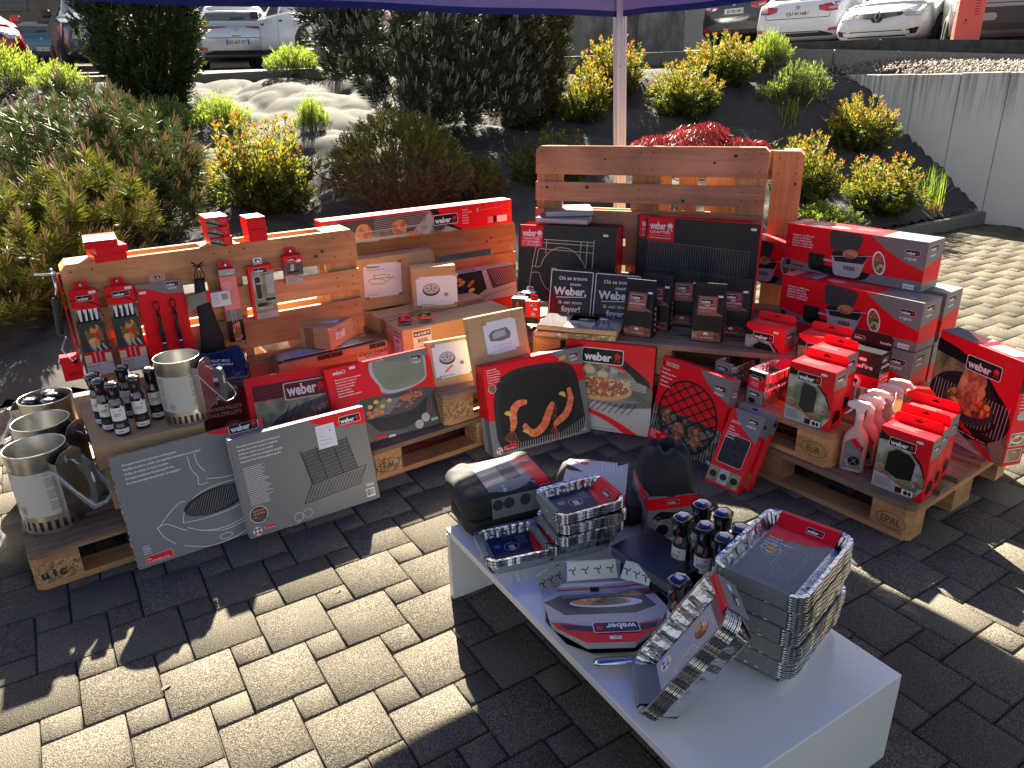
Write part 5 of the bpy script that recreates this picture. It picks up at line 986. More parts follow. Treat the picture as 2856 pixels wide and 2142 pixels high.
def pine(seed, crown, nsh, size, mats, label, M, trunk_h, nn=80, upw=1.0, name='pine_tree', grp=None, twigs=90, spread=.5):
    global RNG; RNG = np.random.default_rng(seed); pts, dirs = crown(nsh)
    pr = [shoot(nn) for _ in range(3)]; L_ = []
    for k in range(3): s_ = slice(k, None, 3); P, D = pts[s_], dirs[s_]; L_.append(scatter(*pr[k], P, frames(D), size*RNG.uniform(.75, 1.25, len(P))))
    V, F, mi = joinp(L_)
    # some shoots brighter
    inner = trunk_h; paths = [wander([RNG.normal()*.05, RNG.normal()*.05, 0], p-d/np.linalg.norm(d)*.03, 7, spread*.05, sag=.15) for p, d in zip(pts[::max(1, nsh//twigs)], dirs[::max(1, nsh//twigs)])]
    tv, tf = tubes(paths, .010, .004, 5); tk, tkf = tubes([wander([0, 0, -.05], [0.02, 0, trunk_h], 6, .02)], .055, .02, 8); B_ = joinp([(tv, tf, np.zeros(len(tf), int)), (tk, tkf, np.zeros(len(tkf), int))])
    return plant(name, [('crown', (V, F, mi), mats), ('trunk', B_, ['bark'])], label, 'pine', M, grp)
def blob(lobes, upb=.8, keep=None):
    def f(n_):
        P, D = [], []
        w = np.array([l_[3]*l_[3] for l_ in lobes]); w = w/w.sum()
        while len(P) < n_:
            l_ = lobes[RNG.choice(len(lobes), p=w)]; d = RNG.normal(size=3); d /= np.linalg.norm(d)
            if d[2] < -.55: continue
            p = np.array(l_[:3])+d*np.array([l_[3], l_[3], l_[4]])*RNG.uniform(.72, 1.04)
            if p[2] < .04 or (keep and not keep(p)): continue
            P.append(p); D.append(d*.55+np.array([0, 0, upb])+RNG.normal(size=3)*.15)
        return np.array(P), np.array(D)
    return f
pine(21, blob([(0, 0, .45, .62, .55), (-.35, -.2, .3, .45, .45), (.35, .25, .55, .45, .45), (.55, -.1, .3, .35, .35), (-.1, .5, .7, .45, .45), (-.75, .3, .45, .45, .5)]), 640, .135, ['pine_needle', 'candle'], 'mugo pine with tan candles filling the left edge, behind the hanging tools', up(-3.25, 5.75), .7, twigs=120)
pine(22, blob([(0, 0, .35, .42, .42), (-.45, .1, .3, .4, .4), (.15, .45, .45, .4, .4), (-.2, -.45, .25, .38, .33)]), 430, .125, ['pine_gold', 'candle'], 'nearer sunlit mugo pine with golden green needles at the left edge', up(-2.95, 4.60), .5, twigs=160)
pine(23, blob([(0, 0, 1.05, .75, .80), (.1, -.1, .45, .62, .42), (.6, 0, .4, .5, .4), (.5, .1, .75, .60, .65), (-.45, .1, 1.05, .55, .60), (.85, .2, .95, .50, .75), (.35, 0, 1.7, .6, .5), (-.2, .1, 1.75, .6, .45), (.95, 0, .35, .35, .3), (-.75, 0, 1.25, .35, .35)], 1.0, keep=lambda p: not (p[0] < -.3 and p[2] < .5)), 1150, .155, ['pine_blue', 'candle_grey'], 'big blue-green pine with upright candles in the middle of the slope', up(-.98, 8.60, s=1.0), 1.3, nn=84, twigs=26)
# yew and thuja
def column(seed, prof, n_, ls, mats, label, M, cat, name, stems=16, tipf=.25, r1=.45):
    global RNG; RNG = np.random.default_rng(seed); k = 22; t = np.linspace(0, 1, k); sd = np.where(np.arange(k) % 2 == 0, 1, -1)
    pv, pf, pm = scatter(LEAF*[1.1, 1, 1], LQ, np.zeros(1, int), np.column_stack([0*t, 0*t, t*.8]), frames(np.column_stack([sd*.9, RNG.normal(size=k)*.25, np.full(k, .7)])), np.full(k, .33))
    z = RNG.random(n_)**.9*prof[-1][0]; az = RNG.uniform(0, 2*np.pi, n_); rad = np.interp(z, [p[0] for p in prof], [p[1] for p in prof]); lump = 1+.09*np.sin(az*5+z*3)+.07*np.sin(az*11-z*7)+.05*np.sin(z*13)
    f = RNG.uniform(.45, 1.04, n_)**.7; P = np.column_stack([rad*lump*f*np.cos(az), rad*lump*f*np.sin(az), z]); D = np.column_stack([np.cos(az)*.75, np.sin(az)*.75, np.full(n_, .65)])+RNG.normal(size=(n_, 3))*.28
    V, F, mi = scatter(pv, pf, pm, P, frames(D), ls*RNG.uniform(.7, 1.3, n_)); mi = np.repeat((RNG.random(n_) < tipf).astype(int), k)
    paths = [wander([RNG.normal()*.05, RNG.normal()*.05, 0], [np.interp(1.2, [p[0] for p in prof], [p[1] for p in prof])*.8*math.cos(a_), np.interp(1.2, [p[0] for p in prof], [p[1] for p in prof])*.8*math.sin(a_), prof[-1][0]*RNG.uniform(.5, .9)], 7, .03, sag=.2) for a_ in RNG.uniform(0, 6.28, stems)]
    tv, tf = tubes(paths, .024, .006, 5); return plant(name, [('crown', (V, F, mi), mats), ('trunk', (tv, tf, np.zeros(len(tf), int)), ['bark'])], label, cat, M)
column(31, [(0, .14), (.25, .34), (.6, .52), (1.1, .66), (1.7, .75), (2.4, .78), (2.7, .6)], 9500, .12, ['yew_dark', 'yew_tip'], 'dark upright yew widening upwards from bare stems, in front of the cars', up(-4.50, 10.30), 'yew', 'yew_tree', stems=34)
column(32, [(0, .20), (.3, .33), (1.0, .42), (2.0, .45), (2.7, .3)], 6000, .11, ['thuja', 'jun_olive'], 'brownish columnar conifer right of the big blue-green pine', up(.28, 9.2), 'conifer', 'conifer_tree', stems=14, tipf=.3)
# juniper mounds: green crust over brown twigs
def juniper(seed, w, h, n_, label, M):
    global RNG; RNG = np.random.default_rng(seed); k = 16; t = np.linspace(0, 1, k); q = RNG.uniform(0, 6.28, k)
    pv, pf, pm = scatter(LEAF*[1.2, 1, 1], LQ, np.zeros(1, int), np.column_stack([0*t, 0*t, t*.8]), frames(np.column_stack([np.cos(q)*.6, np.sin(q)*.6, np.full(k, .8)])), np.full(k, .3))
    az = RNG.uniform(0, 6.28, n_); el = np.arcsin(RNG.uniform(.05, 1, n_)**.8); lump = 1+.1*np.sin(az*4+seed)+.08*np.sin(az*9); f = RNG.uniform(.82, 1.05, n_)
    P = np.column_stack([w/2*np.cos(az)*np.cos(el)*lump*f, w/2*np.sin(az)*np.cos(el)*lump*f, h*(.28+.72*np.sin(el))*f]); D = P*[1, 1, .6]+RNG.normal(size=(n_, 3))*.18+[0, 0, .12]; V, F, _ = scatter(pv, pf, pm, P, frames(D), RNG.uniform(.05, .10, n_))
    mi = np.repeat((RNG.random(n_) < .45).astype(int), k); mi = np.where(np.repeat(P[:, 2] < h*.55, k) & (RNG.random(len(mi)) < .6), 2, mi)
    paths = []
    for i in range(420):
        a_ = RNG.uniform(0, 6.28); r_ = w/2*RNG.uniform(.5, 1.0); paths.append(wander([RNG.normal()*.08, RNG.normal()*.08, .0], [r_*math.cos(a_), r_*math.sin(a_), h*RNG.uniform(.03, .85)], 5, .035))
    tv, tf = tubes(paths, .005, .0016, 3); return plant('juniper_shrub', [('foliage', (V, F, mi), ['jun_gold', 'jun_olive', 'twig']), ('stems', (tv, tf, np.zeros(len(tf), int)), ['twig'])], label, 'shrub', M)
juniper(41, 1.18, .86, 2600, 'juniper mound with a yellow-green top over bare brown twigs', up(-.93, 6.65))
juniper(42, .66, .42, 700, 'small straggly juniper beside the larger mound', up(-.35, 7.05))
# laceleaf maple
def maple():
    global RNG; RNG = np.random.default_rng(51); n_ = 8000; lob = [(0, 0, .34, .30, .24), (-.35, .05, .28, .26, .2), (.38, .0, .26, .26, .18), (-.6, 0, .2, .16, .16), (.62, .05, .22, .13, .18), (.15, .1, .38, .2, .2)]; P, D = [], []
    for i in range(n_): l_ = lob[RNG.integers(len(lob))]; d = RNG.normal(size=3); d /= np.linalg.norm(d); d[2] = abs(d[2])*.9-.15; P.append(np.array(l_[:3])+d*np.array([l_[3], l_[3], l_[4]])*RNG.uniform(.75, 1.03)); D.append(np.array([d[0]*.8, d[1]*.8, -.75])+RNG.normal(size=3)*.25)
    V, F, _ = scatter(LEAF*[.55, 1, 1], LQ, np.zeros(1, int), np.array(P), frames(np.array(D)), RNG.uniform(.035, .08, n_)); tv, tf = tubes([wander([0, 0, 0], P[i*90]*np.array([1, 1, .95]), 6, .03) for i in range(50)]+[wander([.5, 0, .25], [.85, .05, .36], 4, .01), wander([.5, 0, .25], [.9, .0, .26], 4, .01)], .007, .002, 4)
    return plant('maple_shrub', [('foliage', (V, F, (RNG.random(len(F)) < .35).astype(int)), ['maple_red', 'maple_dark']), ('stems', (tv, tf, np.zeros(len(tf), int)), ['twig'])], 'dark red laceleaf maple rising behind the slatted pallet', 'shrub', Matrix.Translation((1.78, 7.3, .63)))
maple()
# dry ground plants on the fabric
# ---------------------------------------------------------------- goods
Lm = T(-1.735, 2.829, .145, .546)
mat('grip_grey', (0.075, 0.080, 0.078), 0.5); mat('clear_film', (0.75, 0.77, 0.80), 0.08, alpha=.16, spec=.9, bump=.006, bscale=30, var=.02); mat('red_plastic', (0.60, 0.015, 0.01), 0.3); mat('white_plastic', (0.72, 0.69, 0.63), 0.4)
mat('pink_fluid', (0.72, 0.56, 0.54), 0.25, transl=.3, coat=.3); mat('foil', (0.62, 0.62, 0.63), 0.22, metal=1.0, bump=.0035, bscale=55, var=.03, scale=30); mat('foil_dull', (0.55, 0.55, 0.55), 0.30, metal=1.0, bump=.003, bscale=90, var=.03)
mat('chrome', (0.65, 0.65, 0.66), 0.08, metal=1); mat('cloth_black', (0.012, 0.012, 0.014), 0.75, bump=.004, bscale=22, var=.2, scale=10); mat('cord_black', (0.012, 0.012, 0.012), .8)
# chimney starters
def starter_mesh():
    r, h, n_ = .094, .30, 48; q = MB()
    rows = [(0, .014), (.014, .05), (.05, .062)]
    for k in range(n_):
        a0, a1 = 2*math.pi*k/n_, 2*math.pi*(k+1)/n_
        for i, (z0, z1) in enumerate(rows):
            if i == 1 and k % 2 == 0: continue
            q.add([(r*math.cos(a0), r*math.sin(a0), z0), (r*math.cos(a1), r*math.sin(a1), z0), (r*math.cos(a1), r*math.sin(a1), z1), (r*math.cos(a0), r*math.sin(a0), z1)], [(0, 1, 2, 3)], 'steel_brush', True)
    q.lathe([(r, .062), (r, .255), (r+.0015, .258), (r+.0015, .296), (r+.003, .300), (r, .301), (r-.001, .297), (r-.002, .08)], 'steel_brush', 48)
    q.lathe([(r-.003, .085), (.002, .14)], 'steel_brush', 24)
    # printed label wrapped round the can
    R1 = r+.0012
    def arc(a0, a1, z0, z1, m, rr_=R1, n2=14): vs = []; [vs.extend([(rr_*math.cos(a0+(a1-a0)*i/n2), rr_*math.sin(a0+(a1-a0)*i/n2), z0), (rr_*math.cos(a0+(a1-a0)*i/n2), rr_*math.sin(a0+(a1-a0)*i/n2), z1)]) for i in range(n2+1)]; q.add(vs, [(2*i, 2*i+2, 2*i+3, 2*i+1) for i in range(n2)], m, True)
    arc(-2.75, -.60, .070, .235, 'label_starter'); r_ = random.Random(5)
    for i in range(17): arc(-1.02, -.66-.06*r_.random(), .082+i*.0088, .085+i*.0088, 'ink_grey', R1+.0006, 5) if i % 5 else None
    for i in range(19): arc(-2.55, -2.22-.08*r_.random(), .080+i*.0078, .0825+i*.0078, 'ink_grey', R1+.0006, 5) if i % 7 else None
    for i in range(5): arc(-2.1, -1.85, .082+i*.006, .0845+i*.006, 'ink_grey', R1+.0006, 4)
    return q
mat('label_starter', (0.47, 0.46, 0.43), 0.45)
def starter(M, label, film=True, ha=0.0):
    e = empty('chimney_starter', M); starter_mesh().build('body', e); H_ = Matrix.Rotation(ha, 4, 'Z')
    q = MB(); q.X = H_; pl = [(-.066, .05), (.066, .05), (.066, .262), (.034, .285), (-.034, .285), (-.066, .262)]; m_ = Matrix(((0, 0, 1, .112), (1, 0, 0, 0), (0, 1, 0, 0), (0, 0, 0, 1))); q.X = H_ @ m_; q.prism(pl, 0, .0016, 'steel_brush'); q.X = H_
    for s_ in (-1, 1): q.add([(.112, s_*.066, .05), (.112, s_*.066, .262), (.078, s_*.052, .262), (.078, s_*.052, .05)], [(0, 1, 2, 3)], 'steel_brush')
    q.build('heat_shield', e)
    q = MB(); q.X = H_
    g_ = [(.150, .235), (.172, .245), (.188, .235), (.196, .20), (.198, .15), (.194, .105), (.182, .085), (.165, .088), (.162, .10), (.172, .125), (.174, .16), (.168, .20), (.152, .215)]
    q.X = H_ @ Matrix(((1, 0, 0, 0), (0, 0, -1, .013), (0, 1, 0, 0), (0, 0, 0, 1))); q.prism(g_, 0, .026, 'grip_grey', smooth=False); q.X = H_
    a = Art(.07, .02); a.text(.005, .005, 'weber', .011, 'label_white', .03); a.put(q, (.187, -.0135, .215), (.06, 0, -1), (1, 0, .06), .0004); q.build('handle', e)
    q = MB(); q.X = H_; q.tube([(.112, 0, .255), (.135, 0, .245), (.158, 0, .225)], .006, 'steel', n=6, flat=.35); q.tube([(.112, 0, .07), (.14, 0, .085), (.168, 0, .095)], .006, 'steel', n=6, flat=.35); q.box(.108, .118, -.012, .012, .245, .27, 'steel'); q.build('bracket', e)
    q = MB(); q.X = H_; wire = [(.08, -.07, .24), (.11, -.072, .235), (.16, -.066, .165), (.205, -.05, .10), (.225, -.02, .10), (.225, .02, .105), (.205, .05, .12), (.15, .066, .18), (.10, .07, .24)]; q.tube(wire, .0028, 'steel', n=6); q.build('wire_handle', e)
    if film:
        q = MB(); q.X = H_; r_ = random.Random(9); P = [tuple(Vector(w)+Vector((0, 0, -.004))) for w in wire]; q.tube(P, [.006+.009*r_.random() for _ in P], 'clear_film', n=7); q.build('plastic_sleeve', e)
    return tag(e, label, 'chimney starter', 'metal chimney starters')
starter(T(-1.645, 2.285, .146, .05), 'nearest metal chimney starter, printed label facing out, on the stencilled pallet', ha=-.15)
starter(T(-1.745, 2.495, .146, .1), 'middle metal chimney starter of the three in a row at the left', ha=-.05)
starter(T(-1.86, 2.725, .146, .5), 'rearmost metal chimney starter, with black spray bottles standing inside', ha=2.5)
e_ = starter(T(-1.235, 2.575, .403, .25) @ Matrix.Scale(.84, 4), 'metal chimney starter standing on the brown carton beside the black bottles', film=False, ha=-.25)
e_ = starter(T(-2.02, 2.20, .0, .1), 'metal chimney starter cut off by the left edge, only its bagged handle showing', ha=-.2)
# black spray bottles
def bottle_proto(lab):
    e = empty('spray_bottle')
    q = MB(); q.lathe([(0, 0), (.024, 0), (.0265, .003), (.0265, .118), (.025, .128), (.019, .142), (.017, .150)], 'blk_gloss', 24); q.build('bottle', e)
    q = MB()
    def band(z0, z1, m, rr_=.0269, a0=-2.5, a1=-.5): vs = []; [vs.extend([(rr_*math.cos(a0+(a1-a0)*i/12), rr_*math.sin(a0+(a1-a0)*i/12), z0), (rr_*math.cos(a0+(a1-a0)*i/12), rr_*math.sin(a0+(a1-a0)*i/12), z1)]) for i in range(13)]; q.add(vs, [(2*i, 2*i+2, 2*i+3, 2*i+1) for i in range(12)], m, True)
    band(.062, .112, 'label_white'); band(.030, .062, 'p_charcoal'); band(.012, .030, 'label_white'); band(.036, .05, 'p_sage' if lab[0] == 'NON-STICK' else 'p_graphite', .0271, -2.1, -1.1)
    a = Art(.034, .044); a.poly(rrect(.003, .030, .028, .012, .001), 'card_black'); a.lay().text(.005, .033, 'weber', .0065, 'card_white', .02, w=.018); a.poly(ell(.027, .036, .0022, .003, 8), 'card_red'); a.text(.004, .021, lab[0], .0042, 'ink', .03, w=.026); a.text(.004, .0145, lab[1], .0042, 'ink', .03, w=.024); a.lines(.004, .009, 2, .026, .0016, 'ink_grey', .004)
    for P, fs, m, k in a.it: q.add([(.0273*math.cos(-1.5708+(x-.017)/.0273), .0273*math.sin(-1.5708+(x-.017)/.0273)-k*.0003, .066+y) for x, y in P], fs, m)
    a2 = 0; band(.018, .022, 'ink_grey', .0273, -1.9, -1.3); q.build('label', e)
    q = MB(); P0 = [(.016, -.017), (-.016, -.017), (-.019, .012), (0, .022), (.019, .012)]; vs = []; L_ = ((.145, .95, 0), (.160, 1.05, 0), (.185, 1.15, -.003), (.198, 1.26, -.006), (.205, 1.15, -.006), (.2065, .8, -.006))
    for z, s_, dy in L_: vs += [(x*s_, y*s_*1.15+dy, z) for x, y in P0]
    F = [(5*i+j, 5*i+(j+1) % 5, 5*i+5+(j+1) % 5, 5*i+5+j) for i in range(5) for j in range(5)]; q.add(vs, F+[[25, 26, 27, 28, 29]], 'blk_gloss', True); q.add([(-.011, -.012, .2072), (.009, -.014, .2072), (.010, .0, .2072), (-.010, .002, .2072)], [(0, 1, 2, 3)], 'label_white'); q.build('spray_head', e)
    q = MB(); q.tube([(0, -.020, .190), (0, -.034, .178), (0, -.036, .158)], [.008, .007, .005], 'blk_gloss', n=8); q.tube([(0, -.018, .172), (0, -.030, .160), (0, -.026, .146)], [.006, .0065, .003], 'red_plastic', n=8); q.build('trigger', e)
    return e
bp_ = {k: bottle_proto(k) for k in (('GRATE', 'CLEANER'), ('NON-STICK', 'SPRAY'), ('CAST-IRON', 'PROTECTOR'))}; used_ = set(); ks_ = list(bp_)
def put_bottle(k, M, label, grp):
    k = ks_[k]
    if k in used_: e = dup(bp_[k], None, M)
    else: used_.add(k); e = bp_[k]; e.matrix_basis = M
    tag(e, label, 'spray bottle', grp)
for (x, y, k, yw, lb) in ((-1.425, 2.452, 1, .35, 'front black bottle labelled NON-STICK SPRAY'), (-1.378, 2.512, 2, .45, 'black bottle labelled CAST-IRON PROTECTOR, right of the non-stick one'), (-1.355, 2.590, 0, .5, 'black bottle labelled GRATE CLEANER, rightmost of the carton group'),
        (-1.488, 2.492, 2, .1, 'black bottle half hidden behind the non-stick one'), (-1.540, 2.545, 0, .1, 'leftmost black bottle of the carton group, labelled GRATE CLEANER'), (-1.468, 2.615, 0, .3, 'rearmost black bottle of the carton group')):
    put_bottle(k, T(x, y, .403, yw), lb, 'black spray bottles on the brown carton')
for i, (x, y) in enumerate(((-1.90, 2.70), (-1.85, 2.755), (-1.83, 2.69), (-1.88, 2.775))): put_bottle(2, T(x, y, .245, .6*i), ('front', 'middle', 'right-hand', 'rear')[i]+' black spray bottle standing inside the rearmost chimney starter', 'black spray bottles inside a chimney starter')
for i, (x, y, yw, k, lb) in enumerate(((.524, 1.775, -.8, 2, 'rearmost black spray bottle on the white table'), (.568, 1.728, -.6, 2, 'black spray bottle behind, nearest the lit paving gap'), (.456, 1.712, -.9, 2, 'black spray bottle beside the sleeved drawstring bag'), (.505, 1.668, -.5, 2, 'black spray bottle with its PROTECTOR label showing, in the table group'),
        (.592, 1.652, -.4, 0, 'black spray bottle half hidden by the tallest foil stack'), (.540, 1.612, -.6, 2, 'black spray bottle in front of the half-hidden one'), (.388, 1.445, -.9, 2, 'single black spray bottle standing apart near the grill basket'))):
    put_bottle(k, T(x, y, .264, yw), lb, 'black spray bottles on the white table')
# white trigger sprays
def white_proto():
    e = empty('spray_bottle'); q = MB(); prof = ((0, .94, .94), (.004, 1, 1), (.10, 1, 1), (.13, .99, 1), (.15, .86, .95), (.165, .62, .85), (.180, .36, .72), (.200, .30, .62), (.215, .30, .62)); base = rrect(-.044, -.022, .088, .044, .018, 4); n_ = len(base); vs = []
    for z, sx, sy in prof: vs += [(x*sx, y*sy, z) for x, y in base]
    q.add(vs, [(n_*i+j, n_*i+(j+1) % n_, n_*(i+1)+(j+1) % n_, n_*(i+1)+j) for i in range(len(prof)-1) for j in range(n_)], 'pink_fluid', True); q.build('bottle', e)
    q = MB(); a = Art(.066, .13); a.rect(0, 0, .066, .088, 'card_grey').poly([(0, .088), (.066, .088), (.066, .098), (.035, .13), (.012, .118), (0, .105)], 'card_grey'); a.lay().poly([(.066, .092), (.034, .128), (.014, .119), (.05, .085), (.066, .07)], 'card_red'); a.lay().poly(rrect(.042, .088, .022, .009, .001), 'card_black').lines(.008, .082, 6, .05, .0015, 'card_lgrey', .004); a.poly(ell(.04, .034, .021, .019, 18), 'card_black').poly(ell(.014, .028, .005, .005, 10), 'card_lgrey').poly(ell(.02, .014, .005, .005, 10), 'card_lgrey')
    a.lay().text(.044, .0905, 'weber', .004, 'card_white').line([(.028, .022), (.048, .044)], .0015, 'p_steel').line([(.05, .022), (.032, .044)], .0015, 'p_steel'); a.put(q, (-.033, -.0222, .012), (1, 0, 0), (0, 0, 1), .0004); q.build('label', e)
    q = MB(); q.lathe([(.0135, .205), (.0145, .208), (.0145, .232), (.011, .236)], 'white_plastic', 16)
    side = [(-.046, .262), (-.048, .272), (-.03, .282), (.0, .284), (.028, .280), (.046, .262), (.044, .252), (.02, .262), (.012, .235), (-.012, .235), (-.016, .252), (-.034, .256)]
    q.X = Matrix(((1, 0, 0, 0), (0, 0, -1, .011), (0, 1, 0, 0), (0, 0, 0, 1))); q.prism(side, 0, .022, 'white_plastic'); q.X = Matrix.Identity(4); q.build('spray_head', e)
    q = MB(); q.tube([(-.026, 0, .256), (-.036, 0, .238), (-.052, 0, .222)], [.005, .0045, .004], 'white_plastic', n=6); q.build('trigger', e); return e
wp = white_proto()
for i, (x, y, lb) in enumerate(((1.300, 2.508, 'nearest white trigger spray bottle of pink cleaner, label fully visible'), (1.362, 2.556, 'second white trigger spray bottle behind the nearest one'), (1.418, 2.604, 'third white trigger spray bottle in the row'), (1.482, 2.655, 'fourth white trigger spray bottle in the row'), (1.545, 2.702, 'rearmost white trigger spray bottle in the row'))):
    M = T(x, y, .146, -.62); e = wp if i == 0 else dup(wp, None, M); e.matrix_basis = M; tag(e, lb, 'spray bottle', 'white trigger spray bottles')
# red capped bottle behind the row of three
q = MB(); q.lathe([(0, 0), (.03, 0), (.03, .15), (.014, .19), (.014, .21)], 'card_red', 18); q.X = T(0, 0, 0, -.4) @ Matrix(((1, 0, 0, 0), (0, 0, -1, .012), (0, 1, 0, 0), (0, 0, 0, 1))); q.prism([(-.05, .215), (-.05, .232), (-.02, .25), (.03, .25), (.055, .225), (.02, .228), (.01, .205), (-.01, .205)], 0, .024, 'red_plastic'); tag(q.build('spray_bottle', None, T(1.625, 2.70, .146)), 'red trigger spray bottle behind the row of three cover boxes', 'spray bottle')

# foil trays
def loop_(w, d, r, z, crumple=0, n=6, seed=0, ins=0):
    rr_ = random.Random(seed); P0 = rrect(ins, ins, w-2*ins, d-2*ins, max(.004, r-ins*.5), n); P = []; out = []
    for i_, a_ in enumerate(P0):
        b_ = P0[(i_+1) % len(P0)]; k_ = 12 if i_ % (n+1) == n else 1; P += [(a_[0]+(b_[0]-a_[0])*t/k_, a_[1]+(b_[1]-a_[1])*t/k_) for t in range(k_)]
    for i, (x, y) in enumerate(P):
        k = i % (n+1); c_ = crumple*(1 if (i % 2) else -1)*(.6+.8*rr_.random()); cx, cy = w/2, d/2; L_ = math.hypot(x-cx, y-cy); out.append((x+(x-cx)/L_*c_, y+(y-cy)/L_*c_, z))
    return out
def tray(w, d, h, r=.03, seed=0, deep=True, inset=.022):
    q = MB(); n_ = 7; L_ = [loop_(w, d, r*.8, .008, 0, n_, seed, inset+.012), loop_(w, d, r, 0.0, .0004, n_, seed+1, inset), loop_(w, d, r, .004, .0006, n_, seed+2, inset-.003), loop_(w, d, r, h*.5, .0016, n_, seed+3, inset*.6), loop_(w, d, r, h-.004, .0012, n_, seed+4, .008), loop_(w, d, r, h, .0008, n_, seed+5, .006), loop_(w, d, r, h+.0012, .0010, n_, seed+6, -.003), loop_(w, d, r, h-.0012, .0012, n_, seed+7, -.0035), loop_(w, d, r, h-.0026, .0010, n_, seed+8, .001)]
    m = len(L_[0]); vs = [p for l_ in L_ for p in l_]; q.add(vs, [(m*i+j, m*i+(j+1) % m, m*(i+1)+(j+1) % m, m*(i+1)+j) for i in range(len(L_)-1) for j in range(m)]+[list(range(m))], 'foil', False); return q
def ribs(q, w, d, h, inset=.022):
    for i in range(1, 6): x = w*i/6; q.add([(x-.004, inset*.85, .012), (x+.004, inset*.85, .012), (x+.004, inset*.5, h*.8), (x-.004, inset*.5, h*.8)], [(0, 1, 2, 3)], 'foil_dull'); q.add([(x-.004, d-inset*.85-.001, .012), (x+.004, d-inset*.85-.001, .012), (x+.004, d-inset*.5-.001, h*.8), (x-.004, d-inset*.5-.001, h*.8)], [(0, 1, 2, 3)], 'foil_dull')
TR = {}
def pack(M, w, d, h, n_, label, art_in, sleeve_w, grp, front=None, inset=.022, step=.0062, along='x', flip=False, r=.03, sl_mat='card_grey', red='card_red'):
    """n nested foil trays held by a card sleeve round the middle; local origin at the bottom corner"""
    key = (w, d, h)
    if key not in TR: b_ = tray(w, d, h, r, int(w*1e4), inset=inset); ribs(b_, w, d, h, inset); t0 = b_.build('foil_tray'); TR[key] = t0.data; bpy.data.objects.remove(t0)
    e = empty('tray_pack', M)
    for i in range(n_): link('foil_tray', TR[key], e, T(.0006*math.sin(i*2.1), .0006*math.cos(i*3.3), i*step))
    H = h+(n_-1)*step; fl = (n_-1)*step+.012
    q = MB()
    if along == 'x':      # band runs over the long middle, wrapping the two short ends
        y0 = (d-sleeve_w)/2; y1 = y0+sleeve_w
        prof = [(inset+.014, fl), (w-inset-.014, fl), (w-.008, H+.003), (w+.005, H+.003), (w+.005, H-n_*step+.008), (w-inset+.004, .0), (w-inset+.002, -.001), (inset-.002, -.001), (-.005, H-n_*step+.008), (-.005, H+.003), (.008, H+.003)]
        vs = [(x, y0, z) for x, z in prof]+[(x, y1, z) for x, z in prof]; k = len(prof); ms = [sl_mat, red, red, red if not flip else sl_mat, sl_mat, sl_mat, sl_mat, sl_mat, sl_mat, sl_mat, sl_mat]
        for i in range(k): q.add([vs[i], vs[(i+1) % k], vs[k+(i+1) % k], vs[k+i]], [(0, 1, 2, 3)], ms[i])
        art_in.put(q, (inset+.014, y0, fl), (1, 0, 0), (0, 1, 0), .0006)
        if front: front.put(q, (-.0055, y1, H-n_*step+.008), (0, -1, 0), (0, 0, 1), .0006)
        a = Art(sleeve_w, .03); a.logo(sleeve_w*.5, .006, .042); sl = math.atan2(H+.003-fl, inset+.006); a.put(q, (w-inset-.013, y1, fl+.001), (0, -1, 0), (math.cos(sl), 0, math.sin(sl)), .0012)
    q.build('card_sleeve', e); return tag(e, label, 'foil trays', grp)
def big_art(w, d):
    a = Art(w, d); a.poly(curve([(w*.70, d), (w*.78, d*.6), (w*.84, d*.3), (w*.97, 0)])+[(w, 0), (w, d)], 'card_red'); a.lay()
    a2 = [('Drip pans', .0), ('Bandejas de goteo', 1), ('Barquettes', 2), ('Tropfschalen', 3), ('Drypbakker', 4)]
    for t, i in a2: a.text(w*.74-.0135*i, d*.93, t, .0065, 'card_white', .02, rot=-math.pi/2)
    a.line(ell(w*.54, d*.75, .026, .022, 22), .0012, 'card_white', True); a.poly(ell(w*.54, d*.75, .02, .013, 12), 'p_tan')
    for s_ in (1, .78): a.line([(w*(.50-.30*s_), d*(.38-.2*s_)), (w*(.50+.22*s_), d*(.38-.2*s_)), (w*(.50+.30*s_), d*(.38+.2*s_)), (w*(.50-.22*s_), d*(.38+.2*s_))], .0014, 'card_lgrey', True)
    a.line(ell(w*.16, d*.28, .012, .012, 14), .001, 'card_lgrey', True).line(ell(w*.13, d*.5, .012, .008, 12, 0, math.pi, 6.2), .001, 'card_lgrey'); return a
def small_art(w, d):
    a = Art(w, d); a.rect(0, 0, w, d, 'card_navy'); a.lay().poly(curve([(w*.80, 0), (w*.83, d*.5), (w*.92, d)])+[(w, d), (w, 0)], 'card_red'); a.line(ell(w*.42, d*.52, .022, .019, 20), .001, 'card_white', True); a.poly(rrect(w*.36, d*.38, .018, .024, .004), 'p_steel').poly(ell(w*.14, d*.62, .012, .010, 14), 'p_blue'); 
    for i in range(5): a.line([(w*.60+i*.006, d*.92), (w*.60+i*.006, d*.55)], .0009, 'card_lgrey')
    return a
def fr_art(w, h, red=False): a = Art(w, h); a.rect(0, 0, w, h, 'card_grey'); a.lay(); (a.rect(0, h*.72, w, h*.28, 'card_red') if red else a); a.logo(w*.55, h*.2, min(.05, w*.35)); return a
SLW = .150; W_, D_ = .308, .215; yb = .823; fl_w = W_-.072
for i in range(5):
    n_ = 7; z = .264+i*.047; dx = (0, .004, -.003, .005, .002)[i]
    nm = ('lowest pack of foil drip pans in the tall five-pack stack', 'second pack from the bottom of the tall foil stack', 'middle pack of the tall foil stack, its red edge and logo upside down', 'second pack from the top of the tall foil stack', 'topmost pack of foil drip pans on the tall stack, drawing and red flap visible')[i]
    pk_ = pack(T(.609+dx, 1.281-dx*.5, z, yb), W_, D_, .032 if i else .034, n_, nm, big_art(W_-.072, SLW), SLW, 'large foil drip pan packs on the white table', inset=.022, step=.0065)
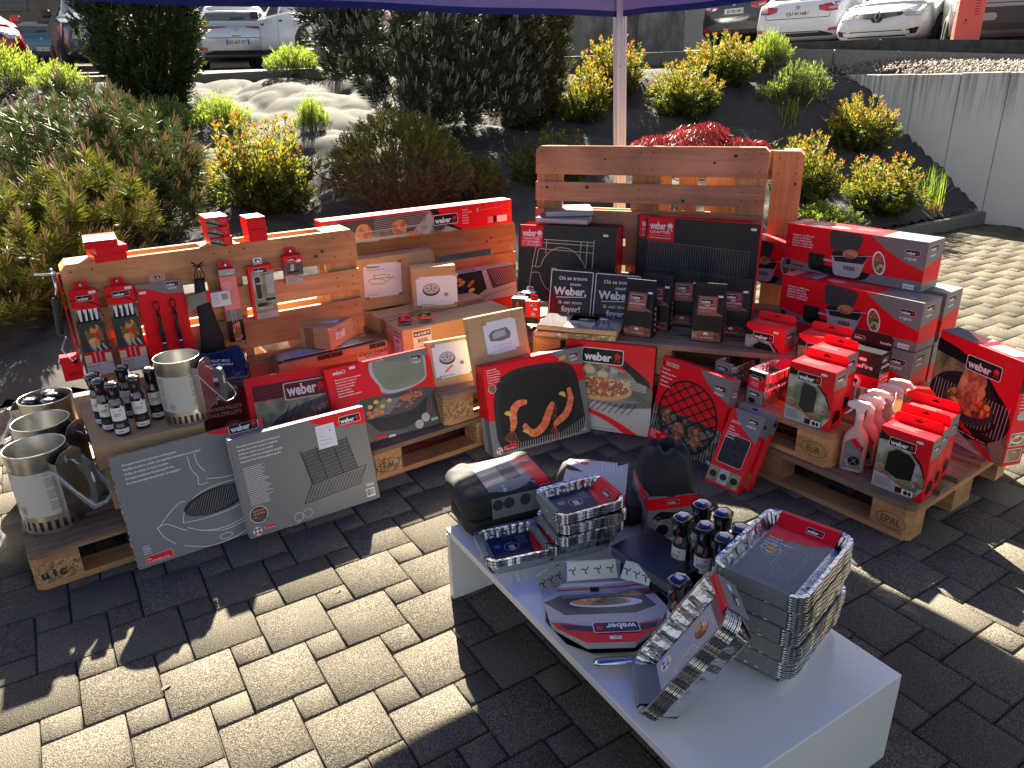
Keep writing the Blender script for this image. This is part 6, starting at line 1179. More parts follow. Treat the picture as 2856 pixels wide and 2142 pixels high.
Lx = Vector((.573, .04, .819)).normalized(); Sy = Vector((.0135, .184, -.018)); Sy = (Sy-Lx*Sy.dot(Lx)).normalized(); Nz = Lx.cross(Sy); o_ = Vector((.249, 1.183, .309))-Nz*.088+Vector((0, 0, .004))
LP_ = Matrix(((Lx.x, Sy.x, Nz.x, o_.x), (Lx.y, Sy.y, Nz.y, o_.y), (Lx.z, Sy.z, Nz.z, o_.z), (0, 0, 0, 1)))
a = Art(.30-.072, .13); a.rect(0, 0, .228, .13, 'card_lgrey').poly([(.20, 0), (.228, 0), (.228, .13), (.20, .13)], 'card_red'); a.lay().poly(ell(.155, .085, .024, .024, 20), 'p_food').poly(ell(.03, .10, .019, .019, 18), 'card_white').lines(.18, .12, 1, .03, .003, 'card_white'); a.lay()
for dx, dy, m in ((-.007, .007, 'p_blue'), (.007, .007, 'p_lemon'), (-.007, -.007, 'card_red'), (.007, -.007, 'card_grey')): a.poly(ell(.03+dx, .10+dy, .006, .006, 10), m)
for i, t in enumerate(('Bandejas de goteo', 'Barquettes', 'Tropfschalen', 'Drypbakker')): a.text(.19-.009*i, .118, t, .0055, 'card_white', rot=-math.pi/2)
a.line([(.06, .02), (.14, .03), (.12, .07), (.05, .06)], .0014, 'card_white', True).line([(.065, .026), (.13, .035), (.115, .064), (.055, .054)], .001, 'card_white', True)
pk_ = pack(LP_, .30, .19, .050, 8, 'pack of foil trays tipped on end, leaning against the tall foil stack', a, .13, 'large foil drip pan packs on the white table', inset=.026, step=.0048)
q = MB(); q.box(.306, .308, .03, .16, .03, .092, 'card_grey'); a = Art(.13, .062); a.rect(0, .052, .13, .010, 'card_red').poly(rrect(.085, .02, .024, .010, .003), 'label_white'); a.logo(.03, .012, .045); a.put(q, (.308, .03, .03), (0, 1, 0), (0, 0, 1), .0006); q.build('side_flap', pk_)
# smaller packs
sw, sd__ = .212, .168
def spk(x, y, z, yaw, lb, n_=4): return pack(T(x, y, z, yaw), sw, sd__, .036, n_, lb, small_art(sw-.064, .115), .115, 'small foil tray packs on the white table', inset=.018, step=.005)
spk(-.078, 1.725, .264, .30, 'low pack of foil trays at the left end of the table', 5)
for i, (dx, dy, a_) in enumerate(((-.032, .012, .33), (0, 0, .40), (.004, .004, .37), (.0, .002, .42))): spk(.127+dx, 1.765+dy, .264+i*.037, a_, ('bottom pack of the four-high foil tray stack, pushed out to the left', 'second foil tray pack from the bottom in the four-high stack', 'third foil tray pack from the bottom in the four-high stack', 'topmost pack of the four-high foil tray stack')[i], 6)
# narrow tray packs on the right pallet
def lpk(x, y, z, yaw, w, d, h, n_, lb, red=False):
    e = empty('tray_pack', T(x, y, z, yaw)); key = (w, d, h, 'l')
    if key not in TR: b_ = tray(w, d, h, .028, 77, inset=.012); t0 = b_.build('foil_tray'); TR[key] = t0.data; bpy.data.objects.remove(t0)
    for i in range(n_): link('foil_tray', TR[key], e, T(.0005*math.sin(i), 0, i*.0052))
    H_ = h+n_*.0052; q = MB(); q.box(.010, w-.010, -.004, -.002, .004, H_+.001, 'card_grey'); a = Art(w-.02, H_-.003)
    if red: a.rect(0, 0, w-.02, H_*.72, 'card_red').rect(0, H_*.72, w-.02, H_*.25, 'card_black')
    a.lay(); a.logo(.012, H_*.5, (w-.02)*.68); a.lay().lines(.014, H_*.36, 3, .04, .003, 'card_white', .008) if red else a.lay().poly(ell(.028, H_*.22, .016, .011, 14), 'card_black').lines(.05, H_*.3, 4, .03, .002, 'card_lgrey', .006); a.put(q, (.010, -.004, .004), (1, 0, 0), (0, 0, 1), .0006)
    q.add([(.010, -.004, H_+.001), (w-.010, -.004, H_+.001), (w-.010, .014, H_+.003), (.010, .014, H_+.003)], [(0, 1, 2, 3)], 'card_grey'); q.build('card_sleeve', e); q = MB(); q.add([(.012, d+.002, H_+.004), (w-.012, d+.002, H_+.004), (w-.012, d-.035, H_-.034), (.012, d-.035, H_-.034)], [(0, 1, 2, 3)], 'card_red'); q.build('sleeve_flap', e); return tag(e, lb, 'foil trays', 'narrow foil tray packs on the right-hand pallets')
lpk(.975, 2.845, .290, -.93, .098, .20, .052, 5, 'lower narrow foil tray pack with a grey sleeve, left of the cover boxes'); lpk(.977, 2.843, .290+.068, -.93, .098, .20, .046, 7, 'upper narrow foil tray pack with a red and black sleeve', True)
lpk(.885, 3.02, .290, -.90, .105, .23, .040, 4, 'bottom narrow foil tray pack beside the smoking blend bags'); lpk(.885, 3.02, .290+.050, -.90, .105, .23, .040, 6, 'top narrow foil tray pack with a grey sleeve beside the smoking blend bags')

# white table: waterfall bench
mat('lacquer', (0.74, 0.735, 0.73), 0.22, coat=.6, var=.02, scale=3); mat('lacquer_edge', (0.60, 0.55, 0.50), 0.4)
tb = empty('display_table', T(-.22, 1.993, 0, math.atan2(.515, .857))); tag(tb, 'low glossy white waterfall table standing in front of the pallets', 'table')
q = MB(); q.box(0, .612, -1.14, 0, .240, .262, 'lacquer', {'L': 'lacquer_edge'}, bev=.0012); q.build('tabletop', tb)
q = MB(); q.box(0, .612, -.022, 0, 0, .2395, 'lacquer', {'L': 'lacquer_edge'}); q.build('side_panel', tb); q = MB(); q.box(0, .612, -1.14, -1.118, 0, .2395, 'lacquer', {'L': 'lacquer_edge'}); q.build('side_panel', tb)
# cloth bags
def soft(w, d, h, m, seed, n_=26, sag=.35, top=None, squash=.0, amp=.004):
    """puffed cushion-like bag"""
    V, F = [], []; r_ = np.random.default_rng(seed); ph = r_.uniform(0, 6.28, 12)
    def nz(x, y, z): return (math.sin(31*x+ph[0]+9*y)*math.sin(23*y+ph[1]+11*z)+.6*math.sin(57*x+ph[2]+31*z)*math.sin(49*y+ph[3])+.4*math.sin(97*(x+y)+ph[4]))*amp
    m_ = 12
    for j in range(m_+1):
        t = j/m_; el = -math.pi/2+math.pi*t; c_ = max(math.cos(el), 0)**.24; z = h*(.5+.5*(abs(math.sin(el))**.38)*(1 if el > 0 else -1))
        for i in range(n_*2):
            a_ = 2*math.pi*i/(n_*2); cs, sn = math.cos(a_), math.sin(a_); x = w/2*(abs(cs)**.30)*(1 if cs > 0 else -1)*c_; y = d/2*(abs(sn)**.30)*(1 if sn > 0 else -1)*c_; k = nz(x, y, z); V.append((w/2+x+k, d/2+y+k*.8, max(0, z+k*(1 if t > .4 else 0))))
    k = n_*2
    for j in range(m_):
        for i in range(k): F.append((j*k+i, j*k+(i+1) % k, (j+1)*k+(i+1) % k, (j+1)*k+i))
    q = MB(); q.add(V, F, m, True); return q
def wrapart(w, d, kind=0):
    a = Art(w, d); a.rect(0, 0, w, d, 'card_lgrey' if kind else 'card_grey'); a.lay()
    if kind == 0:
        a.poly([(w*.80, 0), (w, 0), (w, d), (w*.70, d)], 'card_red').poly(rrect(w*.36, d*.36, w*.28, d*.26, .008), 'card_navy').poly(ell(w*.33, d*.86, .026, .010, 16), 'p_lemon').poly(ell(w*.12, d*.78, .012, .01), 'card_red')
        for x in (.10, .28, .55): a.poly(ell(w*x, d*.12, .018, .016, 16), 'p_graphite')
        for i in range(4): a.line([(w*(.50+.06*i), d*.96), (w*(.53+.06*i), d*.74)], .0018, 'card_white')
        a.lay().rect(w*.40, d*.66, .030, .016, 'mat_green').rect(w*.50, d*.70, .030, .016, 'mat_green').text(w*.22, d*.30, '7142', .010, 'card_white', rot=-1.4); a.logo(w*.80, d*.58, .042); a.logo(w*.82, d*.16, .042)
    else:
        a.poly(ell(w*.45, d*.82, .02, .014, 16), 'card_white').poly(ell(w*.12, d*.10, .016, .012, 14), 'card_black').poly([(w*.2, d*.35), (w*.6, d*.5), (w*.65, d*.35), (w*.3, d*.2)], 'p_graphite').poly([(w*.85, d*.2), (w, d*.3), (w, d*.05), (w*.75, .0)], 'card_red').rect(w*.22, d*.70, .026, .02, 'card_red')
        for i in range(6): a.line([(w*(.52+.06*i), d*.95), (w*(.60+.06*i), d*.62)], .0016, 'card_white')
    return a
mat('mat_green', (0.10, 0.42, 0.06), .5)
bg1 = soft(.31, .235, .088, 'cloth_black', 3).build('cover_bag', None, T(-.150, 1.905, .322, .38)); tag(bg1, 'upper folded black cover in a printed card band, sunlit on its left end', 'cover bag')
def band(par, x0, x1, d, h, art, sl=None):
    q = MB(); k = 14; P = []
    for i in range(k+1):
        el = math.pi*(1-i/k); cs, sn = math.cos(el), math.sin(el); y = d/2+(d/2+.002)*(abs(cs)**.38)*(1 if cs > 0 else -1); z = h*(.5+.5*abs(sn)**.55)+.0025; P.append((y, z))
    P = [(P[0][0], .004)]+P+[(P[-1][0], .004)]; P = P[::-1] if P[0][0] > P[-1][0] else P
    S_ = [0]
    for a_, b_ in zip(P[:-1], P[1:]): S_.append(S_[-1]+math.hypot(b_[0]-a_[0], b_[1]-a_[1]))
    def at(s_):
        for i in range(len(S_)-1):
            if s_ <= S_[i+1]+1e-9: t = (s_-S_[i])/(S_[i+1]-S_[i]+1e-9); return (P[i][0]+(P[i+1][0]-P[i][0])*t, P[i][1]+(P[i+1][1]-P[i][1])*t, P[i+1][0]-P[i][0], P[i+1][1]-P[i][1])
        i = len(S_)-2; return (*P[-1], P[-1][0]-P[i][0], P[-1][1]-P[i][1])
    for (PP, fs, m, lay) in art.it:
        for f in fs:
            poly = [PP[i] for i in f]; s0, s1 = min(p[1] for p in poly), max(p[1] for p in poly); n2 = max(1, int((s1-s0)/.008))
            for c_ in range(n2):
                lo, hi = s0+(s1-s0)*c_/n2, s0+(s1-s0)*(c_+1)/n2; pl = [(x, y-lo) for x, y in poly]; pl = clip([(x+1, y) for x, y in pl], 3, hi-lo); pl = [(x-1, y+lo) for x, y in pl]
                if len(pl) < 3: continue
                vs = []
                for x, s_ in pl:
                    y, z, ty, tz_ = at(s_*S_[-1]/art.h); L_ = math.hypot(ty, tz_) or 1; o = .0006+lay*.0003; vs.append((x0+x*(x1-x0)/art.w, y-tz_/L_*o, z+ty/L_*o))
                q.add(vs, [list(range(len(vs)))], m, True)
    return q.build('card_band', par)
band(bg1, .085, .285, .235, .088, wrapart(.20, .32))
q = soft(.30, .22, .060, 'cloth_black', 8); tag(q.build('cover_bag', None, T(-.135, 1.905, .264, .40)), 'lower folded black cover beneath the banded one', 'cover bag')
bg2 = soft(.30, .30, .085, 'cloth_black', 5).build('cover_bag', None, T(.105, 2.005, .264, -.20)); tag(bg2, 'black cover in silver and grey card, behind the four-high foil stack', 'cover bag')
band(bg2, .03, .235, .30, .085, wrapart(.205, .40, 1))
# tall drawstring bag in a card sleeve
dg = empty('drawstring_bag', T(.397, 1.905, .264, .098)); tag(dg, 'black drawstring bag standing in a red and grey card sleeve', 'cover bag')
q = MB(); w, d, h = .150, .175, .145; a = Art(w, h); a.rect(0, 0, w, h, 'card_grey').lay().poly([(0, h*.66), (w, h*.72), (w, h), (0, h*.94)], 'card_red').poly(curve([(w*.1, h*.48), (w*.25, h*.62), (w*.5, h*.6), (w*.8, h*.56), (w*.75, h*.44)])+[(w*.2, h*.42)], 'card_black').line(ell(w*.22, h*.42, .011, .011, 14), .001, 'card_white', True); a.poly(ell(w*.32, h*.18, .022, .022, 20), 'card_white'); a.lay().poly(ell(w*.32, h*.18, .021, .021, 20), 'card_black').line([(w*.3, h*.42), (w*.9, h*.5)], .0008, 'card_white'); a.logo(w*.40, h*.80, .036)
al = Art(d, h); al.rect(0, 0, d, h, 'card_grey').lay().poly([(d, h*.64), (d, h), (d*.35, h), (0, h*.98), (d*.6, h*.75)], 'card_red').poly(ell(d*.3, h*.3, .03, .045, 16), 'card_black').lines(.02, h*.9, 5, .07, .003, 'card_white'); al.logo(d*.72, h*.80, .026)
q.box(0, w, 0, d, 0, h, 'card_grey', {'T': 'cloth_black'}, bev=.003); face(q, w, d, h, 'F', a); face(q, w, d, h, 'L', al); q.build('card_sleeve', dg)
V, F = [], []; k = 44; rows_ = 16; r_ = np.random.default_rng(6); ph = r_.uniform(0, 6.28, 8)
for j in range(rows_+1):
    t = j/rows_
    for i in range(k):
        a_ = 2*math.pi*i/k; cs, sn = math.cos(a_), math.sin(a_); sq = .42+.5*t; rx, ry = (w/2-.003), (d/2-.003); pin = 1 if t < .35 else (1-.30*((t-.35)/.65)**2.2); fold = 1+(.012+.045*t*t)*math.sin(a_*9+ph[0]+2*t)+.02*t*math.sin(a_*17+ph[1]); bul = 1+.05*math.sin(math.pi*min(1, t*1.6))
        z = h*.8+.175*min(t, .85)+(.010*math.sin((t-.85)/.15*math.pi) if t > .85 else 0)-(max(0, t-.93)*.9); kk = pin*fold*bul*(1 if t < .82 else 1-(t-.82)*4.2)
        V.append((w/2+rx*(abs(cs)**sq)*(1 if cs > 0 else -1)*kk, d/2+ry*(abs(sn)**sq)*(1 if sn > 0 else -1)*kk, z+.008*t*math.sin(a_*5+ph[2])))
for j in range(rows_):
    for i in range(k): F.append((j*k+i, j*k+(i+1) % k, (j+1)*k+(i+1) % k, (j+1)*k+i))
q = MB(); q.add(V, F, 'cloth_black', True); q.build('bag', dg)
# black knife boxes
for (x, y, z, yw, w, d, h, lb) in ((.268, 1.765, .306, -.95, .225, .155, .034, 'upper black flat gift box between the foil stack and the bottles'), (.290, 1.735, .264, -.98, .215, .17, .040, 'lower black flat box beneath the gift box')):
    mat('box_black', (0.012, 0.013, 0.018), 0.32, coat=.3); mat('box_edge', (.11, .11, .10), .5); carton('gift_box', (x, y, z, yw), (w, d, h), 'box_black', {}, lb, 'box', ms={'F': 'box_edge'} if z > .3 else None)
# grilling basket
gb = empty('grill_basket', T(.218, 1.540, .264, .02)); tag(gb, 'steel grilling basket in a card sleeve, its wordmark upside down, on the white table', 'grill basket')
oc8 = [(-.135, .115), (-.150, -.03), (-.105, -.115), (-.045, -.150), (.055, -.150), (.115, -.115), (.155, -.03), (.128, .120)]; q = MB(); q.prism([(x*.82, y*.8) for x, y in oc8], .002, .005, 'steel_brush')
for i in range(8):
    a_, b_ = oc8[i], oc8[(i+1) % 8]; q.add([(a_[0]*.82, a_[1]*.8, .005), (b_[0]*.82, b_[1]*.8, .005), (b_[0]*1.0, b_[1]*1.0, .032), (a_[0], a_[1], .032)], [(0, 1, 2, 3)], 'steel_brush')
q.build('basket', gb)
flaps = (((-.150, .075), (-.082, .125), -.02), ((-.078, .130), (.062, .138), .0), ((.068, .136), (.135, .085), .02))
for k_, (a_, b_, _) in enumerate(flaps):
    ax, ay = a_; bx_, by = b_; dx, dy = bx_-ax, by-ay; L_ = math.hypot(dx, dy); ux = Vector((dx/L_, dy/L_, 0)); nn = Vector((-dy/L_, dx/L_, 0)); vv = (nn*.55+Vector((0, 0, .84))).normalized(); q = MB(); o = Vector((ax, ay, .030)); hh = .052
    q.add([o, o+ux*L_, o+ux*L_*(.98)+vv*hh, o+ux*L_*.02+vv*hh], [(0, 1, 2, 3)], 'steel_brush'); q.tube([o+vv*hh, o+ux*L_+vv*hh], .002, 'steel', n=6); a = Art(L_, hh); n3 = 4 if k_ == 1 else 3
    for i in range(n3):
        cx = L_*(i+.5)/n3
        for t in range(3): th_ = t*2.094+.4; a.line(curve([(cx, hh*.5), (cx+.006*math.cos(th_), hh*.5+.006*math.sin(th_)), (cx+.012*math.cos(th_+.5), hh*.5+.012*math.sin(th_+.5))], 4), .0028, 'blk_matte')
    a.put(q, o, ux, vv, .0006); q.build('flap', gb)
cd = [(-.158, .105), (-.140, -.060), (-.060, -.145), (.060, -.148), (.135, -.075), (.165, -.010), (.125, .125), (.0, .098), (-.09, .095)]; mn = (-.17, -.16); a = Art(.34, .30)
def sh(P): return [(x-mn[0], y-mn[1]) for x, y in P]
a.poly(sh(cd), 'card_lgrey'); a.lay().poly(sh([(-.155, .08), (.13, .085), (.165, -.01), (.135, -.075), (-.140, -.060)]), 'p_steel').poly(sh([(-.140, -.05), (-.125, -.085), (-.060, -.145), (.060, -.148), (.135, -.075), (.14, -.055), (.05, -.085), (-.05, -.08)]), 'card_red')
a.lay().poly(sh([(-.12, -.068), (.03, -.09), (.125, -.072), (.12, -.092), (.03, -.112), (-.10, -.092)]), 'card_navy').poly(sh([(-.15, .03), (-.10, .06), (.11, .062), (.14, .0), (.08, -.03), (-.10, -.03)]), 'p_graphite').line(sh([(-.11, .082), (0, .086), (.12, .10)]), .006, 'card_red'); a.lay()
for i in range(8): a.line(sh([(-.10, .045+i*.003), (.10, .050+i*.003)]), .001, 'p_steel')
a.poly([(x-mn[0], y-mn[1]) for x, y in ell(.012, .02, .095, .022, 24)], 'card_white'); a.poly([(x-mn[0], y-mn[1]) for x, y in ell(.105, .062, .06, .016, 18, .1)], 'p_ribs'); a.lay().poly([(x-mn[0], y-mn[1]) for x, y in ell(.0, .024, .078, .018, 22)], 'p_food'); a.poly([(x-mn[0], y-mn[1]) for x, y in rrect(-.022, .070, .024, .022, .003)], 'card_black')
b2 = Art(.13, .05); b2.logo(.0, .0, .115, bg='card_navy'); b3 = Art(.07, .03); b3.lines(.0, .028, 5, .06, .002, 'ink', .005); b4 = Art(.04, .02); b4.poly(rrect(.002, .003, .030, .0125, .003), 'label_white'); b4.lay().text(.006, .006, '0.699', .005, 'ink')
q = MB(); tl = Matrix.Rotation(-.10, 4, 'X'); q.X = Matrix.Translation((0, 0, .045)) @ tl; a.put(q, (mn[0], mn[1], 0), (1, 0, 0), (0, 1, 0), 0); b2.put(q, (.078, -.068, .0020), (-1, 0, 0), (0, -1, 0), 0); b3.put(q, (.085, .094, .0020), (-1, 0, 0), (0, -1, 0), 0); b4.put(q, (.03, -.122, .0022), (-1, 0, 0), (0, -1, 0), 0)
n9 = len(cd); q.add([(x, y, 0) for x, y in cd]+[(x*.95, y*.95, -.022) for x, y in cd], [(i, (i+1) % n9, n9+(i+1) % n9, n9+i) for i in range(n9)], 'card_lgrey'); q.build('card_sleeve', gb)
q = MB(); q.tube([(-.045, -.168, .022), (-.03, -.172, .026), (.06, -.170, .026), (.075, -.164, .022)], [.009, .013, .013, .009], 'chrome', n=10, flat=.6); q.build('handle', gb)
# ---------------------------------------------------------------- hanging goods on the left pallet
def screw(q, x, z, y=-.004): q.lathe([(0, -.006), (.004, -.006), (.0062, -.004), (.0062, -.001), (.003, 0)], 'chrome', 10, c=(0, 0, 0)) if False else q.tube([(x, y+.004, z), (x, y-.004, z), (x, y-.0045, z)], [.003, .0062, .004], 'chrome', n=10)
def flat_pack(u, z0, w, h, art, label, cat, d=.022, tabw=.045, tabh=.03, yaw=0, base='card_red', y=-.030, tabm=None, name='hanging_pack', roll=0, tilt=-.02):
    q = MB(); q.box(0, w, 0, d, 0, h, base, bev=.0015); face(q, w, d, h, 'F', art); o = q.build(name, None, Lm @ T(u, y, z0, yaw, tilt, roll)); t = MB(); cx = w/2
    t.X = Matrix(((1, 0, 0, 0), (0, 0, -1, d), (0, 1, 0, 0), (0, 0, 0, 1))); t.prism(rrect(cx-tabw/2, h-.004, tabw, tabh+.004, .007), 0, .0012, tabm or base); t.X = Matrix.Identity(4); t.add([(cx-.011, d-.0018, h+tabh*.45), (cx+.011, d-.0018, h+tabh*.45), (cx+.009, d-.0018, h+tabh*.75), (cx-.009, d-.0018, h+tabh*.75)], [(0, 1, 2, 3)], 'card_black'); screw(t, cx, h+tabh*.55, d-.006); t.build('hang_tab', o); tag(o, label, cat); return o
def skewer_art(w, h):
    a = Art(w, h); a.rect(0, h*.80, w, h*.2, 'card_red'); a.lay().rect(0, h*.28, w, h*.5, 'p_graphite'); a.lay().poly([(0, h*.80), (w*.5, h*.78), (w, h*.72), (w, h*.62), (w*.5, h*.66), (0, h*.66)], 'p_patio').poly([(0, h*.85), (w*.5, h*.83), (w, h*.79), (w, h*.77), (0, h*.80)], 'card_red')
    a.lay().poly([(w*.18, h*.78), (w*.8, h*.78), (w*.92, h*.63), (w*.08, h*.63)], 'card_black'); a.lay()
    for x in (.22, .42, .62, .80): a.poly([(w*(x-.07), h*.78), (w*(x+.07), h*.78), (w*(x+.035), h*.65), (w*(x-.035), h*.65)], 'card_white')
    a.lay(); [a.text(w*(x-.02), h*.66, 'weber', w*.09, 'ink', .02, rot=math.pi/2) for x in (.42, .62)]
    for x, y, l_ in ((.30, .30, .28), (.48, .36, .26), (.66, .40, .22)): a.poly(ell(w*(x+.08), h*(y+l_*.4), w*.12, h*l_*.5, 14, .15), 'p_food')
    a.lay()
    for x, y in ((.40, .34), (.62, .32), (.82, .33)): a.poly(ell(w*x, h*y, w*.045, h*.05, 12, .4), 'card_lgrey')
    a.rect(w*.25, h*.15, w*.5, h*.13, 'card_red'); a.lay().rect(w*.38, h*.15, w*.05, h*.13, 'p_steel').rect(w*.56, h*.15, w*.05, h*.13, 'p_steel').rect(0, h*.15, w*.25, h*.1, 'p_cream').rect(w*.75, h*.15, w*.25, h*.1, 'p_cream')
    a.lay().rect(0, 0, w, h*.15, 'card_lgrey').line(curve([(0, h*.15), (w*.6, h*.16), (w, h*.12)]), .003, 'card_red'); a.lay().text(w*.06, h*.11, 'Skewer Set', .0065, 'ink').lines(w*.06, h*.09, 6, w*.5, .003, 'ink_grey', .0058); a.line([(0, h*.9), (w*.5, h*.89), (w, h*.80)], .004, 'card_black'); a.logo(w*.22, h*.875, w*.62); a.lay().poly(rrect(w*.70, h*.95, w*.27, h*.03, .003), 'label_white'); return a
flat_pack(.008, .348, .097, .355, skewer_art(.097, .355), 'leftmost hanging skewer set pack with kebabs pictured', 'skewer pack', tabw=.05)
flat_pack(.134, .345, .100, .355, skewer_art(.1, .355), 'second hanging skewer set pack, beside the spatula card', 'skewer pack', tabw=.05)
# spatula card
w, h = .178, .375; a = Art(w, h); a.poly([(0, h), (0, h*.96), (w*.3, h*.93), (w*.6, h*.86), (w, h*.845), (w, h)], 'card_grey').rect(0, 0, w, h*.18, 'card_dgrey'); a.logo(w*.62, h*.93, w*.30); a.lay().text(w*.66, h*.905, 'original.', .008, 'card_white').poly(rrect(w*.05, h*.89, w*.15, .011, .004), 'label_white').text(w*.78, h*.02, '6674', .009, 'ink_grey')
sp = flat_pack(.243, .318, w, h, a, 'red and charcoal card carrying two black-handled spatulas', 'utensil pack', d=.006, tabm='clear_film', tabw=.06)
for x in (.062, .125):
    q = MB(); q.tube([(x, -.012, .250), (x, -.016, .235), (x, -.016, .17), (x+.002, -.014, .125)], [.005, .009, .010, .008], 'blk_matte', n=10); q.tube([(x+.002, -.014, .125), (x+.002, -.014, .116)], .0092, 'chrome', n=10); q.tube([(x+.002, -.014, .116), (x+.004, -.010, .06)], [.008, .006], 'blk_matte', n=8); q.tube([(x, -.012, .250), (x-.012, -.012, .275), (x-.010, -.010, .292), (x, -.010, .298), (x+.010, -.010, .290), (x+.010, -.012, .272), (x, -.012, .252)], .003, 'blk_matte', n=6)
    q.add([(x-.018, -.006, -.02), (x+.030, -.006, -.02), (x+.026, -.008, .05), (x-.014, -.008, .05)], [(0, 1, 2, 3)], 'blk_matte'); q.build('spatula', sp)
# folded black apron bundle with cord and tag
ab = empty('apron_bundle', Lm @ T(.49, -.03, .35)); tag(ab, 'black folded apron bundle hanging by its cord, with a printed band and barcode tag', 'apron')
q = MB(); vs = []; pr = ((0, .052, .026), (.06, .046, .024), (.16, .034, .022), (.24, .026, .020), (.29, .022, .018), (.33, .020, .014))
for z, a_, b_ in pr:
    for i in range(14): t = 2*math.pi*i/14; k = 1+.12*math.sin(3*t+z*20); vs.append((a_*math.cos(t)*k+.004*math.sin(z*18), b_*math.sin(t)*k, z))
q.add(vs, [(14*i+j, 14*i+(j+1) % 14, 14*i+14+(j+1) % 14, 14*i+14+j) for i in range(5) for j in range(14)]+[list(range(14))[::-1]], 'cloth_black', True); q.build('cloth', ab)
q = MB()
for s_ in (-1, -.4, .3, 1): q.tube([(.012*s_, -.012, .30), (.020*s_, -.016, .345), (.010*s_, -.014, .378), (0, -.014, .385)], .0022, 'cord_black', n=5)
q.tube([(-.022, -.016, .405), (0, -.018, .388), (.024, -.016, .402)], .0035, 'cord_black', n=6); q.tube([(-.018, -.016, .39), (0, -.018, .388), (.02, -.016, .386)], .003, 'cord_black', n=6); screw(q, .002, .374, -.016); q.build('cord', ab)
q = MB(); q.add([(-.070, -.034, .195), (-.060, -.036, .270), (.025, -.030, .285), (.028, -.028, .235), (-.03, -.032, .225)], [(0, 4, 3, 2, 1)], 'card_grey'); q.add([(.008, -.0305, .240), (.010, -.0315, .280), (.025, -.0306, .284), (.027, -.0296, .237)], [(0, 3, 2, 1)], 'card_red'); q.build('card_band', ab)
q = MB(); q.box(.028, .105, -.026, -.0255, .205, .268, 'paper'); A = Art(.077, .063); A.barcode(.04, .018, .032, .04); A.lay().lines(.006, .055, 8, .028, .0025, 'ink_grey', .006); A.put(q, (.028, -.026, .205), (1, 0, 0), (0, 0, 1), .0004); q.build('barcode_tag', ab)
# long thin pack 8402
w, h = .068, .325; a = Art(w, h); a.rect(0, h*.45, w, h*.47, 'p_pink').rect(0, h*.90, w, h*.1, 'card_lgrey').rect(0, h*.30, w, h*.15, 'card_grey').rect(0, 0, w, h*.30, 'card_black').lay().poly([(w*.3, h*.03), (w*.8, h*.04), (w*.75, h*.27), (w*.3, h*.25)], 'p_food').text(w*.35, h*.015, '8402', .009, 'card_white').lines(w*.12, h*.82, 6, w*.6, .003, 'card_white', .007).line([(w*.35, h*.27), (w*.38, h*.62), (w*.5, h*.68), (w*.62, h*.62), (w*.6, h*.27)], .0014, 'p_cream'); a.line([(w*.45, h*.27), (w*.47, h*.6)], .001, 'p_cream'); a.lay().text(w*.42, h*.93, 'weber', .008, 'card_white', .02)
flat_pack(.568, .380, w, h, a, 'long slim hanging pack with a wire skewer outline, numbered 8402', 'skewer pack', d=.02, tabw=.05)
# thermometer pack
w, h = .108, .238; a = Art(w, h); a.rect(w*.12, 0, w*.88, h*.9, 'p_patio').lay().rect(w*.12, h*.12, w*.88, h*.16, 'p_foliage').rect(w*.12, 0, w*.88, h*.16, 'card_lgrey').poly(rrect(w*.20, h*.36, w*.26, h*.46, .012), 'card_lgrey').rect(w*.66, h*.46, w*.3, h*.36, 'card_lgrey').line(curve([(w*.12, h*.2), (w*.5, h*.15), (w, h*.18)]), .003, 'card_red'); a.lay().poly(rrect(w*.22, h*.38, w*.22, h*.42, .010), 'card_dgrey').rect(w*.2, h*.23, w*.42, h*.07, 'card_black').poly(ell(w*.66, h*.26, w*.16, .008), 'p_meat').poly(rrect(w*.55, h*.33, w*.4, .012, .004), 'card_black').lines(w*.18, h*.11, 5, w*.5, .003, 'ink_grey', .005).lines(w*.68, h*.80, 8, w*.24, .0025, 'ink_grey', .009); a.lay().text(w*.25, h*.66, 'weber', .008, 'card_white'); a.logo(w*.2, h*.86, w*.6)
flat_pack(.687, .462, w, h, a, 'hanging digital thermometer pack, red and clear, in the middle of the row', 'thermometer pack', d=.03, tabm='card_white', tabw=.04)
w, h = .084, .128; a = Art(w, h); a.rect(0, h*.30, w, h*.42, 'p_graphite').rect(0, 0, w, h*.30, 'card_lgrey').lay().line(curve([(0, h*.34), (w*.6, h*.28), (w, h*.1)]), .004, 'card_red').poly([(w*.32, h*.45), (w*.52, h*.45), (w*.55, h*.68), (w*.36, h*.68)], 'p_steel').poly([(w*.15, h*.38), (w*.8, h*.40), (w*.75, h*.47), (w*.2, h*.45)], 'card_black').lines(w*.12, h*.24, 5, w*.55, .0025, 'ink', .0055).poly(rrect(w*.66, h*.74, w*.28, h*.09, .003), 'label_white'); a.logo(w*.2, h*.80, w*.55)
flat_pack(.845, .597, w, h, a, 'small hanging brush head pack, rightmost on the pallet', 'brush pack', d=.028, tabw=.05)
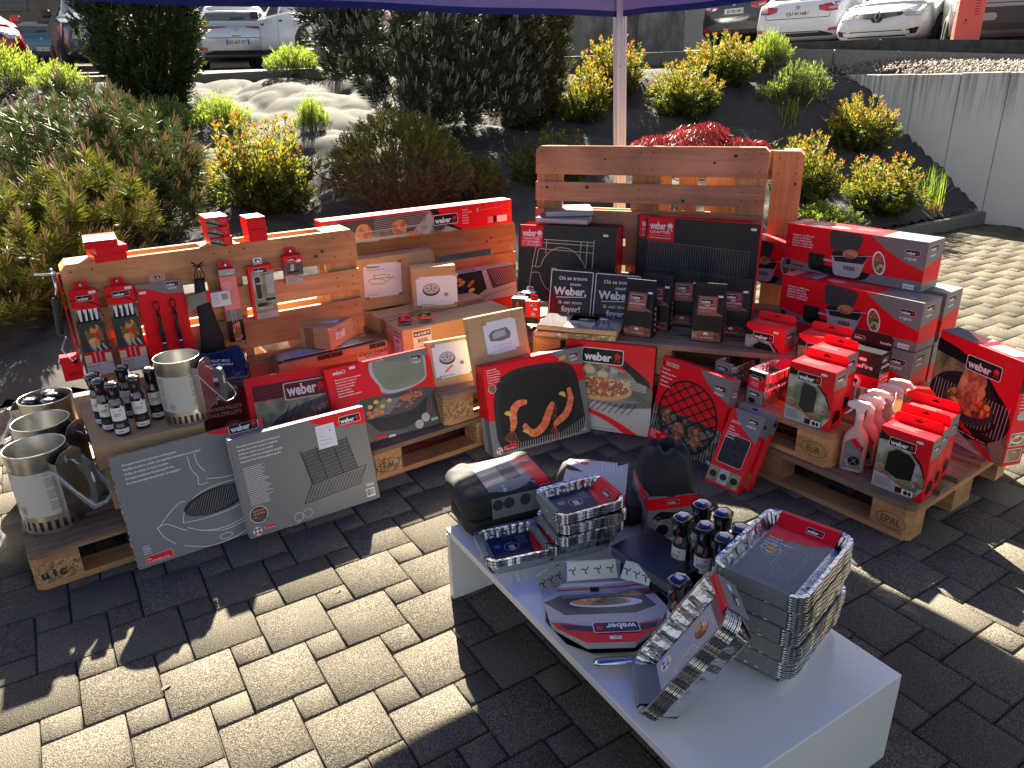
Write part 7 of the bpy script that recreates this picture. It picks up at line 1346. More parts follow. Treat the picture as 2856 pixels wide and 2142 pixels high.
# charcoal rake hanging at the pallet's left edge and red box beside it
q = MB(); q.X = Lm; q.tube([(-.085, -.02, .782), (0, -.03, .774)], .0045, 'chrome', n=8); q.tube([(-.030, -.03, .80), (-.012, -.03, .770)], .004, 'chrome', n=8); q.tube([(-.024, -.03, .775), (-.025, -.03, .72), (-.035, -.03, .684)], .005, 'chrome', n=8); rk = empty('hook_tool', Matrix.Identity(4)); q.build('rod', rk); q = MB(); q.X = Lm; q.tube([(-.037, -.035, .53), (-.060, -.035, .48), (-.034, -.05, .43), (-.020, -.05, .44)], .0035, 'chrome', n=8); q.build('hook', rk); q = MB(); q.X = Lm; q.tube([(-.037, -.032, .686), (-.038, -.032, .68), (-.050, -.034, .545), (-.051, -.034, .54)], [.010, .0135, .0135, .010], 'blk_matte', n=12); q.build('handle', rk); tag(rk, 'chrome hook tool with a black grip hanging off the pallet corner', 'hook tool')
q = MB(); q.box(0, .07, 0, .05, 0, .10, 'card_red', bev=.0015); q.box(.062, .068, .02, .032, .10, .42, 'card_red'); A = Art(.07, .10); A.lay().text(.014, .02, 'weber', .02, 'card_dred', .03, sx=.7); A.poly([(.04, .075), (.055, .09), (.066, .085), (.055, .065)], 'card_black'); A.put(q, (0, 0, 0), (1, 0, 0), (0, 0, 1)); tag(q.build('tall_card', None, Lm @ T(-.078, -.03, .345)), 'red card pack hooked over the left end of the pallet', 'hanging pack')
# small red boxes on top of the pallet
def sbox(M, w, d, h, lb, art=None, grp='small red boxes on the left pallet', top=None): return carton('small_box', M, (w, d, h), 'card_red', {k: v for k, v in (('F', art), ('T', top)) if v}, lb, 'box', grp, bev=.0012)
for i, (dx, dy, yw) in enumerate(((.125, -.055, .10), (.135, -.065, .16), (.10, -.075, -.03))):
    tp = Art(.115, .17)
    if i == 2: tp.rect(0, 0, .115, .17, 'p_patio').lay().rect(.02, .03, .075, .014, 'card_navy').rect(.02, .11, .075, .014, 'card_navy').rect(0, .145, .115, .025, 'card_red').rect(0, 0, .115, .016, 'card_white')
    sbox(Lm @ T(dx, dy, .801+i*.030, yw), .115, .17, .029, ('bottom', 'middle', 'top')[i]+' small red box of the fanned pile at the left end of the pallet top', None, 'fanned pile of small red boxes', tp if i == 2 else None)
for i in range(3):
    a = Art(.088, .040); a.poly([(0, 0), (0, .03), (.03, .034), (.05, .02), (.055, 0)], 'p_sage').lay().line(curve([(.0, .022), (.03, .012), (.06, .0)]), .006, 'card_black').lines(.055, .034, 5, .028, .0025, 'p_pink', .0055); a.logo(.018, .022, .026); sbox(Lm @ T(.556+.004*(i == 0), -.03, .801+i*.0415, -.02+.02*i), .088, .13, .040, ('bottom', 'middle', 'top')[i]+' red box of the three-high stack on the pallet top', a, 'three-high stack of small red boxes', Art(.088, .13).rect(0, 0, .088, .13, 'card_white') if i == 2 else None)
for i in range(2): sbox(Lm @ T(.722, -.01, .801+i*.051, .02*i), .078, .11, .050, ('lower', 'upper')[i]+' red box of the two-high stack near the long rotisserie box', None, 'two-high stack of small red boxes', Art(.078, .11).rect(0, 0, .078, .11, 'card_white') if i else None)
# pellet bags
mat('bag_navy', (0.012, 0.014, 0.035), 0.22, coat=.7, bump=.010, bscale=16, var=.2, scale=8); mat('bag_brown', (0.07, 0.022, 0.015), 0.35, coat=.4, bump=.004, bscale=14, var=.3, scale=7)
pb = soft(.26, .11, .27, 'bag_brown', 12, amp=.003).build('pellet_bag', None, T(-1.345, 2.80, .147, .45, .12)); tag(pb, 'dark brown bag of hardwood pellets with a round 100% badge', 'pellet bag')
q = MB(); A = Art(.25, .24); A.text(.03, .185, 'DRY', .034, 'p_cream', .02, sx=1.1).text(.03, .155, 'HARDWOOD PELLETS', .015, 'p_cream', .02, w=.18).text(.03, .13, 'ECHTHOLZPELLETS', .015, 'p_cream', .02, w=.175).line(ell(.165, .065, .036, .036, 28), .003, 'p_pink', True); A.text(.165, .078, '100%', .014, 'p_cream', .03, al='c').text(.165, .068, 'FLAVOUR', .006, 'p_cream', al='c').text(.165, .05, '100%', .014, 'p_cream', .03, al='c').text(.165, .04, 'GESCHMACK', .006, 'p_cream', al='c').poly([(.02, .0), (.09, .0), (.10, .06), (.05, .10), (.02, .07)], 'p_brown'); A.put(q, (.005, -.004, .0), (1, 0, 0), (0, 0, 1), .0004); q.build('print', pb)
pb = soft(.29, .16, .17, 'bag_navy', 14, amp=.011).build('pellet_bag', None, T(-1.39, 2.86, .385, .42, .55)); tag(pb, 'shiny navy smoker pellet bag crumpled on top of the brown bag', 'pellet bag')
q = MB(); A = Art(.27, .15); A.text(.02, .02, 'Smoker', .034, 'label_white', .05, rot=-.08).text(.10, .105, 'WITH PELLET GRILLS', .010, 'label_white', rot=-.1, w=.11).text(.10, .088, 'WOOD MIT PELLETGRILLS', .010, 'label_white', rot=-.1, w=.12).line([(.10, .06), (.145, .075), (.15, .045), (.105, .035)], .002, 'label_white', True).poly(ell(.125, .052, .011, .011), 'card_red'); A.put(q, (.01, -.012, .008), (1, 0, 0), (0, 0, 1), .001); q.build('print', pb)
# grill brushes
for i, (x, y, yw) in enumerate(((-.515, 3.475, .25), (-.418, 3.512, .35))):
    e = empty('grill_brush', T(x, y, .469, yw) @ Matrix.Scale(1.0, 4)); q = MB(); q.box(-.032, .032, -.012, .03, .012, .03, 'blk_gloss', bev=.006); q.tube([(-.026, .01, .03), (-.015, .012, .045), (.015, .012, .045), (.026, .01, .03)], .006, 'blk_gloss' if i else 'red_plastic', n=8); q.build('head', e)
    q = MB()
    for a_ in range(14):
        for b_ in range(4): q.tube([(-.028+a_*.0043, -.010+b_*.011, .013), (-.029+a_*.0045, -.012+b_*.012, 0)], .0011, 'steel', n=3)
    q.build('bristles', e); q = MB(); q.box(-.036, .036, -.014, -.012, .022, .032, 'card_dred'); q.box(-.034, -.03, -.014, .03, .010, .034, 'card_red'); q.build('card_band', e); tag(e, 'left grill brush head on the 66089 carton, more red showing' if not i else 'right grill brush head on the 66089 carton, mostly black', 'grill brush', 'grill brush heads')
# probe packs left of the signs
for (x, y, w, h, k, lb) in ((.075, 3.545, .068, .115, 0, 'small bright red temperature probe pack in front of the lettered sign'), (.010, 3.62, .075, .110, 1, 'dark probe pack with roast chicken pictured, left of the red one'), (.060, 3.72, .070, .110, 1, 'rear probe pack behind the red one')):
    a = Art(w, h)
    if k == 0: a.rect(0, 0, w, h*.28, 'card_black').lay().poly(ell(w*.6, h*.42, .012, .009), 'card_lgrey').line([(w*.5, h*.55), (w*.55, h*.44)], .003, 'card_lgrey').poly(rrect(w*.62, h*.62, .02, .009, .003), 'label_white').poly(ell(w*.5, h*.14, .012, .008), 'card_dgrey'); a.logo(w*.3, h*.80, w*.48)
    else: a.rect(0, 0, w, h, 'card_dgrey').lay().poly(ell(w*.45, h*.35, w*.38, h*.18), 'p_chicken').poly(rrect(w*.3, h*.65, w*.16, h*.2, .003), 'card_red').poly(ell(w*.6, h*.12, .012, .012), 'card_lgrey')
    tabbed('probe_pack', (x, y, .436, -.28), (w, .042, h), 'card_red' if k == 0 else 'card_dgrey', {'F': a, 'T': Art(w, .042).rect(0, 0, w, .042, 'card_red' if k == 0 else 'card_white')}, lb, 'temperature probe packs', 'card_red' if k == 0 else 'clear_film', .026, tabx=(.2, .85))

# ---------------------------------------------------------------- shelf in the middle
def G_art(w, h):
    a = Art(w, h); a.rect(0, 0, w, h, 'card_dgrey').lay().rect(.012, h-.115, .125, .113, 'card_red'); wl = 'p_cream'; g = lambda P, wd_=.0035: a.line(P, wd_, wl)
    g([(.06, .03), (.085, .22), (.11, .34)]); g([(.145, .335), (.42, .33)]); g([(.14, .318), (.42, .312)]); g([(.12, .285), (.42, .275)]); g([(.42, .345), (.415, .20), (.415, .06)]); g(curve([(.08, .19), (.125, .19), (.15, .24), (.20, .285), (.25, .295), (.31, .28), (.36, .23), (.385, .185), (.415, .185)])); g([(.35, .33), (.345, .24)]); g([(.385, .33), (.38, .19)]); g([(.115, .28), (.10, .19)]); g([(.16, .335), (.155, .26)]); g(curve([(.08, .155), (.12, .155), (.135, .12), (.16, .08), (.2, .05)]))
    a.lay().text(.022, h-.058, 'weber', .036, 'card_white', .03, w=.078).kettle(.118, h-.066, .042, 'card_white').text(.022, h-.076, 'CRAFTED', .011, 'card_white', .01, w=.10).line(rrect(.022, h-.107, .103, .024, .002), .0012, 'card_white', True).text(.050, h-.093, 'GOURMET', .009, 'card_white', .02, w=.07).text(.050, h-.104, 'BBQ SYSTEM', .007, 'card_white', .02, w=.07).line(ell(.035, h-.095, .010, .007), .0012, 'card_white', True); a.poly(rrect(w-.075, h-.045, .028, .012, .004), 'label_white'); return a
for i in range(4):
    k = 3-i; carton('crafted_box', (.042+.028*k*.352+.006*k, 3.983+.038*k, .436, -.359, .135-.02*k), (.541, .034, .407-.004*k), 'card_red', {'F': G_art(.541, .407)}, ('rearmost', 'third', 'second', 'front')[i]+' dark grey gourmet grate box in the pile left of centre', 'box', 'dark gourmet grate boxes', ms={'F': 'card_dgrey'})
def O_art(w, h):
    a = Art(w, h); a.rect(0, 0, w, h, 'card_dgrey').lay().rect(.012, h-.115, .14, .113, 'card_red'); a.lay()
    for i in range(42): a.line([(.022+i*.0125, h-.115-.0004*i), (.018+i*.0125, .12)], .0017, 'ink_grey')
    for y in (h*.74-.0, h*.45): a.line([(.02, y), (.54, y-.012)], .0016, 'ink_grey')
    a.lay().text(.024, h-.058, 'weber', .038, 'card_white', .03, w=.085).kettle(.130, h-.066, .044, 'card_white').text(.024, h-.078, 'CRAFTED', .012, 'card_white', .01, w=.11).text(.022, h-.104, 'OUTDOOR KITCHEN COLLECTION', .006, 'card_white', .02, w=.115).line([(.022, h-.088), (.138, h-.088)], .001, 'card_white'); a.poly(rrect(w-.045, h-.032, .028, .012, .004), 'label_white'); return a
carton('crafted_box', (.717-.045, 3.831+.045, .436, -.500, .02), (.575, .05, .466), 'card_red', {'F': O_art(.575, .466)}, 'rear dark outdoor kitchen box, its left edge showing behind the front one', 'box', 'dark outdoor kitchen boxes', ms={'F': 'card_dgrey'})
carton('crafted_box', (.700, 3.805, .436, -.540, .03), (.575, .05, .466), 'card_red', {'F': O_art(.575, .466)}, 'front dark outdoor kitchen box with a wire grate pictured, behind the blend bags', 'box', 'dark outdoor kitchen boxes', ms={'F': 'card_dgrey'})
# cookery books
mat('book_cover', (0.15, 0.13, 0.13), 0.4, coat=.3); mat('pages', (0.42, 0.41, 0.40), 0.7, var=.2, scale=160, stretch=(.05, .05, 6))
for i, (x, y, z, yw, w, d, h) in enumerate(((.150, 4.035, .846, -.36, .29, .21, .028), (.205, 4.030, .875, .02, .26, .21, .030))):
    q = MB(); q.box(.002, w-.004, .003, d-.003, .003, h-.003, 'pages'); q.box(0, w, 0, d, 0, .003, 'book_cover'); q.box(0, w, 0, d, h-.003, h, 'book_cover'); q.box(-.001, .003, 0, d, 0, h, 'book_cover')
    if i: A = Art(w, d); A.text(w*.16, d*.52, 'LE BARBECUE', .022, 'paper', .03, w=w*.6).text(w*.2, d*.36, 'weber', .012, 'paper', .02); A.put(q, (0, 0, h), (1, 0, 0), (0, 1, 0))
    tag(q.build('book', None, T(x, y, z, yw)), ('lower' if not i else 'upper')+' grey cookery book lying on the dark gourmet boxes', 'book', 'cookery books')
# lettered tin signs
mat('tin_black', (0.006, 0.007, 0.014), 0.3, coat=.1, spec=.25); mat('chalk', (0.66, 0.66, 0.70), 0.5)
def sign_art(w, h):
    a = Art(w, h); a.line(rrect(.008, .008, w-.016, h-.016, .004), .004, 'chalk', True); t = lambda x, y, s_, hh, b_=.01, ww=None, al='c': a.text(x, y, s_, hh, 'chalk', b_, al=al, w=ww, rot=.03)
    a.lay(); t(.125, h-.052, 'O\u00f9 se trouve', .019, .012, .15); t(.14, h-.080, 'mon', .017, .012, .055); t(.115, h-.128, 'Weber,', .040, .035, .175); a.line([(.045, h-.143), (.19, h-.133)], .004, 'chalk'); t(.12, h-.172, 'l\u00e0 est mon', .017, .012, .125); t(.125, h-.212, 'foyer!', .030, .025, .10); return a
for i, (x, y, yw, tl) in enumerate(((.215, 3.700, -.424, .247), (.188, 3.659, -.424, .247), (.404, 3.558, -.424, .235))):
    q = MB(); w, h = .237, .245; q.box(0, w, 0, .006, 0, h, 'tin_black', bev=.002)
    if i: face(q, w, .006, h, 'F', sign_art(w, h))
    tag(q.build('tin_sign', None, T(x, y, .436, yw, tl)), ('black tin sign tucked behind the left lettered one', 'left black tin sign with white French lettering', 'right black tin sign with white lettering, partly behind a blend bag')[i], 'sign', 'black tin signs')
# wrapped serving boards
mat('shrink', (0.16, 0.15, 0.155), 0.10, coat=1, bump=.001, bscale=30, var=.2, scale=4); mat('board_wood', (0.50, 0.30, 0.14), 0.4, coat=.5, var=.2, scale=12, stretch=(1, 8, 8))
for i, (x, y, z, yw) in enumerate(((.112, 3.345, .436, -.30), (.122, 3.358, .462, -.349))):
    w, d, h = .388, .205, .0245; q = MB(); q.box(0, w, 0, d, 0, h, 'board_wood', bev=.004); A = Art(w, d); A.rect(.004, .004, w-.008, d-.008, 'shrink').lay().rect(w*.34, .004, w*.34, d-.008, 'p_patio').rect(w*.34, d*.55, w*.34, d*.42, 'card_navy').poly(rrect(w*.70, d*.76, .035, .02, .003), 'paper'); A.logo(w*.45, d*.62, .075); A.put(q, (0, 0, h), (1, 0, 0), (0, 1, 0)); B_ = Art(w, h)
    if not i: B_.rect(w*.27, 0, w*.7, h, 'p_salad').rect(w*.28, h*.4, .02, h*.5, 'paper')
    B_.put(q, (0, 0, 0), (1, 0, 0), (0, 0, 1)); tag(q.build('serving_board', None, T(x, y, z, yw)), ('lower' if not i else 'upper')+' wrapped wooden serving board lying at the shelf edge', 'serving board', 'wrapped serving boards')
# smoking blend bags
mat('pouch', (0.012, 0.012, 0.014), 0.5, spec=.25, bump=.003, bscale=12, var=.1)
def pouch(M, tone, lb, txt='PORK'):
    w, d, h = .140, .078, .265; q = MB(); pr = ((0, 1, 1), (.01, 1.02, 1.02), (.10, 1.02, 1.05), (.17, 1, .8), (.22, 1.0, .35), (.245, 1.0, .12), (h, 1.0, .06)); vs = []; base = rrect(-w/2, -d/2, w, d, .010, 3); n_ = len(base)
    for z, sx, sy in pr: vs += [(x*sx, y*sy, z) for x, y in base]
    q.add(vs, [(n_*i+j, n_*i+(j+1) % n_, n_*i+n_+(j+1) % n_, n_*i+n_+j) for i in range(len(pr)-1) for j in range(n_)]+[[n_*(len(pr)-1)+j for j in range(n_)]], 'pouch', False); o = q.build('blend_bag', None, M)
    q = MB(); lo = Art(w-.012, .172); W2 = w-.012
    lo.rect(0, .01, W2, .10, 'p_ribs').lay()
    for i in range(7): lo.line([(W2*.55+i*.012, .012+.0), (W2*.55+i*.012+.05, -.03+.012)], .0014, 'p_cream'); lo.line([(0, .035-i*.006), (.03, .012-i*.006)], .0014, 'p_cream'); lo.line([(W2*.6, .118+i*.006), (W2, .085+i*.006)], .0014, 'p_cream')
    lo.rect(W2*.22, 0, W2*.52, .055, tone).lay().poly(ell(W2*.48, .036, .010, .0055, 12), 'paper').rect(W2*.40, .028, .003, .006, 'paper').rect(W2*.53, .028, .003, .006, 'paper').text(W2*.26, .014, 'SWEET', .0045, 'paper').text(W2*.44, .014, 'MEDIUM', .0045, 'paper').text(W2*.63, .014, '100%', .0045, 'paper'); lo.put(q, (-w/2+.006, -d/2*1.03-.001, .004), (1, 0, 0), (0, .04, 1), .0008)
    hi = Art(.086, .086); hi.rect(0, 0, .086, .086, tone).lay().text(.043, .042, txt, .006, 'paper', al='c').text(.043, .030, 'SMOKING BLEND', .0075, 'paper', .01, al='c', w=.074).lines(.012, .022, 2, .06, .002, 'p_cream', .005); hi.logo(.012, .052, .060); v_ = Vector((0, .30, 1)); hi.put(q, (-.046, -.0515, .128), (1, 0, 0), v_, .0015)
    sl_ = Art(.022, .009); sl_.poly(rrect(0, 0, .022, .009, .003), 'label_white'); sl_.put(q, (.038, -d/2*.45, .205), (1, 0, 0), (0, .4, 1), .003); q.build('print', o)
    q = MB(); sA = Art(d, .15); sA.lay()
    for i in range(5): sA.poly(ell(d*.5, .02+i*.026, .006, .008, 8), 'paper')
    sA.put(q, (w/2*1.02+.001, -d/2, .01), (0, 1, 0), (0, 0, 1), .0006); q.build('print', o); return tag(o, lb, 'blend bag', 'black smoking blend bags')
pouch(T(.610, 3.330, .436, -.50), 'p_copper', 'front left black smoking blend bag with copper label'); pouch(T(.905, 3.235, .436, -.40), 'p_copper', 'front right black smoking blend bag with copper label'); pouch(T(.705, 3.420, .436, -.45), 'p_wine', 'black blend bag with wine-red label behind the front left one', 'BEEF'); pouch(T(.850, 3.480, .436, -.35), 'p_copper', 'rear black blend bag between the two front ones'); pouch(T(1.035, 3.300, .436, -.35), 'p_wine', 'black blend bag with purple label at the right end of the shelf', 'LAMB')
# fallen leaves and bits on the paving
mat('dry_leaf', (0.20, 0.10, 0.05), .8)
for i, (x, y, r_) in enumerate(((-.86, 2.07, .3), (-.60, 2.03, 1.2), (3.2, 5.1, 2.0), (-1.0, 1.62, .8), (.95, 1.9, .5))):
    q = MB(); q.add([(-.015, 0, 0), (-.004, .007, .003), (.012, .006, .005), (.017, 0, .002), (.006, -.007, .004), (-.006, -.006, .001)], [list(range(6))], 'dry_leaf'); tag(q.build('fallen_leaf', None, T(x, y, .003, r_)), ('small curled brown leaf on the paving in front of the two grey boxes', 'second curled brown leaf right of the first, by the shade edge', 'brown leaf far back on the sunlit paving', 'tiny brown leaf on the sunlit paving', 'brown leaf in the shade near the right pallet')[i], 'leaf', 'dry leaves on the paving')
# ---------------------------------------------------------------- parked cars
for nm_, c_, me_ in (('paint_silver', (.42, .44, .48), .55), ('paint_white', (.62, .64, .68), .0), ('paint_red', (.40, .008, .02), .2), ('paint_teal', (.01, .12, .17), .2), ('paint_dark', (.022, .028, .045), .3), ('paint_black', (.006, .007, .010), .1), ('paint_grey', (.17, .17, .17), .4), ('paint_cream', (.5, .48, .34), .1)): mat(nm_, c_, .28, metal=me_, coat=1.0)
mat('car_glass', (.016, .02, .024), .05, coat=1, spec=.9); mat('tyre', (.012, .012, .012), .8); mat('trim', (.022, .022, .024), .5); mat('rim', (.40, .40, .41), .3, metal=.9); mat('lamp_red', (.38, .006, .01), .12, coat=1); mat('lamp_clear', (.45, .46, .48), .08, coat=1, metal=.4); mat('lamp_amber', (.6, .16, .04), .15, coat=1); mat('plate', (.68, .68, .66), .5); mat('grille', (.008, .008, .009), .4)
ST = [(0, .40, .78, .84, .76, .74, .62), (.04, .30, .86, .93, .86, .82, .72), (.14, .26, .92, 1.02, .89, .85, .68), (.34, .24, .95, 1.23, .90, .87, .62), (.58, .22, .96, 1.38, .90, .88, .60), (1.1, .2, .95, 1.45, .90, .88, .60), (2.0, .2, .93, 1.46, .90, .88, .60), (2.5, .2, .92, 1.39, .90, .88, .58), (3.05, .2, .92, 1.06, .89, .86, .62), (3.3, .22, .90, .97, .89, .85, .70), (3.8, .24, .80, .87, .87, .80, .66), (4.08, .28, .66, .74, .80, .72, .58), (4.18, .36, .56, .62, .66, .60, .48)]
def car(M, name, L, Wd, Hh, paint, feats, label, belt=1.0, cladding=None, rimc='rim', roof=None):
    sx, sy, sz = L/4.18, Wd/1.8, Hh/1.46; e = empty('parked_car', M); K = 34; xs_ = np.array([s_[0] for s_ in ST]); A_ = np.array(ST); xi = np.unique(np.concatenate([xs_, np.linspace(0, 4.18, K)])); rows = []
    for x in xi:
        _, zl, zb, zt, ws, wb, wt = [np.interp(x, xs_, A_[:, j]) for j in range(7)]; zb *= 1
        rows.append([(0, zl), (ws*.86, zl), (ws*.97, zl+.06), (ws, (zl+zb)*.46), (ws*.985, (zl+zb)*.56), (wb, zb), (wb*.975, zb+.02), (wt+(wb-wt)*.10, zt-.055), (wt*.93, zt-.012), (wt*.55, zt+.008), (0, zt+.012)])
    V, F = [], []; n_ = 11
    for x, r_ in zip(xi, rows): V += [(x*sx, -y*sy, z*sz) for y, z in r_]+[(x*sx, y*sy, z*sz) for y, z in r_[-2:0:-1]]
    m_ = 20
    for i in range(len(xi)-1):
        for j in range(m_): F.append((i*m_+j, i*m_+(j+1) % m_, (i+1)*m_+(j+1) % m_, (i+1)*m_+j))
    F.append(tuple(range(m_))[::-1]); F.append(tuple((len(xi)-1)*m_+j for j in range(m_)))
    q = MB(); q.add(V, F, paint, True); b = q.build('body', e); b.data.shade_smooth() if hasattr(b.data, 'shade_smooth') else None
    bv = BVHTree.FromPolygons([Vector(v) for v in V], [tuple(f) for f in F])
    def proj(pn, polys, ax, off=.006, par=None, cell=.07):
        q = MB()
        for P, m in polys:
            P = [(a*(sy if ax in ('r', 'f') else sx), z*sz) for a, z in P]; x0, x1 = min(p[0] for p in P), max(p[0] for p in P); y0, y1 = min(p[1] for p in P), max(p[1] for p in P); nx, ny = max(1, int((x1-x0)/cell)), max(1, int((y1-y0)/cell))
            for i in range(nx):
                for j in range(ny):
                    cx, cy, w_, h_ = x0+(x1-x0)*i/nx, y0+(y1-y0)*j/ny, (x1-x0)/nx, (y1-y0)/ny; c_ = clip([(a-cx, z-cy) for a, z in P], w_, h_)
                    if len(c_) < 3: continue
                    vs = []
                    for a, z in c_:
                        a += cx; z += cy
                        o, d = {'r': ((-3, a, z), (1, 0, 0)), 'f': ((9, a, z), (-1, 0, 0)), 'L': ((a, 4, z), (0, -1, 0)), 'R': ((a, -4, z), (0, 1, 0))}[ax]; h = bv.ray_cast(Vector(o), Vector(d))
                        if h[0] is None: vs = None; break
                        vs.append(h[0]-Vector(d)*off)
                    if vs: q.add(vs, [list(range(len(vs)))], m, True)
        return q.build(pn, par or e) if q.v else None
    feats(proj, e, q, sx, sy, sz)
    for x in (.74, 3.38):
        for s_ in (-1, 1):
            R_ = .325; proj('wheel_arch', [(ell(x, .30, .39, .40, 20), 'tyre')], 'L' if s_ > 0 else 'R', .004); w = MB(); w.X = Matrix(((1, 0, 0, x*sx), (0, 0, s_, s_*(.735*sy)), (0, s_, 0, R_), (0, 0, 0, 1))) if s_ > 0 else Matrix(((1, 0, 0, x*sx), (0, 0, -1, -.735*sy), (0, 1, 0, R_), (0, 0, 0, 1)))
            w.lathe([(.215, .10), (.23, .19), (.30, .20), (.325, .17), (.325, .02), (.28, 0)], 'tyre', 26); wo = w.build('wheel', e); r2 = MB(); r2.X = w.X; r2.lathe([(.225, .17), (.215, .12), (.05, .13), (0, .14)], 'grille', 20); r2.build('hub', wo); r3 = MB(); r3.X = w.X
            for k in range(5):
                a_ = k*2*math.pi/5; c, s = math.cos(a_), math.sin(a_)
                for dd in (-.16, .16): c2, s2 = math.cos(a_+dd), math.sin(a_+dd); r3.add([(.04*c-.014*s, .04*s+.014*c, .165), (.04*c+.014*s, .04*s-.014*c, .165), (.222*c2+.014*s2, .222*s2-.014*c2, .175), (.222*c2-.014*s2, .222*s2+.014*c2, .175)], [(0, 1, 2, 3)], rimc)
            r3.lathe([(.232, .178), (.218, .180), (.215, .16)], rimc, 26); r3.build('rim', wo)
    for s_ in (-1, 1): q = MB(); q.box(2.72*sx, 2.84*sx, s_*.90*sy if s_ > 0 else -1.08*sy, 1.08*sy if s_ > 0 else -.90*sy, .95*sz, 1.09*sz, cladding or paint, bev=.03); q.build('mirror', e)
    return tag(e, label, 'car', 'parked cars')
def plate(e, x, y0, z, w, h, t, front, blue=True, swiss=False):
    q = MB(); d = -1 if not front else 1; q.box(min(x, x+d*.012), max(x, x+d*.012), y0-w/2, y0+w/2, z, z+h, 'plate'); a = Art(w, h)
    if blue: a.rect(0, 0, w*.085, h, 'p_blue').rect(w*.915, 0, w*.085, h, 'p_blue')
    if swiss: a.poly(rrect(w*.03, h*.2, w*.07, h*.6, h*.1), 'lamp_red').poly(rrect(w*.91, h*.2, w*.06, h*.6, h*.1), 'p_pink'); a.lay().rect(w*.05, h*.42, w*.03, h*.15, 'plate').rect(w*.06, h*.33, w*.01, h*.33, 'plate')
    a.lay().text(w*.5, h*.22, t, h*.58, 'ink', .025, al='c', w=w*.76)
    if front: a.put(q, (x+.012, y0-w/2, z), (0, 1, 0), (0, 0, 1), .002)
    else: a.put(q, (x-.012, y0+w/2, z), (0, -1, 0), (0, 0, 1), .002)
    q.build('number_plate', e)
GL = [(.50, 1.0), (1.05, .98), (2.95, .96), (2.55, 1.30), (2.1, 1.38), (1.1, 1.37), (.62, 1.26)]
def sides(p, e, chrome=True, dark=None):
    for s_ in 'LR':
        for W_ in ([(.62, 1.01), (1.02, 1.0), (1.02, 1.34), (.72, 1.27)], [(1.08, 1.0), (1.82, .985), (1.82, 1.385), (1.08, 1.35)], [(1.90, .985), (2.86, .97), (2.52, 1.28), (2.2, 1.37), (1.90, 1.385)]): p('side_window', [(W_, 'car_glass')], s_, .005)
        p('door_seam', [([(1.04, .35), (1.05, .35), (1.05, .98), (1.04, .98)], 'trim'), ([(1.86, .30), (1.87, .30), (1.87, .98), (1.86, .98)], 'trim'), ([(2.84, .34), (2.85, .34), (2.85, .94), (2.84, .94)], 'trim'), ([(1.62, .83), (1.80, .83), (1.80, .87), (1.62, .87)], 'trim'), ([(2.58, .82), (2.76, .82), (2.76, .86), (2.58, .86)], 'trim')], s_, .004)
        if dark: p('sill_cladding', [([(.3, .2), (4.0, .2), (4.0, .36), (.3, .36)], dark)], s_, .006)
def hatch_rear(pl, lamps='slim', paint='paint_silver', dark=.40, swiss=False, emb='diamond', dw=.72, txt=None):
    def f(p, e, q, sx, sy, sz):
        sides(p, e, dark='trim' if dark > .5 else None)
        p('rear_window', [([(-.66, 1.03), (.66, 1.03), (.56, 1.33), (.4, 1.36), (-.4, 1.36), (-.56, 1.33)], 'car_glass')], 'r'); p('bumper', [([(-.80, .22), (.80, .22), (.74, dark-.06), (.5, dark), (-.5, dark), (-.74, dark-.06)], 'trim')], 'r')
        p('wiper', [([(-.22, 1.08), (.10, 1.06), (.10, 1.10), (-.20, 1.12)], 'trim')], 'r', .02); p('brake_light', [([(-.12, 1.365), (.12, 1.365), (.12, 1.385), (-.12, 1.385)], 'lamp_red')], 'r', .01)
        for s_ in (-1, 1):
            if lamps == 'slim': P = [(s_*.22, .905), (s_*.60, .90), (s_*.82, .93), (s_*.84, .82), (s_*.62, .78), (s_*.5, .86), (s_*.22, .885)]
            elif lamps == 'box': P = [(s_*.62, .86), (s_*.84, .88), (s_*.85, .72), (s_*.66, .74)]
            else: P = [(s_*.42, .88), (s_*.84, .95), (s_*.86, .78), (s_*.60, .76), (s_*.44, .80)]
            l_ = p('tail_light', [(P, 'lamp_red')], 'r', .010); p('lamp_lens', [([(s_*.62, .84), (s_*.78, .86), (s_*.78, .81), (s_*.64, .80)], 'lamp_clear')], 'r', .016, par=l_); p('reflector', [([(s_*.66, .40), (s_*.84, .42), (s_*.83, .48), (s_*.66, .46)], 'lamp_red')], 'r', .012)
        p('tailgate_seam', [([(-.64, .66), (.64, .66), (.64, .672), (-.64, .672)], 'trim'), ([(-.66, .66), (-.65, .66), (-.70, .95), (-.71, .95)], 'trim'), ([(.65, .66), (.66, .66), (.71, .95), (.70, .95)], 'trim')], 'r', .005)
        if emb == 'diamond': p('emblem', [([(0, .80), (.045, .865), (0, .93), (-.045, .865)], 'rim')], 'r', .016, cell=.2)
        else: p('emblem', [([(-.04, .84), (.04, .84), (.03, .90), (-.03, .90)], 'rim')], 'r', .016, cell=.2)
        plate(e, -.0, 0, .52*sz if not swiss else .70*sz, .50, .11, pl, False, not swiss, swiss)
        if txt: qq = MB(); a = Art(.6, .05); [a.text(x_, .0, t_, .032, 'trim', .02) for t_, x_ in txt]; a.put(qq, (.012, .3, .66*sz+.025), (0, -1, 0), (.15, 0, 1), .03); qq.build('lettering', e)
    return f
def place(px, dist, yaw, pivot, L):
    """ground point under the given picture column at the given distance; pivot 0 = tail, 1 = nose"""
    f_ = 26.05/36*2856; d = _r2*((px-1428)/f_)+_u2*((1071-120)/f_)+_f; x = d.x/d.y*dist; y = dist; c, s = math.cos(yaw), math.sin(yaw); return T(x-c*L*pivot, y-s*L*pivot, park_z(x, y)+.0, yaw)
R_ = math.radians
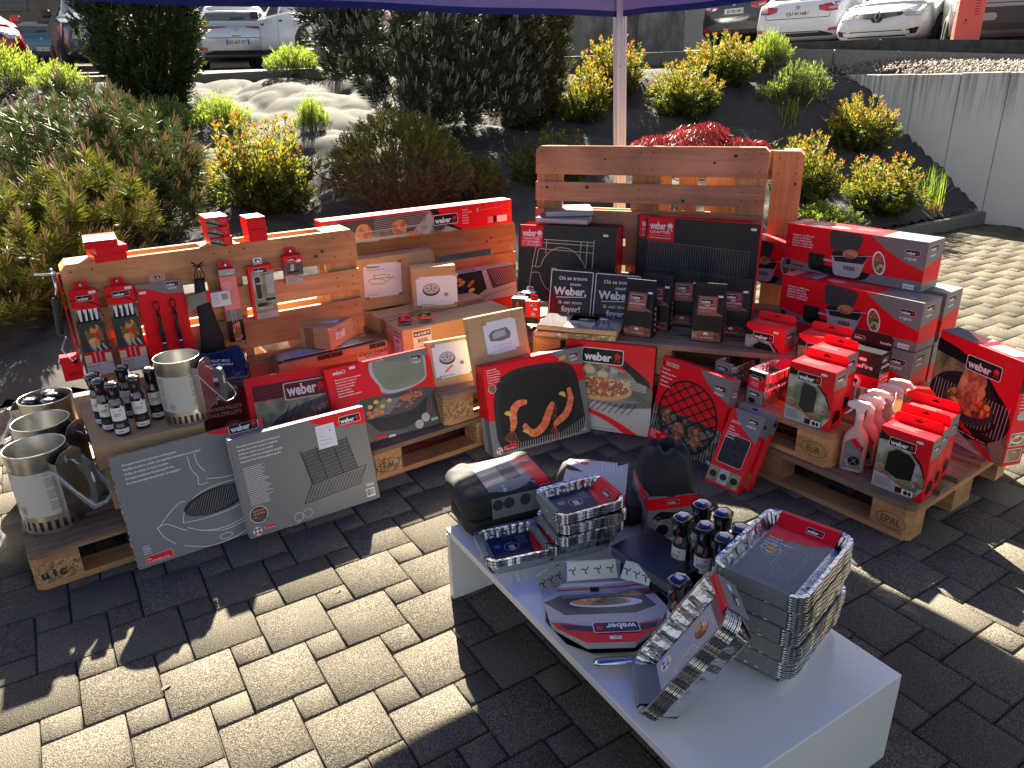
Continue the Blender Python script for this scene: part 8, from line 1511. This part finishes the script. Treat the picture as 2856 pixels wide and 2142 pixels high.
car(place(664, 18.6, R_(109), 0, 4.36), 'parked_car', 4.36, 1.81, 1.44, 'paint_silver', hatch_rear('EZ-627-ZY', txt=(('MEGANE', .20),)), 'silver hatchback seen from behind, right of the dark yew')
car(place(118, 27.5, R_(122), 0, 4.2), 'parked_car', 4.17, 1.78, 1.60, 'paint_teal', hatch_rear('EL-945-TX', 'box', 'paint_teal', .52, emb='s'), 'teal small off-roader seen from behind, far left', cladding='trim')
car(place(1005, 17.0, R_(129), 0, 4.38), 'parked_car', 4.36, 1.84, 1.60, 'paint_white', hatch_rear('FD-384-KL', 'wide', dark=.52), 'white off-road estate seen from its side, behind the big pine', cladding='trim', rimc='trim')
car(place(2040, 18.6, R_(38), 0, 4.4), 'parked_car', 4.5, 1.84, 1.68, 'paint_black', hatch_rear('JU 42138', 'wide', dark=.55, swiss=True, emb='s'), 'black off-roader in front of the green screen, rear and side showing', cladding='paint_black')
car(place(2215, 16.8, R_(48), 0, 4.25), 'parked_car', 4.25, 1.80, 1.46, 'paint_white', hatch_rear('JU 41168', 'wide', dark=.42, swiss=True, emb='s'), 'white hatchback with dark red tail lamps, seen from behind', cladding='paint_white')
def duster(p, e, q, sx, sy, sz):
    hatch_rear('JU 49494', 'box', dark=.62, swiss=True, emb='s')(p, e, q, sx, sy, sz); p('skid_plate', [([(-.42, .26), (.42, .26), (.5, .36), (-.5, .36)], 'paint_grey')], 'r', .014); [p('bumper_insert', [([(x-.1, .46), (x+.1, .46), (x+.13, .50), (x+.1, .55), (x-.1, .55), (x-.13, .50)], 'paint_grey')], 'r', .02) for x in (-.45, .45)]
    qq = MB(); a = Art(1.2, .08); a.text(.06, .01, 'DUSTER', .03, 'ink', .02).text(1.05, .02, '4x4', .03, 'label_white', .02); a.put(qq, (.02, .6, .80), (0, -1, 0), (.1, 0, 1), .03); qq.build('lettering', e)
car(place(2835, 12.2, R_(66), 0, 4.34), 'parked_car', 4.34, 1.82, 1.66, 'paint_grey', duster, 'grey off-roader with a black bumper, nearest car at the upper right', cladding='trim')
def front(pl, paint, old=False):
    def f(p, e, q, sx, sy, sz):
        sides(p, e); p('windscreen', [([(-.70, 1.04), (.70, 1.04), (.56, 1.37), (-.56, 1.37)], 'car_glass')], 'f')
        for s_ in (-1, 1):
            hl = p('headlight', [([(s_*.40, .72), (s_*.76, .84), (s_*.82, .76), (s_*.74, .62), (s_*.50, .62)], 'lamp_clear')] if not old else [([(s_*.36, .70), (s_*.66, .74), (s_*.66, .56), (s_*.36, .56)], 'lamp_clear')], 'f', .012)
            if old: p('indicator', [([(s_*.67, .74), (s_*.80, .74), (s_*.80, .57), (s_*.67, .56)], 'lamp_amber')], 'f', .012)
            else: p('fog_light', [([(s_*.56, .40), (s_*.76, .44), (s_*.72, .34), (s_*.58, .32)], 'grille')], 'f', .012)
        if not old:
            g_ = p('grille', [([(-.5, .70), (.5, .70), (.42, .64), (.12, .60), (.06, .54), (-.06, .54), (-.12, .60), (-.42, .64)], 'grille'), ([(-.48, .40), (.48, .40), (.56, .30), (-.56, .30)], 'grille')], 'f', .010); p('emblem', [([(0, .55), (.065, .645), (0, .74), (-.065, .645)], 'rim')], 'f', .024, par=g_, cell=.3); p('emblem_core', [([(0, .595), (.03, .645), (0, .70), (-.03, .645)], 'grille')], 'f', .028, par=g_, cell=.3)
        else: p('grille', [([(-.34, .70), (.34, .70), (.32, .58), (-.32, .58)], 'grille'), ([(-.40, .40), (.40, .40), (.40, .32), (-.40, .32)], 'grille')], 'f', .010); p('bumper', [([(-.85, .52), (.85, .52), (.82, .28), (-.82, .28)], 'trim')], 'f', .006)
        plate(e, 4.16*sx, 0, .38*sz, .5, .1, pl, True)
    return f
car(place(2436, 14.9, R_(222), 1, 4.06), 'parked_car', 4.06, 1.74, 1.46, 'paint_white', front('GB-519-RT', 'paint_white'), 'white hatchback facing the viewer beside the orange post', cladding='paint_white')
car(place(312, 15.8, R_(-58), 1, 3.8), 'parked_car', 3.9, 1.70, 1.62, 'paint_dark', front('AB-207-CD', 'paint_dark', True), 'dark blue older car facing the viewer, half behind the yew', cladding='trim')
car(place(-60, 15.6, R_(-48), 1, 4.2), 'parked_car', 4.2, 1.82, 1.60, 'paint_red', front('DR-446-PN', 'paint_red'), 'red car cut off by the left picture edge', cladding='paint_red')
# orange-red post
mat('post_orange', (0.62, 0.085, 0.06), 0.45); q = MB(); mz = park_z(6.35, 11.4); q.box(-.16, .16, -.12, .12, 0, 1.5, 'post_orange', bev=.01); a = Art(.32, 1.5); a.lay()
for i in range(12): a.rect(.20, .50+i*.033, .06, .012, 'card_dred')
a.poly(ell(.11, .44, .014, .014), 'ink').line([(.10, .42), (.085, .39)], .008, 'ink').line([(.12, .42), (.135, .39)], .008, 'ink'); face(q, .32, .24, 1.5, 'F', a, (-.16, -.12, 0)); tag(q.build('info_post', None, T(6.45, 11.35, mz, -.35)), 'orange-red rectangular post with louvre slots, behind the gravel', 'post')
